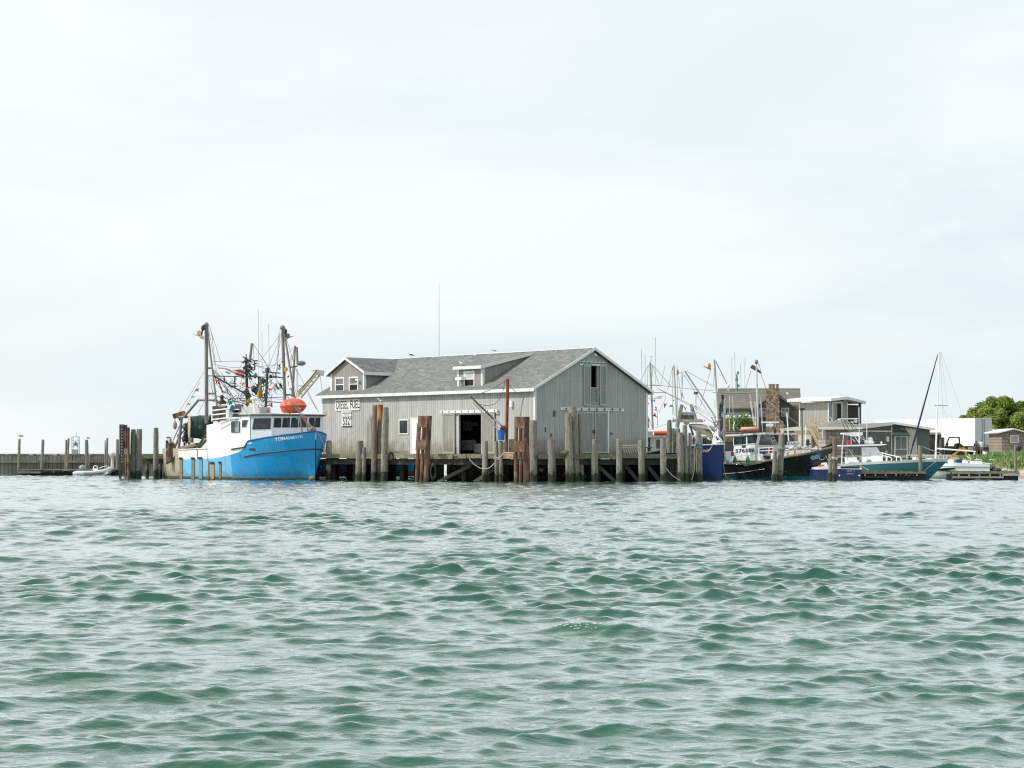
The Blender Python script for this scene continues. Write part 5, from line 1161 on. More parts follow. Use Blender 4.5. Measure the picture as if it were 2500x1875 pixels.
yl = plain('flag_yellow', (.62, .40, .03), .8); cy = plain('flag_cyan', (.12, .48, .52), .8); og = plain('flag_orange', (.65, .14, .02), .8); rd = plain('flag_red', (.55, .02, .03), .8); gn = plain('flag_green', (.01, .22, .10), .8); nv = plain('flag_navy', (.01, .03, .16), .8); ol = plain('flag_mustard', (.36, .24, .02), .85); gy = plain('flag_grey', (.25, .25, .24), .8)
flag(A, [(950, 655), (975, 665), (988, 800), (925, 800)], 130.5, ol, tr_, 'flag'); flag(A, [(800, 820), (880, 800), (890, 850), (845, 845)], 130.4, ol, tr_, 'flag'); flag(A, [(935, 670), (955, 680), (940, 760), (915, 770)], 130.7, nv, tr_, 'flag')
flag(A, [(885, 598), (925, 565), (945, 600), (940, 610)], 131.2, gy, tr_, 'flag'); flag(A, [(945, 598), (1000, 620), (995, 680), (955, 660)], 131.2, gy, tr_, 'flag')
for pts, mt in (([(362, 742), (370, 715), (398, 712)], og), ([(370, 735), (392, 712), (395, 738)], yl), ([(322, 800), (335, 780), (365, 785)], cy), ([(282, 870), (296, 846), (322, 850)], yl), ([(300, 850), (320, 845), (312, 862)], plain('flag_black', (.03, .03, .03), .8)), ([(565, 518), (590, 525), (630, 525)], og), ([(632, 560), (655, 555), (690, 565), (665, 578)], cy), ([(665, 570), (690, 562), (680, 578)], yl),
                ([(768, 662), (818, 655), (800, 685)], yl), ([(725, 610), (748, 620), (735, 632)], rd), ([(830, 695), (860, 700), (890, 705), (835, 712)], rd), ([(860, 700), (900, 706), (880, 718)], yl), ([(660, 820), (700, 830), (700, 860), (672, 858)], gn), ([(900, 770), (960, 800), (930, 812)], yl), ([(980, 790), (1025, 795), (1000, 825)], cy), ([(960, 825), (1000, 820), (990, 840)], og), ([(1030, 870), (1072, 850), (1076, 880)], rd),
                ([(1150, 465), (1168, 455), (1165, 475)], rd), ([(1120, 495), (1150, 485), (1140, 515)], plain('flag_black', (.03, .03, .03), .8)), ([(1128, 515), (1155, 512), (1140, 535)], yl), ([(1118, 540), (1130, 520), (1142, 535)], cy), ([(1175, 520), (1205, 515), (1222, 548), (1185, 552)], yl), ([(1195, 520), (1215, 530), (1200, 545)], og), ([(1208, 600), (1225, 590), (1228, 610), (1215, 612)], nv), ([(1215, 655), (1228, 650), (1225, 680)], yl), ([(1232, 710), (1262, 705), (1250, 730)], rd), ([(1228, 715), (1240, 712), (1238, 730)], yl),
                ([(1250, 790), (1300, 785), (1280, 805)], yl), ([(1195, 935), (1250, 935), (1225, 952)], yl), ([(1310, 890), (1345, 885), (1330, 905)], yl), ([(1280, 975), (1310, 980), (1300, 992)], cy), ([(1355, 985), (1395, 1000), (1385, 1030)], rd), ([(1420, 1065), (1455, 1060), (1440, 1100)], yl), ([(1170, 560), (1190, 575), (1178, 590)], rd), ([(540, 630), (570, 640), (560, 665)], rd), ([(925, 870), (955, 865), (945, 882)], yl)):
    flag(A, pts, 130.6 if pts[0][1] < 860 else 127.3, mt, tr_, wave=.06)
# mooring lines
rope([A(1478, 1090), A(1530, 1190), A(1570, 1300)], 126, 'mooring line from the blue trawler bow to the pier', r=.018, dl=[125.9, 126.3, 126.6])
# ---------------------------------------------------------------- navy trawler behind the right end of the pier
navy = paint('hull_navy', (.008, .030, .145), .4, .15, (.03, .06, .12), scale=1.2, wl=(.02, .03, .03))
NX = W(D(962, 1575), 127.0)
NF = Fr((NX.x, NX.y), (-.72, .694), (-.694, -.72))
NH = Hull(NF, 19, [(0, .04), (.02, .55), (.06, 1.3), (.12, 2.0), (.25, 2.6), (.9, 2.6), (1, 2.4)], [(0, .03), (.06, .5), (.15, 1.2), (.3, 2.0), (.6, 2.4), (1, 2.2)], 2.2, .06)
nt_ = thing('fishing_trawler', 'navy blue steel trawler with chalky white cabin behind the right end of the pier', 'boat', NF.pt(9, 0, 0))
zs = [(0, NH.tz(D(972, 1165))[1]), (.12, NH.tz(D(740, 1192))[1]), (.35, 1.25), (1, 1.15)]
m_ = MB(); NH.strip(m_, lambda t: -.8, cv(zs), 0, 1, 40, 8); NH.ends(m_, 1, -.8, 1.2); m_.build('hull', navy, nt_)
m_ = MB(); NH.cap(m_, lambda t: cv(zs)(t)+.03, 0, 1, .05); m_.build('rail_cap', M['steelw'], nt_)
m_ = MB(); NH.deck(m_, lambda t: cv(zs)(t)-.5, .01, .99); m_.build('deck', M['steel'], nt_)
lettering('FREEDOM MENT', (1652, 1101), (1733, D(0, 1216)[1]), (1733, D(0, 1252)[1]), (1652, 1111), lambda p: NH.S(p, .03), paint('pink_lettering', (.6, .35, .42), .6, .3), nt_, (0, 0, 0), .02)
nw = thing  # noqa
def fbox(cr, p, q, d, t, mt, par, nm_, label=None):
    m = MB(); box_px(m, cr(*p), cr(*q), d, t); return m.build(nm_, mt, par, label)
cab = fbox(D, (60, 1078), (322, 1300), 133.0, 3.2, M['white'], nt_, 'deckhouse')
fbox(D, (60, 1056), (326, 1079), 132.8, 3.6, M['steelw'], cab, 'roof')
m_ = MB(); m_.prism([W(p, 132.95) for p in rbox(D, 201, 1108, 262, 1210, 8)], (0, .04, 0)); m_.build('window', plain('cabin_window_grey', (.12, .12, .12), .3), cab)
m_ = MB(); 
for x0, x1, y0, y1 in ((104, 160, 1010, 1055), (100, 118, 860, 930), (104, 120, 930, 975)): box_px(m_, D(x0, y0), D(x1, y1), 133.2, .4)
m_.each('roof_gear', plain('gear_bluegrey', (.28, .32, .35), .6), nt_)
m_ = MB(); box_px(m_, D(108, 1085), D(128, 1260), 132.9, .1); m_.build('door_gap', M['dk'], nt_)
m_ = MB(); q0, q1 = W(D(175, 1032), 132.9), W(D(322, 1030), 132.9); m_.tube(q0, q1, .15, n=12); m_.build('raft_canister', M['orange'], nt_)
wm = plain('mast_pale', (.36, .37, .35), .6)
bars([((130, 215), (160, 980), 24, 134), ], nt_, D, 'mast', paint('mast_pale_dirty', (.36, .35, .31), .6, .7))
bars([((15, 472), (268, 482), 8, 134), ((175, 560), (310, 560), 10, 133.8), ((100, 1000), (320, 925), 5, 133), ((110, 630), (260, 632), 6, 133.9)], nt_, D, 'spreader', wm)
bars([((205, 500), (885, 840), 13, 133, 129), ((230, 520), (890, 868), 8, 133, 129), ((640, 760), (930, 960), 8, 130), ((335, 565), (880, 815), 6, 133, 129)], nt_, D, 'cargo_boom', paint('boom_chalky', (.55, .53, .48), .6, .5, (.25, .18, .12)))
bars([((404, 245), (442, 970), 17, 130), ((440, 250), (450, 800), 6, 130), ((530, 312), (885, 845), 18, 129.6), ((872, 190), (935, 1085), 22, 129), ((995, 640), (980, 1360), 26, 130.4)], nt_, D, 'outrigger', paint('outrigger_grey', (.42, .415, .38), .6, .6, (.2, .15, .1)))
bars([((892, 200), (1025, 470), 4, 129), ((660, 570), (660, 935), 7, 134)], nt_, D, 'stay', M['dk'])
fbox(D, (642, 552), (682, 580), 133.9, .5, M['dk'], nt_, 'deck_light')
m_ = MB(); 
for (x, y, r) in ((130, 205, .2), (130, 240, .18), (405, 248, .2), (870, 185, .25), (400, 655, .25), (527, 368, .2), (970, 1010, .45), (402, 855, .25), (660, 860, .2), (118, 880, .3), (110, 690, .25), (845, 850, .3), (880, 850, .3)): m_.ball(W(D(x, y), 131), sc(r*60*.211/2.2, 131), jit=.12)
m_.each('block', M['dk'], nt_)
# gallows frame with its triangular plate
gw = paint('gallows_grey', (.40, .385, .35), .6, .7, (.2, .15, .1)); d = 130.2
m_ = MB(); m_.prism([W(D(*p), d) for p in ((500, 815), (640, 815), (664, 880), (462, 880))], (0, .5, 0)); m_.build('gallows_hood', paint('hood_dark', (.16, .145, .115), .8, .6), nt_)
m_ = MB(); m_.bar(W(D(385, 888), d), W(D(745, 888), d), .3, .2); m_.tube(W(D(495, 700), d), W(D(440, 970), d), .13); m_.tube(W(D(600, 700), d), W(D(662, 880), d), .10); m_.bar(W(D(480, 806), d), W(D(640, 806), d), .2, .2)
m_.prism([W(D(*p), d-.1) for p in ((510, 895), (600, 895), (565, 935), (540, 935))], (0, .4, 0)); m_.build('gallows', gw, nt_)
# canopy and forward wheelhouse
m_ = MB(); pts = [D(575, 935), D(720, 932), D(870, 965), D(900, 1010), D(760, 985)]
m_.prism([W(p, 130.5 if i < 3 else 128.5) for i, p in enumerate(pts)], (0, 0, .05)); m_.prism([W(D(*p), 128.6) for p in ((580, 938), (760, 985), (880, 1005), (850, 1100), (840, 1130), (790, 1060), (640, 1000))], (0, .1, 0)); m_.build('canopy', plain('canvas_grey', (.26, .255, .235), .8), nt_)
m_ = MB(); m_.prism([W(D(*p), 128.5) for p in ((650, 985), (770, 1000), (850, 1050), (845, 1130), (790, 1060), (700, 1040))], (0, .1, 0)); m_.build('canopy_side', plain('canvas_tan', (.36, .34, .25), .8), nt_)
fw = fbox(D, (610, 1062), (795, 1210), 129.6, 2.0, paint('wheelhouse_shade_white', (.74, .79, .84), .4, .25), nt_, 'wheelhouse')
for x0, x1 in ((622, 645), (735, 752), (758, 778)): m_ = MB(); m_.prism([W(p, 129.55) for p in rbox(D, x0, 1080, x1, 1165, 5)], (0, .04, 0)); m_.build('window', M['glass'], fw)
m_ = MB(); m_.prism([W(D(*p), 128.2) for p in ((575, 940), (605, 950), (640, 1050), (620, 1065), (600, 1000))], (0, .1, 0)); m_.prism([W(D(*p), 128.2) for p in ((780, 1090), (850, 1130), (840, 1160), (785, 1180))], (0, .1, 0)); m_.build('tarp', M['dk'], nt_)
m_ = MB(); random.seed(5)
for k in range(16):
    x = random.uniform(840, 950); y = lerp(1150, 1080, (x-840)/110)+random.uniform(20, 70); p = [W(D(x+j*8, y+random.uniform(-15, 15)), 127.8+random.uniform(-.3, .3)) for j in range(4)]; m_.path(p, random.uniform(.03, .07), n=5)
m_.build('anchor_gear', M['white'], nt_)
m_ = MB()
for k in range(14):
    x = random.uniform(840, 975); y = random.uniform(820, 1010); p = [W(D(x+random.uniform(-25, 25), y+j*25+random.uniform(-12, 12)), 128.7) for j in range(4)]; m_.path(p, random.uniform(.02, .05), n=5)
m_.build('winch_gear', M['steel'], nt_)
def pv(x, y, s, flip, d, mt, par): # paravane seen in crop D
    P = lambda a, b: W(D(x+a*s*flip, y+b*s), d); m = MB(); m.prism([P(-95, -25), P(0, 12), P(-5, 26), P(-45, 8)], (0, .25, 0)); m.prism([P(-42, 0), P(-12, 14), P(-2, -30), P(-25, -62), P(-38, -30)], (0, .06, 0)); m.build('paravane', mt, par)
orv = paint('paravane_orange', (.55, .24, .08), .6, .5)
pv(838, 275, 1, 1, 128.9, orv, nt_); pv(432, 335, .75, -1, 129.9, orv, nt_)
m_ = MB()
wires([((110, 240), (0, 460)), ((105, 250), (98, 500)), ((155, 250), (160, 380)), ((150, 230), (235, 470)), ((155, 240), (380, 500)), ((390, 260), (330, 540)), ((390, 260), (390, 820)), ((445, 330), (495, 640)), ((510, 320), (490, 640)), ((495, 320), (500, 620)), ((545, 310), (870, 495)), ((530, 370), (780, 760)), ((545, 340), (850, 790)),
 ((830, 300), (710, 720)), ((155, 470), (400, 495)), ((400, 495), (860, 535), 6), ((880, 640), (880, 740)), ((300, 560), (305, 620)), ((310, 620), (230, 800)), ((390, 680), (410, 830)), ((500, 560), (520, 640)), ((880, 205), (862, 480)), ((505, 700), (630, 930)), ((210, 760), (215, 950)), ((100, 830), (170, 1000)), ((860, 1060), (940, 1110))], D, 130, m_)
m_.each('rigging_wire', M['wirel'], nt_)
m_ = MB(); wires([((190, -80), (195, 480)), ((28, 60), (36, 460)), ((70, 120), (72, 480)), ((255, 470), (300, 250)), ((120, 150), (165, 135)), ((142, 200), (142, 145))], D, 133, m_, .014); m_.each('whip_antenna', M['wirel'], nt_)
m_ = MB(); c = W(D(232, 605), 133.7); m_.ball(c, .24, .24, .09); m_.ball(W(D(1035, 483), 131), .1, .1, .13); m_.each('radar_dome', M['gel'], nt_)
bl = plain('flag_blue', (.02, .12, .45), .8)
for pts, mt in (([(290, 690), (325, 685), (290, 742)], rd), ([(345, 735), (365, 705), (395, 712)], bl), ([(522, 730), (550, 735), (540, 762)], rd), ([(590, 770), (640, 735), (625, 785)], bl), ([(170, 770), (200, 740), (205, 768)], rd), ([(155, 835), (185, 795), (205, 845)], rd), ([(150, 650), (190, 645), (175, 670)], bl), ([(185, 740), (195, 715), (205, 742)], nv),
                ([(725, 880), (770, 880), (760, 910)], rd), ([(890, 1065), (935, 1100), (900, 1110)], rd)): flag(D, pts, 129.5, mt, nt_, wave=.05)
m_ = MB(); m_.tube(W(D(640, 750), 128.5), W(D(850, 1020), 127.8), .03); m_.tube(W(D(850, 1020), 127.8), W(D(870, 1080), 127.6), .03); m_.tube(W(D(850, 1010), 127.8), W(D(955, 1110), 127.4), .035); m_.build('forestay', M['white'], nt_)
rope([D(858, 1150), D(835, 1200), D(800, 1240), D(745, 1235)], 126.4, 'pale mooring line from the navy bow to the roped piling', r=.03)
rope([D(975, 1390), D(985, 1450), D(1000, 1520), D(1020, 1555)], 128.0, 'pale line hanging from the stern quarter of the black boat', r=.022)
# ---------------------------------------------------------------- second blue hull seen through the pier
XF = Fr((W((1010, 0), 150).x, 150), (-.97, .2), (-.2, -.97)); XH = Hull(XF, 8.2, [(0, .04), (.1, .8), (.3, 1.4), (1, 1.4)], [(0, .03), (.15, .5), (.4, 1.1), (1, 1.2)], 1.3, .3)
xt = thing('work_boat', 'bright blue hull glimpsed between the pilings under the left part of the pier', 'boat', XF.pt(4, 0, 0))
m_ = MB(); XH.strip(m_, lambda t: -.4, lambda t: 1.3, 0, 1, 20, 5); XH.ends(m_, 1, -.4, 1.3); m_.build('hull', boatblue, xt); m_ = MB(); XH.strip(m_, lambda t: .05, lambda t: .42, 0, 1, 20, 2, (1,), .02); m_.build('boot_stripe', plain('boot_red', (.22, .10, .08), .6), xt)
m_ = MB(); XH.cap(m_, lambda t: 1.05, 0, 1, .05, off=.02); m_.build('rub_rail', M['dk'], xt); m_ = MB(); XH.deck(m_, lambda t: 1.25, .02, .98); m_.build('deck', M['steel'], xt)
# ---------------------------------------------------------------- black boat 576586
EX = W(E(1250, 1560), 129.5)
EF = Fr((EX.x, EX.y), (-.70, .714), (-.714, -.70))
EH = Hull(EF, 10.2, [(0, .05), (.03, .45), (.08, 1.0), (.16, 1.5), (.3, 1.9), (.8, 1.9), (1, 1.7)], [(0, .02), (.1, .3), (.25, .9), (.45, 1.4), (.8, 1.6), (1, 1.45)], 1.9, .75)
et = thing('fishing_boat', 'black hulled fishing boat with 576586 on its white wheelhouse and a long raked bow', 'boat', EF.pt(5, 0, 0))
blk = paint('hull_black', (.008, .010, .013), .38, .25, (.05, .06, .05), wl=(.03, .05, .05)); tealm = paint('boot_teal', (.0, .13, .19), .5, .3, (.06, .1, .08))
es = EH.curve([E(120, 1362), E(370, 1372), E(600, 1345), E(745, 1316), E(1000, 1268), E(1180, 1238), E(1290, 1205)]); es = [(0, EH.fr.hitv(E(1450, 1158), 0)[1])]+es
zS = cv(es)
m_ = MB(); EH.strip(m_, lambda t: .04+.22*(1-t)**2, zS, 0, 1, 50, 8); EH.ends(m_, 1, .1, zS(1)); m_.build('hull', blk, et)
m_ = MB(); EH.strip(m_, lambda t: -.5, lambda t: .04+.22*(1-t)**2, 0, 1, 40, 4); EH.ends(m_, 1, -.5, .1); m_.build('bottom', tealm, et)
m_ = MB(); EH.cap(m_, lambda t: zS(t)-.02, .0, .96, .085); m_.build('rub_rail', wood('rail_wood', (.10, .09, .05), (.30, .27, .19), ax='x'), et)
m_ = MB(); EH.deck(m_, lambda t: zS(t)-.06, .01, .9); m_.build('deck', M['steelw'], et)
m_ = MB(); m_.bar(EF.pt(EH.u(.06, zS(.04))-.2, 0, zS(.04)+.02), EF.pt(-1.62, 0, zS(0)+.12), .34, .26); m_.build('bowsprit', blk, et)
sl_ = EH.curve([E(120, 1495), E(400, 1470), E(640, 1432)]); m_ = MB(); EH.cap(m_, cv(sl_), sl_[0][0], sl_[-1][0], .015, (1,), off=.01); m_.build('stripe', M['white'], et)
m_ = MB(); c = EH.S(E(1345, 1275), .05); m_.path([c+Vector((sc(38*.1989, 128)*math.cos(a), 0, sc(44*.1989, 128)*math.sin(a))) for a in [R(70)+R(24*k) for k in range(12)]], .03, n=6)
for k in range(3): m_.bar(EH.S(E(1200+8*k, 1290+16*k), .03), EH.S(E(1315, 1262+14*k), .03), .03, .045)
m_.build('bow_emblem', plain('emblem_pale', (.35, .45, .47), .5), et)
m_ = MB(); q = [EH.S(E(*p), .02) for p in ((1205, 1268), (1330, 1225), (1320, 1300), (1225, 1322))]; m_.prism(q, EF.v*.012); m_.build('emblem_panel', plain('emblem_blue', (.02, .13, .19), .5), et)
HV = 1.55  # side plane of the house
def eh(p, v=HV): u, z = EF.hitv(E(*p), v); return u, z
def ebox(p, q, v0, v1, mt, nm_, par=et):
    (a, z1), (b, z0) = eh(p, v1), eh(q, v1); m = MB(); m.box(EF, min(a, b), max(a, b), v0, v1, z0, z1); return m.build(nm_, mt, par)
tr2 = ebox((155, 1236), (752, 1330), -HV, HV, M['gel'], 'trunk_cabin'); ebox((620, 1268), (712, 1318), HV+.005, HV+.02, plain('port_brown', (.14, .10, .08), .6), 'vent', tr2); ebox((645, 1283), (700, 1310), HV+.022, HV+.03, M['dk'], 'vent_gap', tr2)
ua_, zt_ = eh((250, 1132)); ub_, _ = eh((552, 1120)); uc_, zb_2 = eh((516, 1236)); ud_, zroof = eh((585, 1005)); uaft = eh((250, 1100))[0]
m_ = MB(); m_.prism([EF.pt(u, HV-.05, z) for u, z in (eh((262, 1140)), eh((535, 1122)), eh((515, 1238)), eh((252, 1238)))], EF.v*.05); m_.build('house_side', M['gel'], et)
w1 = window_q(EF, [E(262, 1045), E(412, 1030), E(412, 1128), E(266, 1136)], et, HV, 1, M['gel'], .06); window_q(EF, [E(428, 1026), E(560, 1012), E(535, 1112), E(430, 1122)], et, HV, 1, M['gel'], .06)
m_ = MB(); m_.bar(EF.pt(*[eh((572, 1008))[0]], HV, eh((572, 1008))[1]), EF.pt(eh((525, 1232))[0], HV, eh((525, 1232))[1]), .18, .12); m_.build('corner_post', M['gel'], et)
uW = eh((572, 1008))[0]; uB = eh((525, 1232))[0]; zW1 = eh((572, 1008))[1]; zW0 = eh((525, 1232))[1]; zWm = lerp(zW0, zW1, .42)
m_ = MB(); m_.prism([EF.pt(lerp(uB, uW, .42)+.02, HV-.1, zWm), EF.pt(uW+.02, HV-.1, zW1), EF.pt(uW+.02, -HV, zW1), EF.pt(lerp(uB, uW, .42)+.02, -HV, zWm)], EF.u*.05); m_.build('windshield', M['glass'], et)
m_ = MB(); m_.prism([EF.pt(uB+.02, HV-.1, zW0), EF.pt(lerp(uB, uW, .42)+.02, HV-.1, zWm), EF.pt(lerp(uB, uW, .42)+.02, -HV, zWm), EF.pt(uB+.02, -HV, zW0)], EF.u*.06); m_.build('house_front', M['steelw'], et)
m_ = MB(); m_.box(EF, uB+.1, eh((165, 1100))[0], -HV, HV-.12, zW0-.3, zW0+.02); m_.box(EF, uB+1.2, eh((262, 1100))[0], -HV, -HV+.1, zW0, zW1); m_.build('house_floor', M['dk'], et)
ur = eh((150, 1035), HV+.1)[0]; zr0 = eh((150, 1038), HV+.1)[1]
rf_ = MB(); rf_.prism([EF.pt(uW-.55, HV+.12, zW1), EF.pt(uW-.55, -HV-.1, zW1), EF.pt(ur, -HV-.1, zr0+.02), EF.pt(ur, HV+.12, zr0+.02)], (0, 0, .12)); rf_.build('roof', M['steelw'], et)
bars([((155, 570), (138, 1345), 20, 130.5), ((205, 520), (208, 960), 9, 131.5), ((240, 530), (262, 965), 9, 131.5), ((455, 515), (512, 900), 22, 131.5), ((536, 120), (556, 925), 22, 130.5), ((590, 560), (612, 975), 12, 129.8), ((520, 600), (528, 900), 14, 131.8)], et, E, 'frame_post', M['steelw'])
bars([((0, 492), (655, 500), 8, 131), ((78, 462), (470, 478), 5, 131), ((100, 505), (455, 500), 16, 131), ((155, 985), (585, 985), 10, 130.2), ((270, 900), (330, 960), 10, 131)], et, E, 'crossbar', M['steel'])
m_ = MB()
for (a, b) in (((560, 1180), (745, 1168)), ((560, 1215), (745, 1205)), ((565, 1180), (565, 1250)), ((690, 1165), (690, 1245)), ((740, 1165), (740, 1240)), ((250, 940), (270, 850)), ((350, 1250), (352, 1320)), ((300, 1270), (460, 1262)), ((300, 1270), (300, 1330)), ((460, 1262), (460, 1320))): m_.tube(W(E(*a), 128.3), W(E(*b), 128.3), .03)
m_.build('rail', M['gel'], et)
for (x0, x1, mt, nm_) in ((585, 622, M['bluep'], 'drum'), (625, 660, M['bluep'], 'drum'), (664, 702, M['red'], 'drum'), (705, 742, M['red'], 'drum')):
    a, b = W(E(x0, 1176), 130.2), W(E(x1, 1245), 130.2); m_ = MB(); cx = (a.x+b.x)/2; r = (b.x-a.x)/2
    m_.rings([[Vector((cx+q*r*math.cos(t), 130.4+q*r*math.sin(t), z)) for t in [i*math.pi/6 for i in range(12)]] for z, q in ((b.z, .93), (lerp(b.z, a.z, .33), 1), (lerp(b.z, a.z, .66), 1), (a.z, .93))]); m_.build(nm_, plain('drum_blue', (.015, .06, .22), .5) if mt is M['bluep'] else mt, et)
m_ = MB(); q0, q1 = W(E(345, 948), 130), W(E(566, 940), 130); m_.rings([[q0.lerp(q1, t)+Vector((0, .3*r*math.cos(a), .15*r*math.sin(a))) for a in [i*math.pi/6 for i in range(12)]] for t, r in ((0, .6), (.03, 1), (.97, 1), (1, .6))]); m_.build('raft_canister', paint('raft_faded', (.68, .30, .20), .6, .5, (.4, .3, .25)), et)
m_ = MB(); box_px(m_, E(598, 850), E(815, 868), 129.5, .12); box_px(m_, E(665, 878), E(745, 908), 129.4, .5); m_.ball(W(E(705, 900), 129.6), sc(40*.1989, 129), .2, .14); m_.build('radar', M['gel'], et)
m_ = MB(); m_.ball(W(E(192, 412), 131), .11, .11, .13); m_.tube(W(E(190, 425), 131), W(E(190, 470), 131), .03); m_.build('satellite_dome', M['gel'], et)
m_ = MB(); m_.ball(W(E(765, 960), 129), .08, .08, .22); m_.build('horn', M['dk'], et)
m_ = MB(); m_.tube(W(E(294, 268), 131), W(E(302, 470), 131), .05); box_px(m_, E(302, 235), E(325, 268), 131, .3); box_px(m_, E(308, 395), E(330, 425), 131, .3); box_px(m_, E(285, 320), E(312, 350), 131, .3); m_.each('light_mast', plain('lamp_teal', (.12, .22, .22), .5), et)
m_ = MB(); m_.prism([W(E(*p), 131.2) for p in ((105, 520), (135, 520), (142, 600), (125, 690), (85, 700), (80, 650), (115, 590))], (0, .15, 0)); m_.build('hanging_net', netm, et)
m_ = MB(); m_.prism([W(E(*p), 130.5) for p in ((462, 190), (485, 152), (520, 165), (600, 250), (595, 262), (525, 225))], (0, .15, 0)); m_.build('paravane', rust('door_rust'), et)
m_ = MB(); m_.ball(W(E(537, 120), 130.5), .12, .12, .16, jit=.1); m_.build('mast_head', mast, et)
for (x, w, h, mt) in ((272, 24, 24, M['greenp']), (430, 30, 26, M['greenp'])):
    q = W(E(x, 1352), 128.5); r = sc(w*.1989, 128); m_ = MB(); m_.rings([[q+Vector((r*k*math.cos(a), r*k*math.sin(a), z)) for a in [i*math.pi/6 for i in range(12)]] for z, k in ((-.05, .95), (.1, 1), (.3, .7), (.42, .25), (.55, .1))]); m_.build('mooring_buoy', mt, et)
m_ = MB(); m_.prism([W(E(*p), 128.6) for p in ((300, 1330), (395, 1372), (600, 1345), (600, 1362), (400, 1398), (370, 1385))], (0, .4, 0)); m_.build('side_plank', M['beam'], et)
m_ = MB(); m_.tube(W(E(243, 1225), 129), W(E(246, 1275), 129), .09); m_.build('fire_extinguisher', M['red'], et)
m_ = MB(); m_.box(WF, *sorted((W(E(160, 0), 129.5).x, W(E(240, 0), 129.5).x)), 129.5, 130, W(E(0, 1350), 129.5).z, W(E(0, 1215), 129.5).z); m_.ball(W(E(205, 1340), 129.2), .2, .2, .2); m_.build('deck_box', M['gel'], et)
m_ = MB(); q = [(890, 1215), (910, 1190), (1100, 1178), (1260, 1190), (1200, 1225), (1000, 1250), (890, 1270)]; m_.prism([EF.pt(*(lambda a: (a[0], HV-.5, a[1]))(EF.hitv(E(*p), HV-.5))) for p in q], EF.v*-.6); m_.build('fore_cabin', paint('cabin_chalk', (.60, .57, .50), .7, .7), et)
m_ = MB(); m_.path([W(E(888, 1200), 128.6), W(E(1000, 1188), 128.4), W(E(1290, 1188), 128)], .06); random.seed(8)
for k in range(24): q = W(E(random.uniform(900, 1330), random.uniform(1158, 1192)), 128.2); m_.ball(q, random.uniform(.05, .13), jit=.2)
for x in (1130, 1165, 1210, 1300): m_.tube(W(E(x, 1120), 128.2), W(E(x+random.uniform(-5, 5), 1200), 128.2), .035)
m_.build('bow_gear', M['steelw'], et)
m_ = MB(); m_.ball(W(E(1168, 1092), 128.2), .12, .12, .16); m_.ball(W(E(1168, 1125), 128.2), .2, .2, .08); m_.tube(W(E(1168, 1090), 128.2), W(E(1168, 1180), 128.2), .05); m_.build('searchlight', M['dk'], et)
ti = ebox((357, 1142), (402, 1170), HV+.005, HV+.02, M['dk'], 'number_vent')
lettering('576586', E(277, 1188), E(512, 1174), E(514, 1220), E(277, 1236), lambda p: EF.pt(*(lambda a: (a[0], HV+.03, a[1]))(EF.hitv(p, HV+.03))), plain('number_navy', (.02, .05, .09), .5), et, (0, 0, 0), .015)
m_ = MB(); wires([((35, 110), (180, 400)), ((470, 230), (400, 460)), ((590, 260), (650, 440)), ((560, 130), (600, 260)), ((660, 600), (1050, 880)), ((640, 620), (790, 820)), ((600, 1000), (800, 1140)), ((700, 1010), (745, 1140)), ((730, 1010), (800, 1140)), ((400, 520), (445, 600)), ((560, 540), (600, 600)), ((790, 780), (1000, 1060)), ((870, 940), (1010, 1060)), ((720, 1050), (760, 1048)), ((735, 1085), (775, 1082))], E, 129.5, m_, .02); m_.each('rigging_wire', M['wirel'], et)
m_ = MB(); wires([((270, 0), (280, 460)), ((235, 60), (238, 460)), ((340, 150), (350, 460)), ((395, 60), (395, 460)), ((1145, 755), (1140, 1100)), ((912, 740), (932, 1090)), ((1892, 710), (1895, 1060))], E, 131, m_, .013); m_.each('whip_antenna', M['wirel'], et)
m_ = MB(); m_.tube(W(E(912, 740), 128), W(E(932, 1090), 128), .04); m_.tube(W(E(1145, 900), 128), W(E(1140, 1130), 128), .03); m_.build('fishing_rod_holder', M['gel'], et)
rope([E(720, 1530), E(735, 1500), E(745, 1440), E(750, 1380)], 124, 'thin line from the short mooring piling to the black boat', r=.018)
# ---------------------------------------------------------------- navy transom boat
gf = Fr((W(E(1822, 0), 126.5).x, 126.5), (-1, .02)); gd2 = 126.5
gt = thing('motor_boat', 'navy sport boat seen stern on with white cap between the mooring pilings', 'boat', W(E(1550, 1545), gd2))
def wx(x, d): return W(E(x, 0), d).x
def wz(y, d): return W(E(0, y), d).z
m_ = MB(); m_.prism([W(E(*p), gd2) for p in ((1534, 1428), (1832, 1438), (1818, 1534), (1820, 1570), (1545, 1570), (1534, 1534))], (0, .1, 0)); m_.prism([W(E(*p), gd2+.05) for p in ((1290, 1432), (1534, 1428), (1545, 1600), (1262, 1600), (1262, 1520))], (0, .1, 0)); m_.box(WF, wx(1275, gd2), wx(1815, gd2), gd2+.16, gd2+4, -.4, wz(1440, gd2)); m_.build('hull', navy, gt)
m_ = MB(); m_.prism([W(E(*p), gd2-.06) for p in ((1528, 1398), (1810, 1405), (1835, 1424), (1832, 1440), (1528, 1432))], (0, .4, 0)); m_.prism([W(E(*p), gd2-.02) for p in ((1295, 1415), (1425, 1395), (1528, 1400), (1528, 1432), (1290, 1440))], (0, 3.5, 0)); m_.build('transom_cap', M['gel'], gt)
m_ = MB(); m_.tube(W(E(1570, 1412), gd2-.1), W(E(1800, 1412), gd2-.1), .06); m_.build('rub_pad', M['dk'], gt)
lettering('GRUMPY II', E(1645, 1438), E(1745, 1436), E(1742, 1464), E(1648, 1466), lambda p: W(p, gd2-.012), plain('lettering_paleblue', (.5, .6, .7), .5), gt, (0, 0, 0), .01)
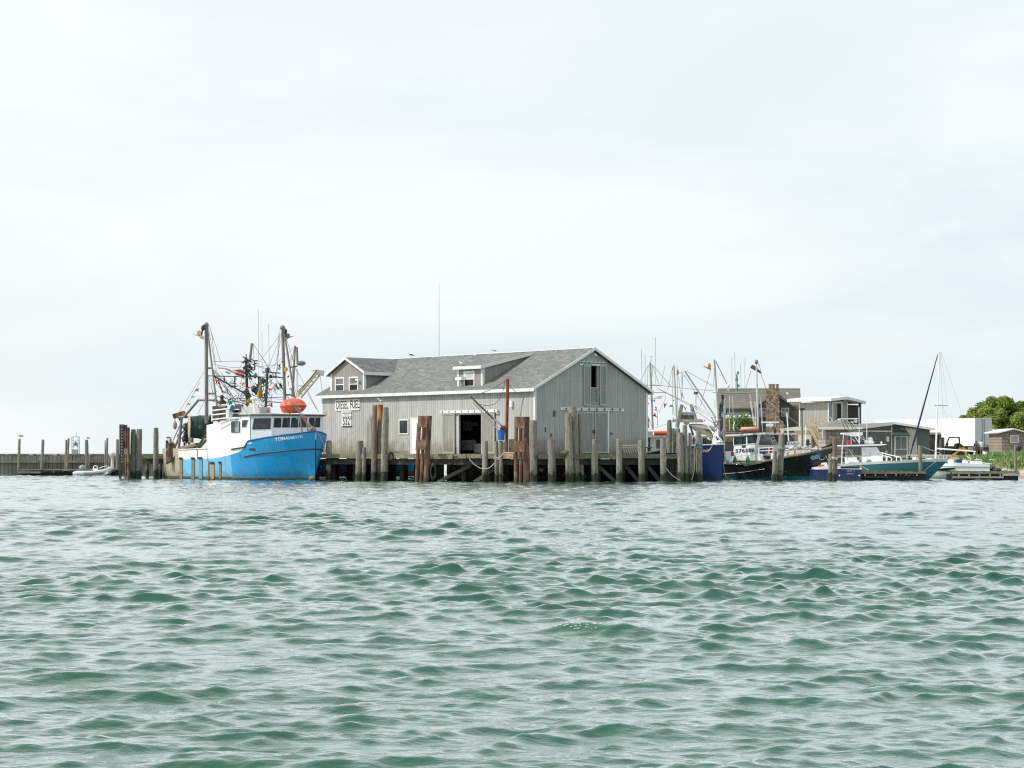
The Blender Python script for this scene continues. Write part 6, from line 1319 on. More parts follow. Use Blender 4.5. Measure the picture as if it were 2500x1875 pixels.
lettering('MONTAUK NY', E(1645, 1482), E(1738, 1480), E(1736, 1500), E(1646, 1502), lambda p: W(p, gd2-.012), plain('lettering_paleblue', (.5, .6, .7), .5), gt, (0, 0, 0), .01)
m_ = MB(); m_.ball(W(E(1800, 1514), gd2-.02), .06); m_.ball(W(E(1557, 1514), gd2-.02), .05); m_.build('exhaust', M['gel'], gt)
m_ = MB(); m_.prism([W(E(*p), gd2+1) for p in ((1345, 1360), (1395, 1352), (1415, 1400), (1345, 1400))], (0, .5, 0)); m_.each('seat', M['gel'], gt)
m_ = MB(); box_px(m_, E(1310, 1382), E(1372, 1408), gd2+.6, .4); m_.build('orange_box', M['orange'], gt)
m_ = MB(); m_.tube(W(E(1672, 1530), gd2-.2), W(E(1675, 1580), gd2-.2), .05); m_.build('outdrive', M['dk'], gt)
# ---------------------------------------------------------------- teal centre console boat
KD = 129.0
KX = W(Fc(790, 1555), KD)
KF = Fr((KX.x, KX.y), (-.90, .436), (-.436, -.90))
KH = Hull(KF, 8.7, [(0, .04), (.03, .45), (.1, .95), (.25, 1.4), (.5, 1.6), (1, 1.5)], [(0, .02), (.15, .35), (.35, .95), (.6, 1.25), (1, 1.25)], 1.5, 1.0)
kt = thing('motor_boat', 'teal hulled sport fishing boat with white hardtop and tower on the floating dock', 'boat', KF.pt(4, 0, 0))
ks = KH.curve([ce(600, 1285), ce(1100, 1248), ce(1840, 1205), cf(400, 1010), cf(1000, 975)]); ks = [(0, KF.hitv(Fc(985, 1358), 0)[1])]+ks; kz = cv(ks)
m_ = MB(); KH.strip(m_, lambda t: -.4, kz, 0, 1, 40, 8); KH.ends(m_, 1, -.4, kz(1)); m_.build('hull', paint('hull_teal', (.055, .21, .27), .3, .1, (.1, .2, .25)), kt)
m_ = MB(); KH.strip(m_, kz, lambda t: kz(t)+.17, 0, 1, 40, 2, off=.01); KH.deck(m_, lambda t: kz(t)+.16, .005, 1); m_.build('gunwale', M['gel'], kt)
kd = 130.3
def KW(x, y, o=0): return W(ce(x, y), kd+o)
m_ = MB(); m_.prism([KW(1360, 1035), KW(1585, 1030), KW(1625, 1180), KW(1625, 1230), KW(1360, 1230)], (0, 1.6, 0)); m_.prism([KW(1145, 1060), KW(1360, 1050), KW(1360, 1230), KW(1145, 1230)], (0, 1.6, 0)); m_.prism([KW(830, 1075), KW(1060, 1075), KW(1075, 1160), KW(1060, 1225), KW(850, 1225)], (0, 1.4, 0)); m_.build('console', M['gel'], kt)
m_ = MB(); m_.prism([KW(1145, 850, -.02), KW(1290, 850, -.02), KW(1350, 1030, -.02), KW(1150, 1035, -.02)], (0, .01, 0)); m_.prism([KW(1300, 850, -.02), KW(1480, 845, -.02), KW(1575, 1025, -.02), KW(1370, 1030, -.02)], (0, .01, 0)); m_.prism([KW(1480, 845), KW(1575, 1025), KW(1575, 1025, 1.5), KW(1480, 845, 1.5)], (0, 0, .01)); m_.build('clear_curtain', M['clear'], kt)
m_ = MB(); rs = []
m_.prism([KW(650, 822), KW(700, 802), KW(1250, 783), KW(1690, 776), KW(1705, 790), KW(1600, 806), KW(1200, 820), KW(700, 832)], (0, 1.9, 0)); m_.build('hardtop', M['gel'], kt)
m_ = MB()
for (a, b, w) in (((705, 830), (690, 1230), 26), ((735, 530), (710, 810), 16), ((900, 560), (905, 800), 13), ((960, 570), (1100, 780), 18), ((730, 530), (960, 590), 10), ((720, 555), (950, 600), 14), ((1290, 845), (1375, 1040), 10), ((1480, 845), (1590, 1040), 9), ((930, 660), (995, 720), 14), ((1110, 620), (1260, 740), 12), ((1160, 590), (1220, 690), 8), ((1150, 1060), (1150, 1210), 10), ((1145, 850), (1150, 1060), 9), ((850, 890), (990, 1110), 9), ((930, 840), (925, 960), 7), ((700, 970), (770, 968), 9), ((690, 1200), (760, 1190), 10), ((1360, 1050), (1365, 1215), 6)):
    for o in (0, 1.5): m_.tube(KW(*a, o), KW(*b, o), sc(w*.10852, kd)/2, n=6)
m_.build('tower_frame', M['gel'], kt)
m_ = MB(); m_.prism([KW(735, 520), KW(950, 515), KW(990, 505), KW(1165, 512), KW(1160, 570), KW(1110, 600), KW(985, 600), KW(950, 560), KW(735, 550)], (0, 1.4, 0)); m_.build('tower_platform', M['gel'], kt)
m_ = MB(); m_.prism([KW(665, 200), KW(1060, 190), KW(1065, 205), KW(1050, 212), KW(665, 218)], (0, 1.3, 0)); m_.build('sun_shade', M['gel'], kt)
m_ = MB()
for (a, b) in (((675, 218), (770, 440)), ((730, 220), (845, 440)), ((740, 240), (860, 330)), ((850, 250), (945, 440)), ((870, 260), (1030, 450)), ((760, 440), (790, 510)), ((950, 270), (1130, 390))):
    m_.tube(KW(*a), KW(*b), .022, n=5); m_.tube(KW(a[0], a[1], 1.2), KW(b[0], b[1], 1.2), .022, n=5)
m_.build('shade_frame', M['dk'], kt)
m_ = MB(); m_.ball(KW(1000, 260, .6), .13, .13, .13); box_px(m_, ce(880, 260), ce(980, 300), kd+.5, .4); m_.build('tower_helm', M['gel'], kt)
m_ = MB(); m_.ball(KW(1330, 665, .5), sc(60*.1085, kd), .2, .14); m_.prism([KW(1250, 690, .1), KW(1390, 690, .1), KW(1425, 740, .1), KW(1400, 765, .1), KW(1250, 765, .1)], (0, .8, 0)); m_.ball(KW(1585, 745, .5), .07, .07, .08); m_.each('radar', M['gel'], kt)
m_ = MB(); m_.prism([KW(815, 700, .3), KW(890, 690, .3), KW(890, 790, .3), KW(830, 790, .3)], (0, .3, 0)); m_.build('red_bag', M['red'], kt)
for (x, y, h) in ((750, 900, 60), (745, 980, 80), (1065, 1070, 60)): m_ = MB(); box_px(m_, ce(x-25, y), ce(x+22, y+h), kd-.05, .3); m_.build('seat_back', M['dk'], kt)
m_ = MB(); 
for k in range(6): box_px(m_, ce(770+45*k, 852), ce(800+45*k, 878), kd-.05, .1)
box_px(m_, ce(860, 1195), ce(1060, 1215), kd-.05, .1); m_.build('rod_holder', M['dk'], kt)
m_ = MB(); m_.ball(KW(1305, 1165, -.05), sc(52*.1085, kd), .05, .12); m_.build('console_badge', tan, kt)
def kf(x, y, o=0): return W(cf(x, y), kd+o)
m_ = MB()
for o in (-.2, 1.7):
    m_.path([kf(0, 715, o), kf(200, 770, o), kf(400, 815, o), kf(520, 840, o), kf(552, 880, o), kf(552, 945, o)], .035); m_.path([kf(50, 800, o), kf(230, 835, o), kf(290, 870, o), kf(290, 960, o)], .03)
    for x, y0 in ((45, 730), (170, 830), (430, 830)): m_.tube(kf(x, y0, o), kf(x-5, 965, o), .035)
m_.build('bow_rail', M['gel'], kt)
m_ = MB(); m_.tube(KW(1085, 520), KW(1078, -60), .022); m_.tube(KW(1090, 740), KW(1085, 520), .05); m_.tube(KW(1255, 740), KW(1262, 0), .022); m_.build('outrigger_pole', M['gel'], kt)
rope([ce(1100, 1255), ce(1180, 1300), ce(1300, 1360)], 128.3, 'white stern line from the teal boat to the float', r=.03)
rope([cf(1505, 950), cf(1350, 1070), cf(1200, 1190), cf(1080, 1310), cf(960, 1420)], 128.2, 'pale bow line running down past the teal bow', r=.025)
# ---------------------------------------------------------------- small white motorboat behind the teal bow and the sloop
sd_ = 134.0
SX = W(cf(1300, 1410), sd_); SF = Fr((W(Fc(800, 0), sd_).x, sd_), (.95, .31), (.31, -.95))
st = thing('motor_boat', 'pale grey open boat moored bow first beside the red buoy', 'boat', W(Fc(960, 1545), sd_))
def q_(x, y, o=0): return W(Fc(x, y), sd_+o)
m_ = MB(); m_.rings([[q_(890, 1455), q_(940, 1470), q_(1010, 1468), q_(1092, 1440)], [q_(870, 1490, .1), q_(920, 1510, -.1), q_(1000, 1508, -.1), q_(1080, 1480, .2)], [q_(835, 1530, .2), q_(900, 1545, 0), q_(990, 1545, 0), q_(1062, 1525, .3)], [q_(800, 1560, .4), q_(890, 1570, .2), q_(980, 1570, .2), q_(1050, 1560, .5)]], False, True, False)
m_.rings([[q_(890, 1455), q_(870, 1490, .1), q_(835, 1530, .2), q_(800, 1560, .4)], [q_(960, 1440, 4), q_(940, 1490, 4), q_(930, 1530, 4), q_(900, 1560, 4)]], False, False, False); m_.rings([[q_(1092, 1440), q_(1080, 1480, .2), q_(1062, 1525, .3), q_(1050, 1560, .5)], [q_(1110, 1440, 4), q_(1100, 1490, 4), q_(1080, 1530, 4), q_(1060, 1560, 4)]], False, False, False)
m_.build('hull', paint('hull_palegrey', (.50, .53, .50), .4, .3), st)
m_ = MB(); m_.path([q_(890, 1450, -.05), q_(990, 1440, -.05), q_(1095, 1436, -.05)], .05); m_.build('rub_rail', M['dk'], st)
m_ = MB(); m_.prism([q_(890, 1452), q_(985, 1440), q_(1092, 1438), q_(1092, 1438, 4), q_(890, 1452, 4)], (0, 0, .05)); m_.build('deck', M['gel'], st)
lettering('NY 5586 CD', cf(1530, 1190), cf(1830, 1182), cf(1830, 1208), cf(1535, 1214), lambda p: W(p, sd_-.18), M['black_l'], st, (0, 0, 0), .0)
# white cruiser right of it
s2 = 136.0
ct = thing('motor_boat', 'low white cuddy boat with rails and a dark stern engine behind the right float', 'boat', W(Fc(1300, 1460), s2))
def c2(x, y, o=0): return W(Fc(x, y), s2+o)
m_ = MB(); m_.prism([c2(925, 1440), c2(975, 1385), c2(1100, 1372), c2(1500, 1395), c2(1498, 1465), c2(1490, 1530), c2(1080, 1540), c2(960, 1500)], (0, 2.2, 0)); m_.build('hull', M['gel'], ct)
m_ = MB(); m_.prism([c2(930, 1412, -.03), c2(1500, 1420, -.03), c2(1500, 1430, -.03), c2(930, 1422, -.03)], (0, .02, 0)); m_.build('stripe', plain('stripe_grey', (.35, .36, .37), .5), ct)
m_ = MB(); m_.prism([c2(975, 1388, .3), c2(1000, 1350, .3), c2(1090, 1342, .3), c2(1115, 1380, .3)], (0, 1.6, 0)); m_.prism([c2(1190, 1385, .4), c2(1200, 1340, .4), c2(1240, 1340, .4), c2(1255, 1385, .4)], (0, 1.2, 0)); m_.prism([c2(1310, 1390, .4), c2(1318, 1355, .4), c2(1400, 1355, .4), c2(1410, 1390, .4)], (0, 1.2, 0)); cb_ = m_.build('cabin', M['gel'], ct)
m_ = MB(); m_.prism([c2(985, 1384, .27), c2(1000, 1362, .27), c2(1015, 1362, .27), c2(1012, 1384, .27)], (0, .02, 0)); m_.prism([c2(1082, 1350, .27), c2(1093, 1350, .27), c2(1110, 1380, .27), c2(1092, 1380, .27)], (0, .02, 0)); m_.build('window', plain('cabin_window_grey', (.12, .12, .12), .3), cb_)
m_ = MB()
for pts in ([(1318, 1390), (1325, 1340), (1400, 1338), (1410, 1390)], [(1480, 1385), (1495, 1338), (1560, 1340), (1555, 1390), (1478, 1385)], [(1216, 1345), (1225, 1290), (1285, 1330), (1270, 1370)], [(1255, 1270), (1290, 1335), (1230, 1345)], [(1210, 1345), (1500, 1385)], [(1350, 1345), (1350, 1320)], [(1420, 1380), (1425, 1440)], [(1450, 1380), (1450, 1440)]):
    m_.path([c2(*p, .1) for p in pts], .03)
m_.build('rail', M['gel'], ct)
m_ = MB(); m_.prism([c2(1115, 1375, .8), c2(1125, 1335, .8), c2(1190, 1335, .8), c2(1195, 1380, .8)], (0, 1, 0)); m_.build('tarp', plain('cover_navy', (.02, .04, .10), .8), ct)
m_ = MB(); m_.ball(c2(1520, 1440, 1), .3, .4, .22); m_.tube(c2(1510, 1450, 1), c2(1520, 1500, 1), .1); m_.build('outboard', M['dk'], ct)
# sloop
s3 = 140.0
sp = thing('sailing_boat', 'white sloop with tall mast, bare boom and furled dark blue headsail', 'boat', W(Fc(870, 1400), s3))
def c3(x, y, o=0): return W(Fc(x, y), s3+o)
m_ = MB(); m_.prism([c3(545, 1338), c3(700, 1340), c3(900, 1326), c3(1060, 1330), c3(1090, 1345), c3(1080, 1480), c3(700, 1480), c3(600, 1420)], (0, 2.4, 0)); m_.build('hull', M['gel'], sp)
m_ = MB(); m_.prism([c3(635, 1340), c3(642, 1312), c3(698, 1312), c3(702, 1340)], (0, 1.0, 0)); m_.prism([c3(800, 1335), c3(830, 1322), c3(1000, 1322), c3(1030, 1335)], (0, 1.4, 0)); m_.build('cabin', M['gel'], sp)
m_ = MB(); m_.tube(c3(872, 1325, 1), c3(921, 85, 1), sc(22*.211, s3)/2, sc(9*.211, s3)/2, 8); m_.bar(c3(905, 92, 1), c3(935, 96, 1), .1, .1); m_.tube(c3(921, 85, 1), c3(922, 60, 1), .02); m_.build('mast', M['gel'], sp)
m_ = MB(); m_.tube(c3(885, 1208, 1), c3(1335, 1246, 1), sc(18*.211, s3)/2); m_.build('boom', M['gel'], sp)
m_ = MB(); m_.rings([[c3(lerp(899, 580, t), lerp(118, 1282, t), 1)+Vector((r*math.cos(a), r*math.sin(a), 0)) for a in [i*math.pi/4 for i in range(8)]] for t, r in ((0, .02), (.03, .035), (.3, .05), (.8, .075), (.91, .075), (.915, .05), (1, .045))]); m_.build('furled_sail', plain('sail_cover_navy', (.006, .018, .07), .7), sp)
m_ = MB(); m_.tube(c3(862, 710, 1), c3(1018, 714, 1), .03); m_.build('spreader', M['steel'], sp)
m_ = MB()
for a, b in (((938, 95), (1160, 760)), ((1160, 760), (1280, 1200)), ((925, 110), (955, 712)), ((955, 712), (975, 1260)), ((960, 730), (1075, 1060)), ((880, 845), (878, 860)), ((1010, 714), (935, 110))): m_.tube(c3(*a, 1), c3(*b, 1), .007, n=4)
m_.build('shroud', M['wirel'], sp)
m_ = MB(); m_.path([c3(535, 1288), c3(545, 1338)], .025); m_.path([c3(535, 1286), c3(1045, 1285), c3(1062, 1335)], .025)
for x in (600, 640, 760, 820, 900, 960, 1000): m_.tube(c3(x, 1287), c3(x+8, 1338), .02)
m_.build('lifeline', M['gel'], sp)
m_ = MB(); m_.path([c3(572, 1290), c3(566, 1320), c3(558, 1340)], .07); m_.build('anchor', M['dk'], sp)
m_ = MB(); q = W(cf(1905, 1360), 129.2); m_.ball(q, sc(50*.0904, 129), sc(50*.0904, 129), sc(60*.0904, 129)); m_.tube(q+Vector((0, 0, .1)), q+Vector((0, 0, .26)), .04); tag(m_.build('buoy', paint('buoy_red', (.58, .07, .06), .5, .5, (.6, .45, .4))), 'faded red ball buoy at the corner of the right float', 'buoy')
# ---------------------------------------------------------------- floats
for (nm_, cr, x0, x1, y0, y1, dd, lab) in (('float', Fc, 10, 762, 1468, 1555, 127.6, 'weathered timber float below the teal boat with black tyres'), ('float', Fc, 1075, 1842, 1472, 1555, 127.8, 'weathered timber float at the right below the grass bank')):
    t = thing('floating_dock', lab, 'dock', W(cr((x0+x1)/2, y1), dd), 'timber floats on the right')
    if x0 == 10: x0 = -10
    m_ = MB(); a, b = W(cr(x0, y0), dd), W(cr(x1, y0+10), dd); m_.box(WF, a.x, b.x, dd, dd+2.2, b.z, a.z); m_.build('deck', M['pile'], t)
    m_ = MB(); a, b = W(cr(x0, y0+11), dd), W(cr(x1, y0+32), dd); m_.box(WF, a.x, b.x, dd-.06, dd, b.z, a.z); m_.build('edge_board', M['beam'], t)
    m_ = MB(); a, b = W(cr(x0, y0+57), dd), W(cr(x1-180 if x0 > 1000 else x0+330, y0+80), dd); m_.box(WF, a.x, b.x, dd-.02, dd+.1, b.z, a.z); a, b = W(cr(x0+10 if x0 < 0 else x1-200, y0+26), dd), W(cr(x1 if x0 > 1000 else x0+20, y0+52), dd); m_.box(WF, a.x, b.x, dd-.08, dd-.02, b.z, a.z); m_.each('lower_board', wood('curb_wood', (.40, .38, .33), (.6, .58, .52), ax='x') if x0 > 1000 else M['pile'], t)
    m_ = MB(); a, b = W(cr(x0+5, y0+33), dd), W(cr(x1-5, 1600), dd); m_.box(WF, a.x, b.x, dd+.15, dd+2.1, -.4, a.z-.01); m_.build('float_tank', M['black'], t)
    m_ = MB()
    for k in range(6):
        x = x0+60+k*120; a, b = W(cr(x, y0+33), dd), W(cr(x+14, y0+56), dd); m_.box(WF, a.x, b.x, dd, dd+.14, b.z, a.z)
    m_.each('post', M['steelw'], t)
def tyre2(x, y, w, h, lab): tyre(cf(x, y), w*.0904, h*.0904, 127.2, lab)
tyre2(590, 1345, 120, 150, 'upright black tyre on the float below the teal boat'); tyre2(690, 1370, 90, 120, 'second black tyre leaning next to the upright one'); tyre2(830, 1370, 230, 110, 'wide flat black tyre near the end of the left float')
piling(Fc(695, 1175), Fc(702, 0)[0], 40*.211, 127.9, M['pile'], 'slim pale piling standing through the float before the teal bow', 'float pilings on the right', by=Fc(0, 1465)[1])
piling(Fc(1798, 1168), Fc(1800, 0)[0], 28*.211, 129.0, M['pile'], 'slim pale piling at the right end of the right float', 'float pilings on the right', by=Fc(0, 1468)[1])
rope([cf(925, 645), cf(1030, 690)], 128, 'thin line left of the slim pale float piling', r=.016)
rope([cf(1120, 555), cf(1300, 625), cf(1450, 680), cf(1640, 745)], 128.4, 'upper line from the slim pale float piling to the sloop', r=.018)
rope([cf(1120, 745), cf(1250, 800), cf(1400, 865)], 128.4, 'lower line from the slim pale float piling to the sloop', r=.018)
for k, (x, y) in enumerate(((450, 1320), (900, 1330))): pass
# ================================================================ right shore
# land: a sheet from the beach to the horizon behind the harbour
def land_z(x, y):
    # shore line: beach rises to the yard level
    ys = interp([(-40, 190), (8, 175), (18, 168), (28, 160), (33.5, 146), (36, 137), (45, 128), (70, 118), (200, 90)], x)
    k = (y-ys)
    z = interp([(-6, -1.2), (0, -.15), (3, .22), (8, .75), (14, 1.3), (22, 1.5), (400, 1.5)], k)
    return z
NXg, NYg = 120, 70
xs_ = [-6+(i/NXg)**1.6*400 for i in range(NXg+1)]; ys_ = [112+(j/NYg)**2.2*3200 for j in range(NYg+1)]
m_ = MB(); m_._add([(x, y, land_z(x, y)+random.uniform(-.02, .02)) for y in ys_ for x in xs_], [(j*(NXg+1)+i, j*(NXg+1)+i+1, (j+1)*(NXg+1)+i+1, (j+1)*(NXg+1)+i) for j in range(NYg) for i in range(NXg)], True)
s = Nd('sand_ground'); n1_ = s.noise(.5, 5); n2_ = s.noise(8, 4)
zz = s.n('ShaderNodeSeparateXYZ', {0: s.pos}, 2)
cc_ = s.mix(s.rng(n2_, .3, .7), (.50, .42, .31), (.40, .33, .24)); cc_ = s.mix(s.rng(s.math('ADD', zz, n1_), 1.6, 1.9), cc_, (.22, .20, .15)); cc_ = s.mix(s.rng(zz, .1, .3, .7, 0.0), cc_, (.16, .13, .09)); s.bump(n2_, .4, .05)
tag(m_.build('ground', s.done(cc_, .95), base=(30, 200, 0)), 'pale sand beach and yard on the right', kind='structure')
YD = 1.5
# ---- timber bulkhead behind the boats
bh2 = thing('timber_bulkhead', 'low timber bulkhead between the moored boats and the houses', 'bulkhead', (28, 160, 0))
m_ = MB(); m_.box(WF, 9, 38, 160.5, 160.8, -1, 1.36); m_.build('plank_wall', M['bulk'], bh2)
m_ = MB(); m_.box(WF, 9, 38, 160.2, 161.3, 1.37, 1.56); m_.build('cap', paint('concrete_cap', (.38, .34, .25), .9, .8, (.14, .15, .07), streak=False), bh2)
m_ = MB(); m_.box(WF, 9, 38, 160.3, 160.5, .7, .95); m_.build('wale', M['beam'], bh2)
for i_, (x, y, w) in enumerate(((310, 1232, 36), (380, 1215, 30))): piling(Fc(x, y), Fc(x, 0)[0], w*.211, 159.5, M['pile'] if i_ == 0 else M['piled'], ('short pale post' if i_ == 0 else 'dark post')+' at the bulkhead in front of the grey shed', 'bulkhead posts')
def pq(fr, cr, plane, c, pts): # points measured in a crop, placed on a frame plane
    out = []
    for p in pts:
        a, z = (fr.hitv if plane == 'v' else fr.hitu)(cr(*p), c); out.append(fr.pt(a, c, z) if plane == 'v' else fr.pt(c, a, z))
    return out
def panel(fr, cr, plane, c, pts, ext, mt, par, nm_, label=None):
    m = MB(); e = (fr.v if plane == 'v' else fr.u)*ext; m.prism(pq(fr, cr, plane, c, pts), e); return m.build(nm_, mt, par, label)
# ---------------------------------------------------------------- restaurant building
RF = Fr((W(E(1078, 0), 214).x, 214.0), (-1, .06), (.12, 1))
rb = thing('restaurant_building', 'large grey shingled building with a fieldstone chimney and three flues', 'building', RF.pt(9, 5, YD))
rshin = shingle('roof_brown_grey', (RF.u.x, RF.u.y), (.135, .13, .11), .2, .35, var=.35, spots=False); dsh = shingle('wall_dark_shingle', (RF.u.x, RF.u.y), (.06, .07, .075), .2, .35, var=.35, spots=False); bsh = shingle('wall_brown_shingle', (RF.u.x, RF.u.y), (.17, .13, .10), .2, .35, var=.4, spots=False)
u1 = RF.hitv(E(75, 600), 0)[0]; zrg = RF.hitv(E(600, 455), 6)[1]; zev = RF.hitv(E(300, 688), 0)[1]
m_ = MB(); m_.box(RF, 0, u1, .3, 12, YD-2, zev-.1); m_.build('wall', dsh, rb)
m_ = MB(); ue = RF.hitv(E(60, 0), 0)[0]; m_.prism([RF.pt(-.1, 0, zev-.05), RF.pt(-.1, 6, zrg), RF.pt(-.1, 12, zev), RF.pt(-.1, 6, zrg-.3)], RF.u*(ue+.2)); m_.build('roof', rshin, rb)
m_ = MB(); m_.box(RF, -.1, ue+.1, 5.9, 6.1, zrg+.01, zrg+.12); m_.build('ridge_cap', plain('ridge_pale', (.4, .4, .38), .7), rb)
m_ = MB(); z0 = RF.hitv(E(0, 795), -.2)[1]
panel(RF, E, 'v', -.3, [(560, 640), (665, 570), (665, 1100), (560, 1100)], .5, dsh, rb, 'wing_wall')
panel(RF, E, 'v', -.6, [(820, 520), (990, 650), (990, 1100), (820, 1100)], .8, dsh, rb, 'wing_wall')
panel(RF, E, 'v', -.8, [(828, 540), (992, 650), (992, 662), (828, 556)], .3, plain('fascia_grey', (.28, .29, .28), .8), rb, 'fascia')
panel(RF, E, 'v', -.8, [(562, 632), (664, 566), (664, 580), (562, 648)], .3, plain('fascia_grey', (.28, .29, .28), .8), rb, 'fascia')
panel(RF, E, 'v', .1, [(985, 652), (1056, 652), (1056, 1100), (985, 1100)], .3, bsh, rb, 'brown_wall', 'brown shingled end wall')
panel(RF, E, 'v', .0, [(75, 690), (560, 690), (560, 725), (75, 725)], .2, plain('fascia_dark', (.05, .055, .055), .8), rb, 'fascia')
st_ = Nd('fieldstone'); vv = st_.n('ShaderNodeTexVoronoi', {'Vector': st_.pos, 'Scale': 4.5}, 'Color'); ve = st_.n('ShaderNodeTexVoronoi', {'Vector': st_.pos, 'Scale': 4.5}, 'Distance', feature='DISTANCE_TO_EDGE'); bw1 = st_.n('ShaderNodeSeparateColor', {0: vv}, 0)
stone = st_.done(st_.mix(st_.math('LESS_THAN', ve, .05), st_.ramp(bw1, (0, (.12, .085, .055)), (.5, (.27, .20, .13)), (1, (.42, .34, .24))), (.09, .07, .05)), .9)
ch_ = panel(RF, E, 'v', -1.6, [(664, 453), (828, 453), (828, 820), (880, 860), (882, 1000), (664, 1000)], 1.8, stone, rb, 'chimney')
for x in (710, 750, 797):
    q = RF.hitv(E(x, 450), -1); m_ = MB(); m_.tube(RF.pt(q[0], -1, q[1]-.1), RF.pt(q[0], -1, q[1]+.42), .16, n=10); m_.ball(RF.pt(q[0], -1, q[1]+.45), .2, .2, .08); m_.build('flue', plain('flue_brown', (.2, .16, .12), .7), ch_)
for (x0, y0, x1, y1, c) in ((578, 684, 655, 790, -.32), (846, 683, 940, 788, -.62)):
    o = panel(RF, E, 'v', c-.05, [(x0, y0), (x1, y0), (x1, y1), (x0, y1)], .04, M['trim'], rb, 'window'); xm = (x0+x1)/2; ym = (y0+y1)/2
    for (a, b, c0_, d0_) in ((x0+6, y0+6, xm-3, ym-3), (xm+3, y0+6, x1-6, ym-3), (x0+6, ym+3, xm-3, y1-6), (xm+3, ym+3, x1-6, y1-6)): panel(RF, E, 'v', c-.07, [(a, b), (c0_, b), (c0_, d0_), (a, d0_)], .02, plain('pane_grey', (.12, .14, .15), .2), o, 'pane')
for (x0, x1) in ((105, 160), (172, 265), (275, 362), (372, 455)):
    o = panel(RF, E, 'v', .25, [(x0, 728), (x1, 728), (x1, 795), (x0, 795)], .04, M['trim'], rb, 'window'); panel(RF, E, 'v', .22, [(x0+7, 735), (x1-7, 735), (x1-7, 795), (x0+7, 795)], .02, plain('pane_pale', (.34, .42, .44), .2), o, 'pane')
panel(RF, E, 'v', -2.5, [(165, 815), (555, 812), (555, 1100), (165, 1100)], .3, bsh, rb, 'terrace_wall')
panel(RF, E, 'v', -2.6, [(300, 830), (330, 818), (480, 815), (505, 900), (505, 1000), (300, 1000)], .05, plain('arch_dark', (.045, .055, .06), .8), rb, 'archway')
m_ = MB(); d = 211.3; m_.bar(W(E(130, 806), d), W(E(560, 800), d), .12, .12); random.seed(2)
for k in range(16): m_.tube(W(E(170+k*24, 804), d), W(E(170+k*24, 822), d), .05, n=4)
for k in range(14): q = W(E(random.uniform(170, 470), 795), d+.6); m_.ball(q, random.uniform(.08, .2), jit=.3)
m_.build('terrace_rail', M['steelw'], rb)
m_ = MB(); m_.prism([W(E(*p), 211.5) for p in ((275, 795), (285, 778), (300, 770), (318, 780), (325, 797))], (0, 1, 0)); m_.prism([W(E(*p), 211.5) for p in ((400, 780), (415, 755), (425, 757), (428, 785))], (0, .8, 0)); m_.build('terrace_chair', M['gel'], rb)
m_ = MB(); m_.tube(RF.pt(*RF.hitv(E(903, 520), 2)[:1], 2, RF.hitv(E(903, 520), 2)[1]), RF.pt(RF.hitv(E(903, 490), 2)[0], 2, RF.hitv(E(903, 490), 2)[1]), .1); m_.build('vent_pipe', M['gel'], rb)
# climbing plant on the terrace
def leafcloud(cents, n, size, mt, nm_, par=None, base=None, flat=.35, seed=1):
    rng = random.Random(seed); m = MB(); tot = sum(r[3]**2 for r in cents)
    for (x, y, z, r) in cents:
        for k in range(int(n*r*r/tot)):
            th = rng.uniform(0, 6.283); u = rng.uniform(-1, 1); q = r*(rng.uniform(.45, 1.2)); s_ = math.sqrt(1-u*u); c = Vector((x+q*s_*math.cos(th), y+q*s_*math.sin(th), z+q*u*.85))
            nrm = Vector((s_*math.cos(th)+rng.gauss(0, .6), s_*math.sin(th)+rng.gauss(0, .6), u+.5+rng.gauss(0, .5))).normalized()
            a = nrm.cross(Vector((rng.gauss(0, 1), rng.gauss(0, 1), rng.gauss(0, 1)))).normalized(); b = nrm.cross(a); s2_ = size*rng.uniform(.6, 1.3)
            m.poly([c+a*s2_, c+b*s2_*.55, c-a*s2_, c-b*s2_*.55])
    return m.build(nm_, mt, par, base=base, recalc=False)
def foliage(name, c1, c2):
    if name in MC: return MC[name]
    s = Nd(name); f = s.noise(.8, 3); g = s.n('ShaderNodeTexWhiteNoise', {'Vector': s.scale(s.pos, (3, 3, 3))}, 'Value'); c = s.mix(s.rng(f, .35, .65), c1, c2); c = s.mix(s.math('MULTIPLY', s.noise(6, 2), .5), c, tuple(k*.4 for k in c1))
    s.put(c, s.b.inputs['Base Color']); s.put(.55, s.b.inputs['Roughness']); tr_n = s.n('ShaderNodeBsdfTranslucent', {0: s.mix(.5, c, (.22, .30, .02))}); mx = s.n('ShaderNodeMixShader', {0: .32, 1: s.b.outputs[0], 2: tr_n}); s.t.links.new(mx, s.out.inputs[0]); MC[name] = s.m; return s.m
q = W(E(380, 905), 209.5); bt = thing('terrace_bush', 'small bright green bush below the terrace arch', 'bush', q)
leafcloud([(q.x-.8, q.y, q.z+.2, .9), (q.x+.9, q.y, q.z+.3, .8), (q.x, q.y, q.z+.9, .6)], 500, .16, foliage('leaf_bright', (.09, .17, .02), (.15, .26, .04)), 'foliage', bt)
m_ = MB(); m_.tube(q-Vector((0, 0, 3)), q+Vector((0, 0, .6)), .08, .03); m_.build('stem', M['brace'], bt)
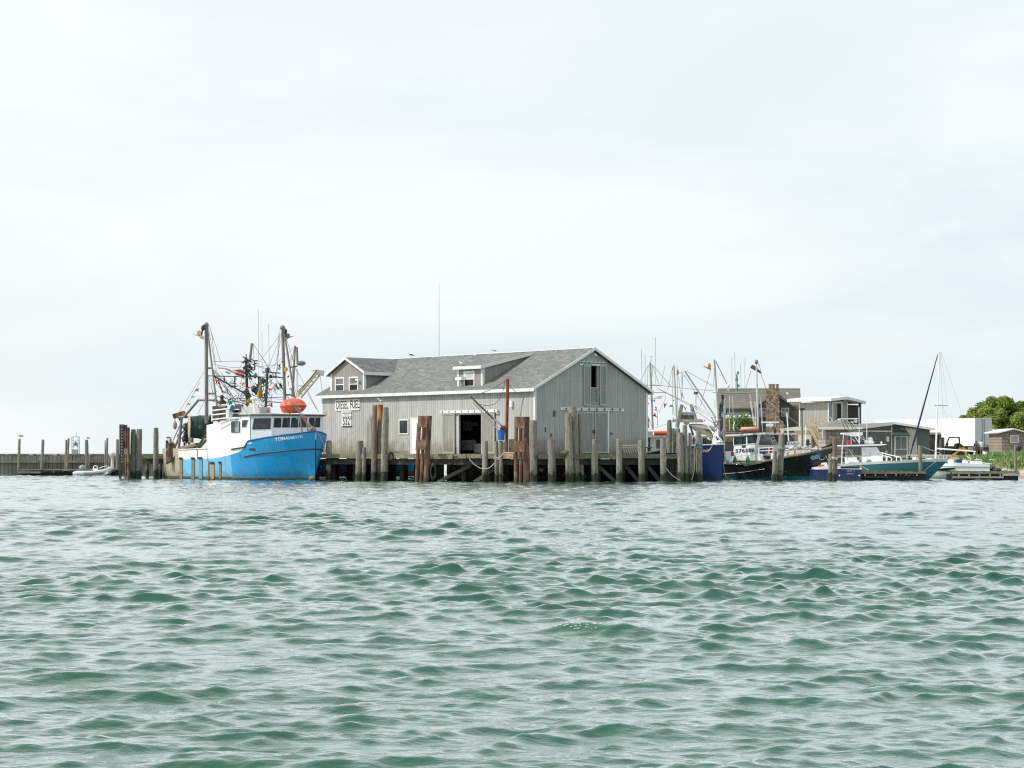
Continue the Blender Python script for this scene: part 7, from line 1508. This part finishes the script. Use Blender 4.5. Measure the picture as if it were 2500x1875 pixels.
# ---------------------------------------------------------------- two storey house with lumber stair
AF = Fr((W(E(1420, 0), 180).x, 180.0), (-.80, .60), (.60, .80))
hb = thing('boat_house', 'pale boarded two storey house with white trim, porch roof and a bare lumber stair', 'building', AF.pt(3, 3, YD))
s_u = siding('siding_house_lit', (AF.u.x, AF.u.y), (.40, .40, .36), .28, .35, .25, .07, stain=False); s_v = siding('siding_house_shaded', (AF.v.x, AF.v.y), (.34, .35, .345), .28, .35, .25, .07, stain=False)  # one siding in a lit tone and a darker shaded tone
def ap(plane, c, pts, ext, mt, nm_, par=hb): return panel(AF, E, plane, c, pts, ext, mt, par, nm_)
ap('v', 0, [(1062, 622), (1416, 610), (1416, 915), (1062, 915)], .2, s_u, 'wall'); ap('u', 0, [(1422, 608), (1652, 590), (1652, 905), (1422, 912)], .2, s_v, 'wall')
ul = AF.hitv(E(1062, 700), 0)[0]; vr_ = AF.hitu(E(1652, 700), 0)[0]; zt0 = AF.hitv(E(1416, 612), 0)[1]
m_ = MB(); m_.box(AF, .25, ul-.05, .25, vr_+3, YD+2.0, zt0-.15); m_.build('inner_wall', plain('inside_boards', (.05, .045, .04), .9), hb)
for x in (1058, 1412): ap('v', -.04, [(x, 622), (x+12, 620), (x+12, 912), (x, 912)], .04, M['trim'], 'corner_board')
for x in (1470, 1648): ap('u', -.06, [(x, 610), (x+9, 610), (x+9, 900), (x, 900)], .04, M['trim'], 'corner_board')
ap('u', -.1, [(1480, 612), (1600, 612), (1600, 626), (1480, 626)], .04, M['trim'], 'lintel')
o = ap('u', -.03, [(1533, 628), (1580, 628), (1580, 832), (1522, 836), (1522, 800), (1533, 798)], .02, M['blackd'], 'doorway'); ap('u', -.06, [(1580, 628), (1592, 628), (1592, 826), (1580, 826)], .03, M['trim'], 'door_frame')
zc = AF.hitv(E(1200, 612), -.5)[1]; A_ = lambda u, v, z: AF.pt(u, v, z)
vP = AF.hitu(E(1885, 630), -.6)[0]
m_ = MB(); zl = AF.hitv(E(1410, 600), -.6)[1]; zpk = AF.hitu(E(1650, 578), -.6)[1]; vpk = AF.hitu(E(1650, 578), -.6)[0]; zen = AF.hitu(E(1885, 632), -.6)[1]
m_.prism([A_(-.6, -.6, zl), A_(-.6, vpk, zpk), A_(-.6, vP, zen), A_(-.6, vP, zen+.22), A_(-.6, vpk, zpk+.25), A_(-.6, -.6, zl+.25)], AF.u*(ul+1.5)); m_.build('roof', plain('white_roof', (.70, .70, .68), .7), hb)
for x, w, mt in ((1802, 14, M['dk']),):
    v_, z1_ = AF.hitu(E(x, 640), -.3); z0_ = AF.hitu(E(x, 880), -.3)[1]; m_ = MB(); m_.box(AF, -.35, -.2, v_, v_+.25, z0_-.2, z1_+.2); m_.build('porch_post', mt, hb)
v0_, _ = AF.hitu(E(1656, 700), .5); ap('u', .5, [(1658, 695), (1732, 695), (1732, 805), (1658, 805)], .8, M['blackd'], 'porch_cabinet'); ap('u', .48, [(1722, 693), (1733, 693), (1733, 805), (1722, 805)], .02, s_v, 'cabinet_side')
m_ = MB(); zf = AF.hitv(E(1300, 912), -.2)[1]; m_.box(AF, -2.2, ul+.4, -1.0, vP, zf-.3, zf-.02); m_.build('upper_floor', M['dark'], hb)
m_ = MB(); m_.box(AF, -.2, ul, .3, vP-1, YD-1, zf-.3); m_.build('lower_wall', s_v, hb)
# stair of new lumber
SD = 176.5; stt = thing('stair', 'bare new lumber stair climbing to the pale two storey house', 'stair', W(E(1300, 1130), SD))
def Sx(x, y, o=0): return W(E(x, y), SD+o)
for o in (0, 1.1):
    m_ = MB(); m_.bar(Sx(1192, 925, o), Sx(1300, 1135, o), .09, .26); m_.build('stringer', M['lumber'], stt)
    m_ = MB(); m_.bar(Sx(1195, 828, o), Sx(1385, 1120, o), .06, .12); m_.bar(Sx(1195, 875, o), Sx(1355, 1140, o), .06, .10); m_.bar(Sx(1188, 815, o), Sx(1188, 930, o), .09, .09); m_.build('hand_rail', M['lumber'], stt)
m_ = MB()
for k in range(11): t = k/11; a = Sx(lerp(1200, 1318, t), lerp(930, 1132, t)); m_.box(WF, a.x, a.x+.5, SD, SD+1.2, a.z, a.z+.06)
m_.build('step', M['lumber'], stt)
m_ = MB()
for (a, b) in (((1195, 818), (1265, 818)), ((1265, 815), (1265, 905)), ((1215, 868), (1265, 868)), ((1340, 800), (1462, 800)), ((1345, 800), (1345, 900)), ((1460, 800), (1460, 860)), ((1345, 850), (1462, 852)), ((1120, 812), (1195, 812))): m_.bar(Sx(*a, .2), Sx(*b, .2), .08, .08)
m_.build('landing_rail', M['lumber'], stt)
# low annex with white fascia, shingled kiosk with hip roof
ax_ = thing('annex', 'low pale annex with a long white fascia below the two storey house', 'building', W(E(1000, 1150), 178))
def fp6(cr, pts, d, th, mt, par, nm_, label=None): m = MB(); m.prism([W(cr(*p), d) for p in pts], (0, th, 0)); return m.build(nm_, mt, par, label)
fp6(E, [(835, 938), (1050, 912), (1190, 925), (1190, 958), (870, 965), (835, 955)], 176.8, .3, M['trim'], ax_, 'fascia')
fp6(E, [(870, 960), (1390, 945), (1390, 1200), (870, 1200)], 178, 2, siding('annex_wall', (1, 0), (.48, .44, .34), .5, .3, .4, .05, stain=False), ax_, 'wall')
fp6(E, [(870, 968), (998, 965), (998, 1200), (870, 1200)], 177.9, .08, plain('fascia_dark', (.05, .055, .055), .8), ax_, 'dark_bay')
fp6(E, [(1052, 1015), (1225, 1012), (1225, 1200), (1052, 1200)], 177.9, .08, M['gel'], ax_, 'door'); fp6(E, [(1212, 1015), (1228, 1015), (1228, 1200), (1212, 1200)], 177.8, .08, tan, ax_, 'door_post')
sgn = thing('sign', 'white restaurant sign above the deck of the black boat', 'sign', W(E(985, 1180), 165)); fp6(E, [(890, 1098), (1075, 1095), (1078, 1160), (1045, 1172), (890, 1170)], 165, .1, M['gel'], sgn, 'panel')
lettering('RESTAURANT', E(898, 1104), E(1068, 1102), E(1068, 1135), E(898, 1140), lambda p: W(p, 164.98), plain('sign_blue_lettering', (.06, .12, .2), .6), sgn, (0, 0, 0), .01)
m_ = MB()
for x in (915, 1050): m_.tube(W(E(x, 1165), 165.1), W(E(x, 1260), 165.1), .08)
fp6(E, [(985, 1150), (1068, 1138), (1068, 1150), (1000, 1158)], 164.96, .03, plain('sign_blue', (.03, .10, .25), .6), sgn, 'blue_swash'); m_.build('post', M['steel'], sgn)
kio = thing('kiosk', 'cedar shingled kiosk with a grey hip roof and white fascia', 'building', W(E(1500, 1200), 166))
kx0, kx1 = W(E(1385, 0), 166).x, W(E(1700, 0), 166).x
m_ = MB(); m_.box(WF, kx0, W(E(1665, 0), 166).x, 166, 170, YD-1.5, W(E(0, 948), 166).z); m_.build('wall', shingle('cedar_shingle', (1, 0), (.30, .26, .21), .32, .32, var=.75, spots=False), kio)
m_ = MB(); zb_2 = W(E(0, 915), 165.4).z; za_ = W(E(0, 820), 167.6).z; a = W(E(1350, 0), 165.4).x; b = W(E(1822, 0), 165.4).x; p0 = W(E(1585, 0), 167.6).x
m_.rings([[Vector((a, 165.4, zb_2)), Vector((b, 165.4, zb_2)), Vector((b, 170.5, zb_2)), Vector((a, 170.5, zb_2))], [Vector((p0-.1, 167.6, za_)), Vector((p0+.1, 167.6, za_)), Vector((p0+.1, 168.4, za_)), Vector((p0-.1, 168.4, za_))]], True, False); m_.build('roof', shingle('kiosk_roof', (1, 0), (.19, .19, .165), .18, .35, var=.3, spots=False), kio)
m_ = MB(); z1_, z0_ = W(E(0, 914), 165.3).z, W(E(0, 944), 165.3).z; m_.box(WF, W(E(1290, 0), 165.3).x, b+.1, 165.3, 165.39, z0_, z1_); m_.build('fascia', M['trim'], kio)
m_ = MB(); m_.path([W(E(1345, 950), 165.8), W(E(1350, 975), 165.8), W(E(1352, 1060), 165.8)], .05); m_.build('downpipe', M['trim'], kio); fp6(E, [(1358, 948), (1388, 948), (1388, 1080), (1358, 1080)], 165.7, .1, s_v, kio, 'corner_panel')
# flood lamp posts
for (pt, pb, w, d, head, lab) in ((E(1092, 700), E(1105, 1170), 28*.1989, 150, (E(1075, 684), E(1128, 710)), 'tall pale wooden post carrying a floodlight behind the black boat bow'), (E(772, 728), E(775, 960), 20*.1989, 158, None, 'plain wooden post in front of the stone chimney')):
    t = thing('lamp_post' if head else 'post', lab, 'post', W(pb, d)); m_ = MB(); m_.tube(W(pb, d)-Vector((0, 0, 1.2)), W(pt, d), sc(w, d)/2, sc(w, d)/2*.9, 10); m_.build('pole', wood('pole_pale', (.28, .28, .22), (.42, .42, .34)), t)
    if head: m_ = MB(); box_px(m_, head[0], head[1], d-.2, .3); m_.build('floodlight', M['dk'], t)
# ---------------------------------------------------------------- long grey shed
gs_ = thing('grey_shed', 'low dark grey shed with a pale sagging roof, white door and awning', 'building', W(Fc(400, 1290), 172))
gd_ = 172.0; gsd = siding('shed_wall', (1, 0), (.155, .175, .17), .3, .5, .3, .06, stain=False)
m_ = MB(); m_.prism([W(Fc(*p), gd_) for p in ((-270, 1005), (-100, 985), (362, 940), (368, 945), (372, 1320), (-270, 1320))], (0, 6, 0)); m_.build('wall', gsd, gs_)
m_ = MB(); m_.prism([W(Fc(*p), gd_+.05) for p in ((365, 940), (400, 925), (806, 990), (808, 1320), (365, 1320))], (0, 6, 0)); m_.build('end_wall', siding('shed_end_wall', (1, 0), (.12, .16, .16), .4, .3, .3, .04, stain=False), gs_)
m_ = MB(); rq = [(-300, 935), (0, 922), (395, 903), (865, 975)]; rq2 = [(-300, 1000), (0, 990), (395, 938), (865, 998)]
m_.prism([W(Fc(*p), gd_-.5) for p in rq+[(865, 996), (400, 925), (360, 940), (0, 985), (-300, 1000)]], (0, 7, 0)); m_.build('roof', paint('shed_roof', (.50, .50, .48), .8, .9, (.25, .22, .18), streak=False), gs_)
fp6(Fc, [(395, 900), (868, 973), (866, 1000), (395, 926)], gd_-.6, .08, M['trim'], gs_, 'fascia'); fp6(Fc, [(-270, 997), (365, 1003), (365, 1016), (-270, 1010)], gd_-.06, .05, M['trim'], gs_, 'trim_board'); fp6(Fc, [(360, 940), (371, 940), (371, 1310), (360, 1310)], gd_-.08, .07, M['trim'], gs_, 'corner_board')
fp6(Fc, [(515, 965), (650, 985), (665, 1310), (560, 1310), (560, 1040)], gd_-.04, .06, paint('peeling_white', (.55, .55, .50), .8, .9, (.30, .26, .18)), gs_, 'peeling_panel')
m_ = MB(); m_.prism([W(Fc(380, 1012), gd_-.1), W(Fc(525, 1012), gd_-.1), W(Fc(578, 1050), gd_-1.1), W(Fc(372, 1050), gd_-1.1)], (0, 0, -.1)); m_.build('awning', plain('awning_dark', (.03, .055, .055), .8), gs_)
dr_ = fp6(Fc, [(392, 1052), (552, 1052), (552, 1310), (392, 1310)], gd_-.05, .06, M['trim'], gs_, 'door')
fp6(Fc, [(408, 1225), (540, 1225), (540, 1310), (408, 1310)], gd_-.08, .02, plain('shed_door_grey', (.13, .16, .155), .8), dr_, 'panel')
for x0, x1 in ((415, 470), (480, 536)): fp6(Fc, [(x0, 1078), (x1, 1078), (x1, 1215), (x0, 1215)], gd_-.08, .02, plain('door_pane', (.16, .19, .19), .3), dr_, 'pane')
fp6(Fc, [(306, 1070), (336, 1070), (336, 1128), (306, 1128)], gd_-.05, .05, M['gel'], gs_, 'notice')
m_ = MB(); m_.ball(W(Fc(482, 985), gd_-.3), .13, .12, .1, jit=.2); m_.tube(W(Fc(470, 970), gd_-.2), W(Fc(520, 995), gd_-.4), .06); m_.build('wall_lamp', tan, gs_)
fp6(Fc, [(806, 1022), (938, 1022), (938, 1048), (806, 1048)], gd_+6, .5, plain('fascia_pinkgrey', (.36, .31, .29), .8), gs_, 'rear_fascia'); fp6(Fc, [(808, 1048), (918, 1048), (918, 1320), (808, 1320)], gd_+6.3, .3, siding('rear_wall', (1, 0), (.12, .11, .085), .5, .5, .6, .1, stain=False), gs_, 'rear_wall'); fp6(Fc, [(918, 1048), (940, 1048), (940, 1250), (918, 1250)], gd_+6.1, .3, M['beam'], gs_, 'rear_post')
# ---------------------------------------------------------------- trailer
TRF = Fr((W(Fc(1325, 0), 212).x, 212.0), (-.52, .855), (.855, .52))
tl = thing('box_trailer', 'long white box trailer with rear doors toned blue grey for shade parked beyond the yard', 'trailer', TRF.pt(6, 1.2, YD))
zT1 = TRF.hitu(Fc(1325, 856), 0)[1]; zT0 = TRF.hitu(Fc(1325, 1180), 0)[1]
uL = 15.5; vR = 2.55
wv = (W(Fc(1530, 0), 212.9).x-W(Fc(1325, 0), 212).x)/TRF.v.x
m_ = MB(); m_.prism([TRF.pt(0, 0, zT0), TRF.pt(uL, 0, zT0), TRF.pt(uL, wv, zT0), TRF.pt(0, wv, zT0)], (0, 0, zT1-zT0)); m_.build('box', paint('trailer_white', (.86, .87, .87), .4, .08), tl)
def tp(a, b, z0, z1, off, mt, nm_, par=tl):
    m = MB(); e = Vector((TRF.v.y, -TRF.v.x, 0)); m.prism([TRF.pt(0, v, z)+e*off for v, z in ((a, z0), (b, z0), (b, z1), (a, z1))], e*.04); return m.build(nm_, mt, par)
dgy = plain('door_shade_bluegrey', (.50, .56, .62), .5)  # blue grey puts the shade on the rear doors into their colour
for (a, b) in ((.12, wv/2-.04), (wv/2+.04, wv-.12)):
    o = tp(a, b, zT0+.15, zT1-.12, .01, dgy, 'rear_door'); tp(b-.16 if a < .5 else a+.1, b-.1 if a < .5 else a+.16, zT0+.1, zT1-.1, .06, M['steel'], 'lock_rod', o)
tp(0, wv, zT0-.12, zT0+.12, .02, M['steel'], 'door_sill'); tp(0, wv, zT1-.1, zT1+.02, .02, M['steelw'], 'door_header'); tp(0, .1, zT0, zT1, .02, M['steelw'], 'corner_post'); tp(wv-.1, wv, zT0, zT1, .02, M['steelw'], 'corner_post')
m_ = MB(); m_.prism([TRF.pt(0.1, .3, zT0-.5), TRF.pt(uL-1, .3, zT0-.35), TRF.pt(uL-1, wv-.3, zT0-.35), TRF.pt(.1, wv-.3, zT0-.5)], (0, 0, .5)); m_.build('chassis', M['dk'], tl)
for u in (1.6, 2.9):
    for v in (.15, wv-.45): m_ = MB(); c = TRF.pt(u, v, YD+.5); m_.rings([[c+TRF.v*o+TRF.u*r*math.cos(a)+Vector((0, 0, r*math.sin(a))) for a in [i*math.pi/8 for i in range(16)]] for o, r in ((0, .45), (.04, .5), (.26, .5), (.3, .45))]); m_.build('wheel', M['black'], tl)
m_ = MB(); box_px(m_, Fc(1255, 1192), Fc(1310, 1240), 212.2, .3); m_.build('mud_flap', plain('fascia_pinkgrey', (.36, .31, .29), .8), tl)
# ---------------------------------------------------------------- forklift
FKd = 200.0; fk = thing('forklift', 'yellow and black forklift with an open cage in front of the white trailer', 'forklift', W(Fc(1060, 1310), FKd))
def K_(x, y, o=0): return W(Fc(x, y), FKd+o)
m_ = MB(); m_.prism([K_(1150, 1195), K_(1200, 1195), K_(1240, 1225), K_(1235, 1290), K_(1130, 1300), K_(1060, 1295), K_(1040, 1270)], (0, 1.2, 0)); m_.build('body', M['yellow'], fk)
m_ = MB(); m_.prism([K_(925, 1195), K_(1150, 1195), K_(1120, 1240), K_(1060, 1275), K_(930, 1270)], (0, 1.3, 0)); m_.prism([K_(1105, 1160, .2), K_(1140, 1145, .2), K_(1185, 1165, .2), K_(1195, 1195, .2), K_(1105, 1195, .2)], (0, .8, 0)); m_.build('chassis', plain('fork_black', (.02, .024, .022), .7), fk)
m_ = MB()
for o in (0, 1.1):
    for a, b in (((1028, 1083), (985, 1195)), ((1028, 1080), (1150, 1080)), ((1145, 1080), (1155, 1190)), ((1000, 1160), (1020, 1150))): m_.bar(K_(*a, o), K_(*b, o), .14, .12)
m_.build('cage', M['dk'], fk)
m_ = MB(); m_.bar(K_(940, 1088), K_(945, 1290), .16, .3); m_.bar(K_(962, 1088), K_(966, 1290), .16, .3); m_.bar(K_(935, 1088), K_(972, 1088), .14, .14); m_.bar(K_(930, 1170), K_(970, 1170), .25, .2); m_.build('mast', M['dk'], fk)
m_ = MB(); m_.bar(K_(1000, 1170, .5), K_(1020, 1155, .5), .2, .1); m_.bar(K_(1010, 1195, .5), K_(1010, 1150, .5), .1, .1); m_.build('steering_wheel', M['dk'], fk)
for x in (985, 1165):
    for o in (-.1, 1.15): m_ = MB(); c = K_(x, 1290, o); m_.rings([[c+Vector((r*math.cos(a), y_, r*math.sin(a))) for a in [i*math.pi/8 for i in range(16)]] for y_, r in ((0, .4), (.05, .46), (.22, .46), (.27, .4))]); m_.build('wheel', M['black'], fk)
m_ = MB(); m_.tube(K_(1000, 1310, 3), K_(1265, 1310, 3), .22); tag(m_.build('log', M['beam']), 'long pale log lying below the forklift', 'log')
# ---------------------------------------------------------------- white car
cr_d = 215; car = thing('parked_car', 'white car half hidden behind the shingled hut', 'car', W(Fc(1560, 1250), cr_d))
def V_(x, y, o=0): return W(Fc(x, y), cr_d+o)
m_ = MB(); m_.prism([V_(1488, 1180), V_(1530, 1160), V_(1600, 1170), V_(1660, 1175), V_(1720, 1190), V_(1725, 1240), V_(1470, 1240), V_(1472, 1200)], (0, 1.8, 0)); m_.build('body', M['gel'], car)
m_ = MB(); m_.prism([V_(1532, 1165, .1), V_(1530, 1095, .1), V_(1600, 1095, .1), V_(1640, 1120, .1), V_(1665, 1178, .1)], (0, 1.6, 0)); cb2 = m_.build('cabin', M['gel'], car)
m_ = MB(); m_.prism([V_(1542, 1115, .05), V_(1575, 1118, .05), V_(1612, 1150, .05), V_(1615, 1172, .05), V_(1540, 1158, .05)], (0, .03, 0)); m_.build('window', M['glass'], cb2)
for x in (1510, 1680): m_ = MB(); c = V_(x, 1235, -.03); m_.rings([[c+Vector((r*math.cos(a), y_, r*math.sin(a))) for a in [i*math.pi/8 for i in range(16)]] for y_, r in ((0, .28), (.03, .34), (.2, .34))]); m_.build('wheel', M['black'], car)
# ---------------------------------------------------------------- hut
hu = thing('hut', 'small brown shingled hut with a white framed window at the right edge', 'building', W(Fc(1800, 1260), 186)); hd = 186.0
m_ = MB(); m_.prism([W(Fc(*p), hd) for p in ((1638, 1030), (1785, 990), (1960, 1040), (1960, 1300), (1638, 1300))], (0, 5, 0)); m_.build('wall', shingle('hut_shingle', (1, 0), (.25, .215, .17), .3, .4, var=.5, spots=False), hu)
m_ = MB(); m_.prism([W(Fc(*p), hd-.4) for p in ((1602, 1020), (1785, 975), (1985, 1030), (1985, 1042), (1785, 988), (1606, 1032))], (0, 6, 0)); m_.build('roof', M['trim'], hu)
o = fp6(Fc, [(1735, 1055), (1840, 1055), (1840, 1144), (1735, 1144)], hd-.06, .06, M['trim'], hu, 'window'); fp6(Fc, [(1746, 1066), (1829, 1066), (1829, 1133), (1746, 1133)], hd-.09, .02, plain('pane_curtain', (.36, .37, .37), .5), o, 'pane')
m_ = MB(); m_.ball(W(Fc(1830, 1195), 180), .3, .3, .35, jit=.2); m_.tube(W(Fc(1810, 1185), 180), W(Fc(1878, 1185), 180), .05); m_.tube(W(Fc(1835, 1160), 180), W(Fc(1840, 1260), 180), .08); tag(m_.build('barbecue', M['dk']), 'dark barbecue standing in front of the hut', 'barbecue')
for (x, y, d, nm_, lab) in (((1538, 1600), (985, 1060), 230, 'roof_house', 'low dark building glimpsed under the big tree'),):
    t = thing('house', lab, 'house', W(Fc(1570, 1060), d)); fp6(Fc, [(1536, 1010), (1570, 985), (1720, 1000), (1720, 1250), (1536, 1250)], d, 4, plain('house_dark', (.10, .095, .09), .9), t, 'wall'); fp6(Fc, [(1530, 1008), (1570, 978), (1720, 992), (1720, 1006), (1570, 992)], d-.3, 5, plain('roof_light', (.35, .35, .34), .8), t, 'roof')
# ---------------------------------------------------------------- two people
def person(x, yt, yb, d, lab, top, legs, hair, skirt=False, arm=0):
    base = W(Fc(x, yb), d); h = W(Fc(x, yt), d).z-base.z; s_ = h/1.68; t = thing('person', lab, 'person', base)
    bm_ = MB()
    def P(a, b, c): return base+Vector((a, b, c))*s_
    def limb(pts, rad, n=8):
        rs = []
        for i, p in enumerate(pts):
            q = P(*p); r = rad[i]*s_; tt = (P(*pts[min(i+1, len(pts)-1)])-P(*pts[max(i-1, 0)])).normalized(); a = tt.cross(Vector((0, 1, 0))).normalized() if abs(tt.y) < .9 else Vector((1, 0, 0)); b = tt.cross(a); rs.append([q+a*r*math.cos(2*math.pi*k/n)+b*r*math.sin(2*math.pi*k/n) for k in range(n)])
        return rs
    # one skinned figure
    V = [(0, 0, .90), (0, 0, 1.12), (0, 0, 1.34), (0, 0, 1.44), (0, -.01, 1.55), (0, -.01, 1.66), (.09, 0, .86), (.10, -.02, .48), (.10, .02, .06), (.11, -.14, .03), (-.09, 0, .86), (-.10, .02, .48), (-.10, .04, .06), (-.11, -.10, .03),
         (.17, 0, 1.36), (.23, -.02, 1.12), (.20 if arm != 1 else .08, -.16, .95 if arm != 1 else 1.30), (.19 if arm != 1 else .03, -.2, .88 if arm != 1 else 1.38), (-.17, 0, 1.36), (-.24, 0, 1.12), (-.22, -.10, .90), (-.21, -.12, .82)]
    Ed = [(0, 1), (1, 2), (2, 3), (3, 4), (4, 5), (0, 6), (6, 7), (7, 8), (8, 9), (0, 10), (10, 11), (11, 12), (12, 13), (2, 14), (14, 15), (15, 16), (16, 17), (2, 18), (18, 19), (19, 20), (20, 21)]
    Rr = [.15, .13, .14, .055, .085, .06, .09, .06, .045, .03, .09, .06, .045, .03, .06, .045, .035, .04, .06, .045, .035, .04]
    me = bpy.data.meshes.new('body'); me.from_pydata([tuple(Vector(v)*s_) for v in V], Ed, []); o = bpy.data.objects.new('body', me); COL.objects.link(o); o.parent = t
    md = o.modifiers.new('skin', 'SKIN'); sk = me.skin_vertices[0].data if me.skin_vertices else None
    if sk is None:
        bpy.context.view_layer.objects.active = o
        with bpy.context.temp_override(object=o, active_object=o): bpy.ops.mesh.customdata_skin_add()
        sk = me.skin_vertices[0].data
    for v_, r in zip(sk, Rr): v_.radius = (r*s_, r*s_)
    sk[0].use_root = True
    o.modifiers.new('sub', 'SUBSURF').levels = 1; me.materials.append(M['skin'])
    dg = bpy.context.evaluated_depsgraph_get(); me2 = bpy.data.meshes.new_from_object(o.evaluated_get(dg)); o.modifiers.clear(); o.data = me2; me2.polygons.foreach_set('use_smooth', [True]*len(me2.polygons))
    m_ = MB(); m_.rings(limb([(0, 0, 1.46), (0, 0, 1.40), (0, 0, 1.2), (0, 0, 1.0), (0, 0, .84 if not skirt else .70)], [.10, .2, .19, .19, .21], 12)); 
    for s2_ in (1, -1): m_.rings(limb([(.15*s2_, 0, 1.40), (.22*s2_, 0, 1.26), (.245*s2_, -.02, 1.12)], [.08, .075, .06]))
    m_.build('shirt', top, t)
    m_ = MB()
    for s2_ in (1, -1): m_.rings(limb([(.09*s2_, 0, .92), (.10*s2_, 0, .75), (.11*s2_, 0, .60)], [.125, .115, .10]))
    m_.build('shorts', legs, t)
    m_ = MB(); m_.ball(P(0, .02, 1.59), .105*s_, .11*s_, .12*s_)
    if skirt: m_.ball(P(0, .05, 1.45), .10*s_, .07*s_, .14*s_)
    m_.build('hair', hair, t)
person(1342, 1122, 1296, 205.8, 'person in dark top and shorts with dark hair standing at the grass edge', plain('cloth_darkgrey', (.06, .07, .06), .9), plain('cloth_brown', (.10, .09, .06), .9), plain('hair_dark', (.03, .02, .015), .7), True, 1)
person(1402, 1106, 1282, 206.0, 'person in a loose white top and pale shorts standing at the grass edge', plain('cloth_white', (.62, .63, .62), .9), plain('cloth_pale', (.35, .30, .26), .9), plain('hair_light', (.16, .10, .06), .7), False, 0)
# ---------------------------------------------------------------- tree
def big_tree(name, cx, d, top, bot, w, lab, n, seed, mt, par_lobes):
    rng = random.Random(seed); b = W(Fc(cx, bot), d); b.z = YD; tp_ = W(Fc(cx, top), d); t = thing(name, lab, 'tree', b)
    H = tp_.z-YD; Wd = sc(w*.211, d)/2; m = MB(); cents = []
    m.path([b-Vector((0, 0, .3)), b+Vector((.3, 0, H*.22)), b+Vector((.2, .2, H*.4)), b+Vector((0, 0, H*.6))], .55, .3, 9)
    for k in range(par_lobes):
        an = rng.uniform(0, 6.283); rr = math.sqrt(rng.random()); u = rng.random()
        x = rr*math.cos(an)*Wd*.82; y = rr*math.sin(an)*Wd*.7; hh = H*(.40+.50*u*math.sqrt(max(0, 1-(rr*.9)**2)))
        c = b+Vector((x, y, hh)); r = H*rng.uniform(.05, .125); cents.append((c.x, c.y, c.z, r))
        s0 = b+Vector((0, 0, H*rng.uniform(.18, .45))); m.path([s0, s0.lerp(c, .5)+Vector((0, 0, -.3)), c], .14, .04, 5)
    m.build('trunk', wood('bark', (.05, .045, .035), (.13, .12, .10)), t)
    leafcloud(cents, n, .15, mt, 'crown', t, seed=seed)
    return t
big_tree('broadleaf_tree', 1720, 236, 548, 1290, 1330, 'big spreading green tree behind the trailer and the hut', 85000, 5, foliage('leaf_oak', (.13, .22, .035), (.36, .41, .08)), 120)
big_tree('broadleaf_tree', 1905, 250, 900, 1290, 220, 'lower grey green tree at the right edge behind the hut', 11000, 9, foliage('leaf_grey', (.08, .12, .05), (.14, .18, .07)), 18)
big_tree('distant_tree', -2250, 330, 985, 1310, 620, 'pale distant tree glimpsed behind the navy trawler rigging', 9000, 12, foliage('leaf_far', (.16, .24, .15), (.24, .32, .2)), 22)
# ---------------------------------------------------------------- grass bank
def grass():
    rng = random.Random(4); m = MB()
    for k in range(120000):
        x = rng.uniform(29.5, 56); y = rng.uniform(128, 176)
        yb_ = interp([(-40, 190), (8, 175), (18, 168), (28, 160), (33.5, 146), (36, 137), (45, 128), (70, 118)], x)+7.2+rng.gauss(0, .8)+1.6*math.sin(x*.7)
        if y < yb_ or y > yb_+15: continue
        px_ = 1250+F*x/y
        if px_ < 2352+rng.gauss(0, 10): continue
        z = land_z(x, y)-.02; h = rng.uniform(.3, .75)*(.55 if px_ < 2412 else 1)*interp([(0, .5), (1.5, 1), (9, .8), (13, .5)], y-yb_); w = rng.uniform(.03, .07); a = rng.uniform(0, 3.14); dx, dy = math.cos(a)*w, math.sin(a)*w; lx, ly = rng.gauss(0, .22)*h, rng.gauss(0, .22)*h
        m.poly([(x-dx, y-dy, z), (x+dx, y+dy, z), (x+lx*.4+dx*.6, y+ly*.4+dy*.6, z+h*.6), (x+lx, y+ly, z+h)])
    s = Nd('grass_blades'); f = s.noise(.7, 4); g = s.noise(5, 2); c = s.ramp(f, (.35, (.08, .17, .035)), (.5, (.15, .27, .06)), (.66, (.32, .32, .13))); c = s.mix(s.rng(g, .4, .7, 0.0, .5), c, (.05, .10, .03))
    s.put(c, s.b.inputs['Base Color']); tag(m.build('grass', s.m, base=(40, 160, 1), recalc=False), 'tall green beach grass on the bank above the sand', 'grass', kind='stuff')
grass()
m_ = MB(); m_.poly([(31, 158, 0)]) if False else None
# small things on the sand
m_ = MB(); m_.ball(W(Fc(1670, 1460), 136), .2, .15, .12, jit=.2); tag(m_.build('stone', plain('stone_pale', (.45, .45, .43), .8)), 'pale stone lying on the sand by the right float', 'stone')
m_ = MB(); m_.ball(W(Fc(1590, 1455), 136.5), .3, .2, .13, jit=.2); tag(m_.build('stone', M['dk']), 'dark stone lying on the sand behind the right float', 'stone')
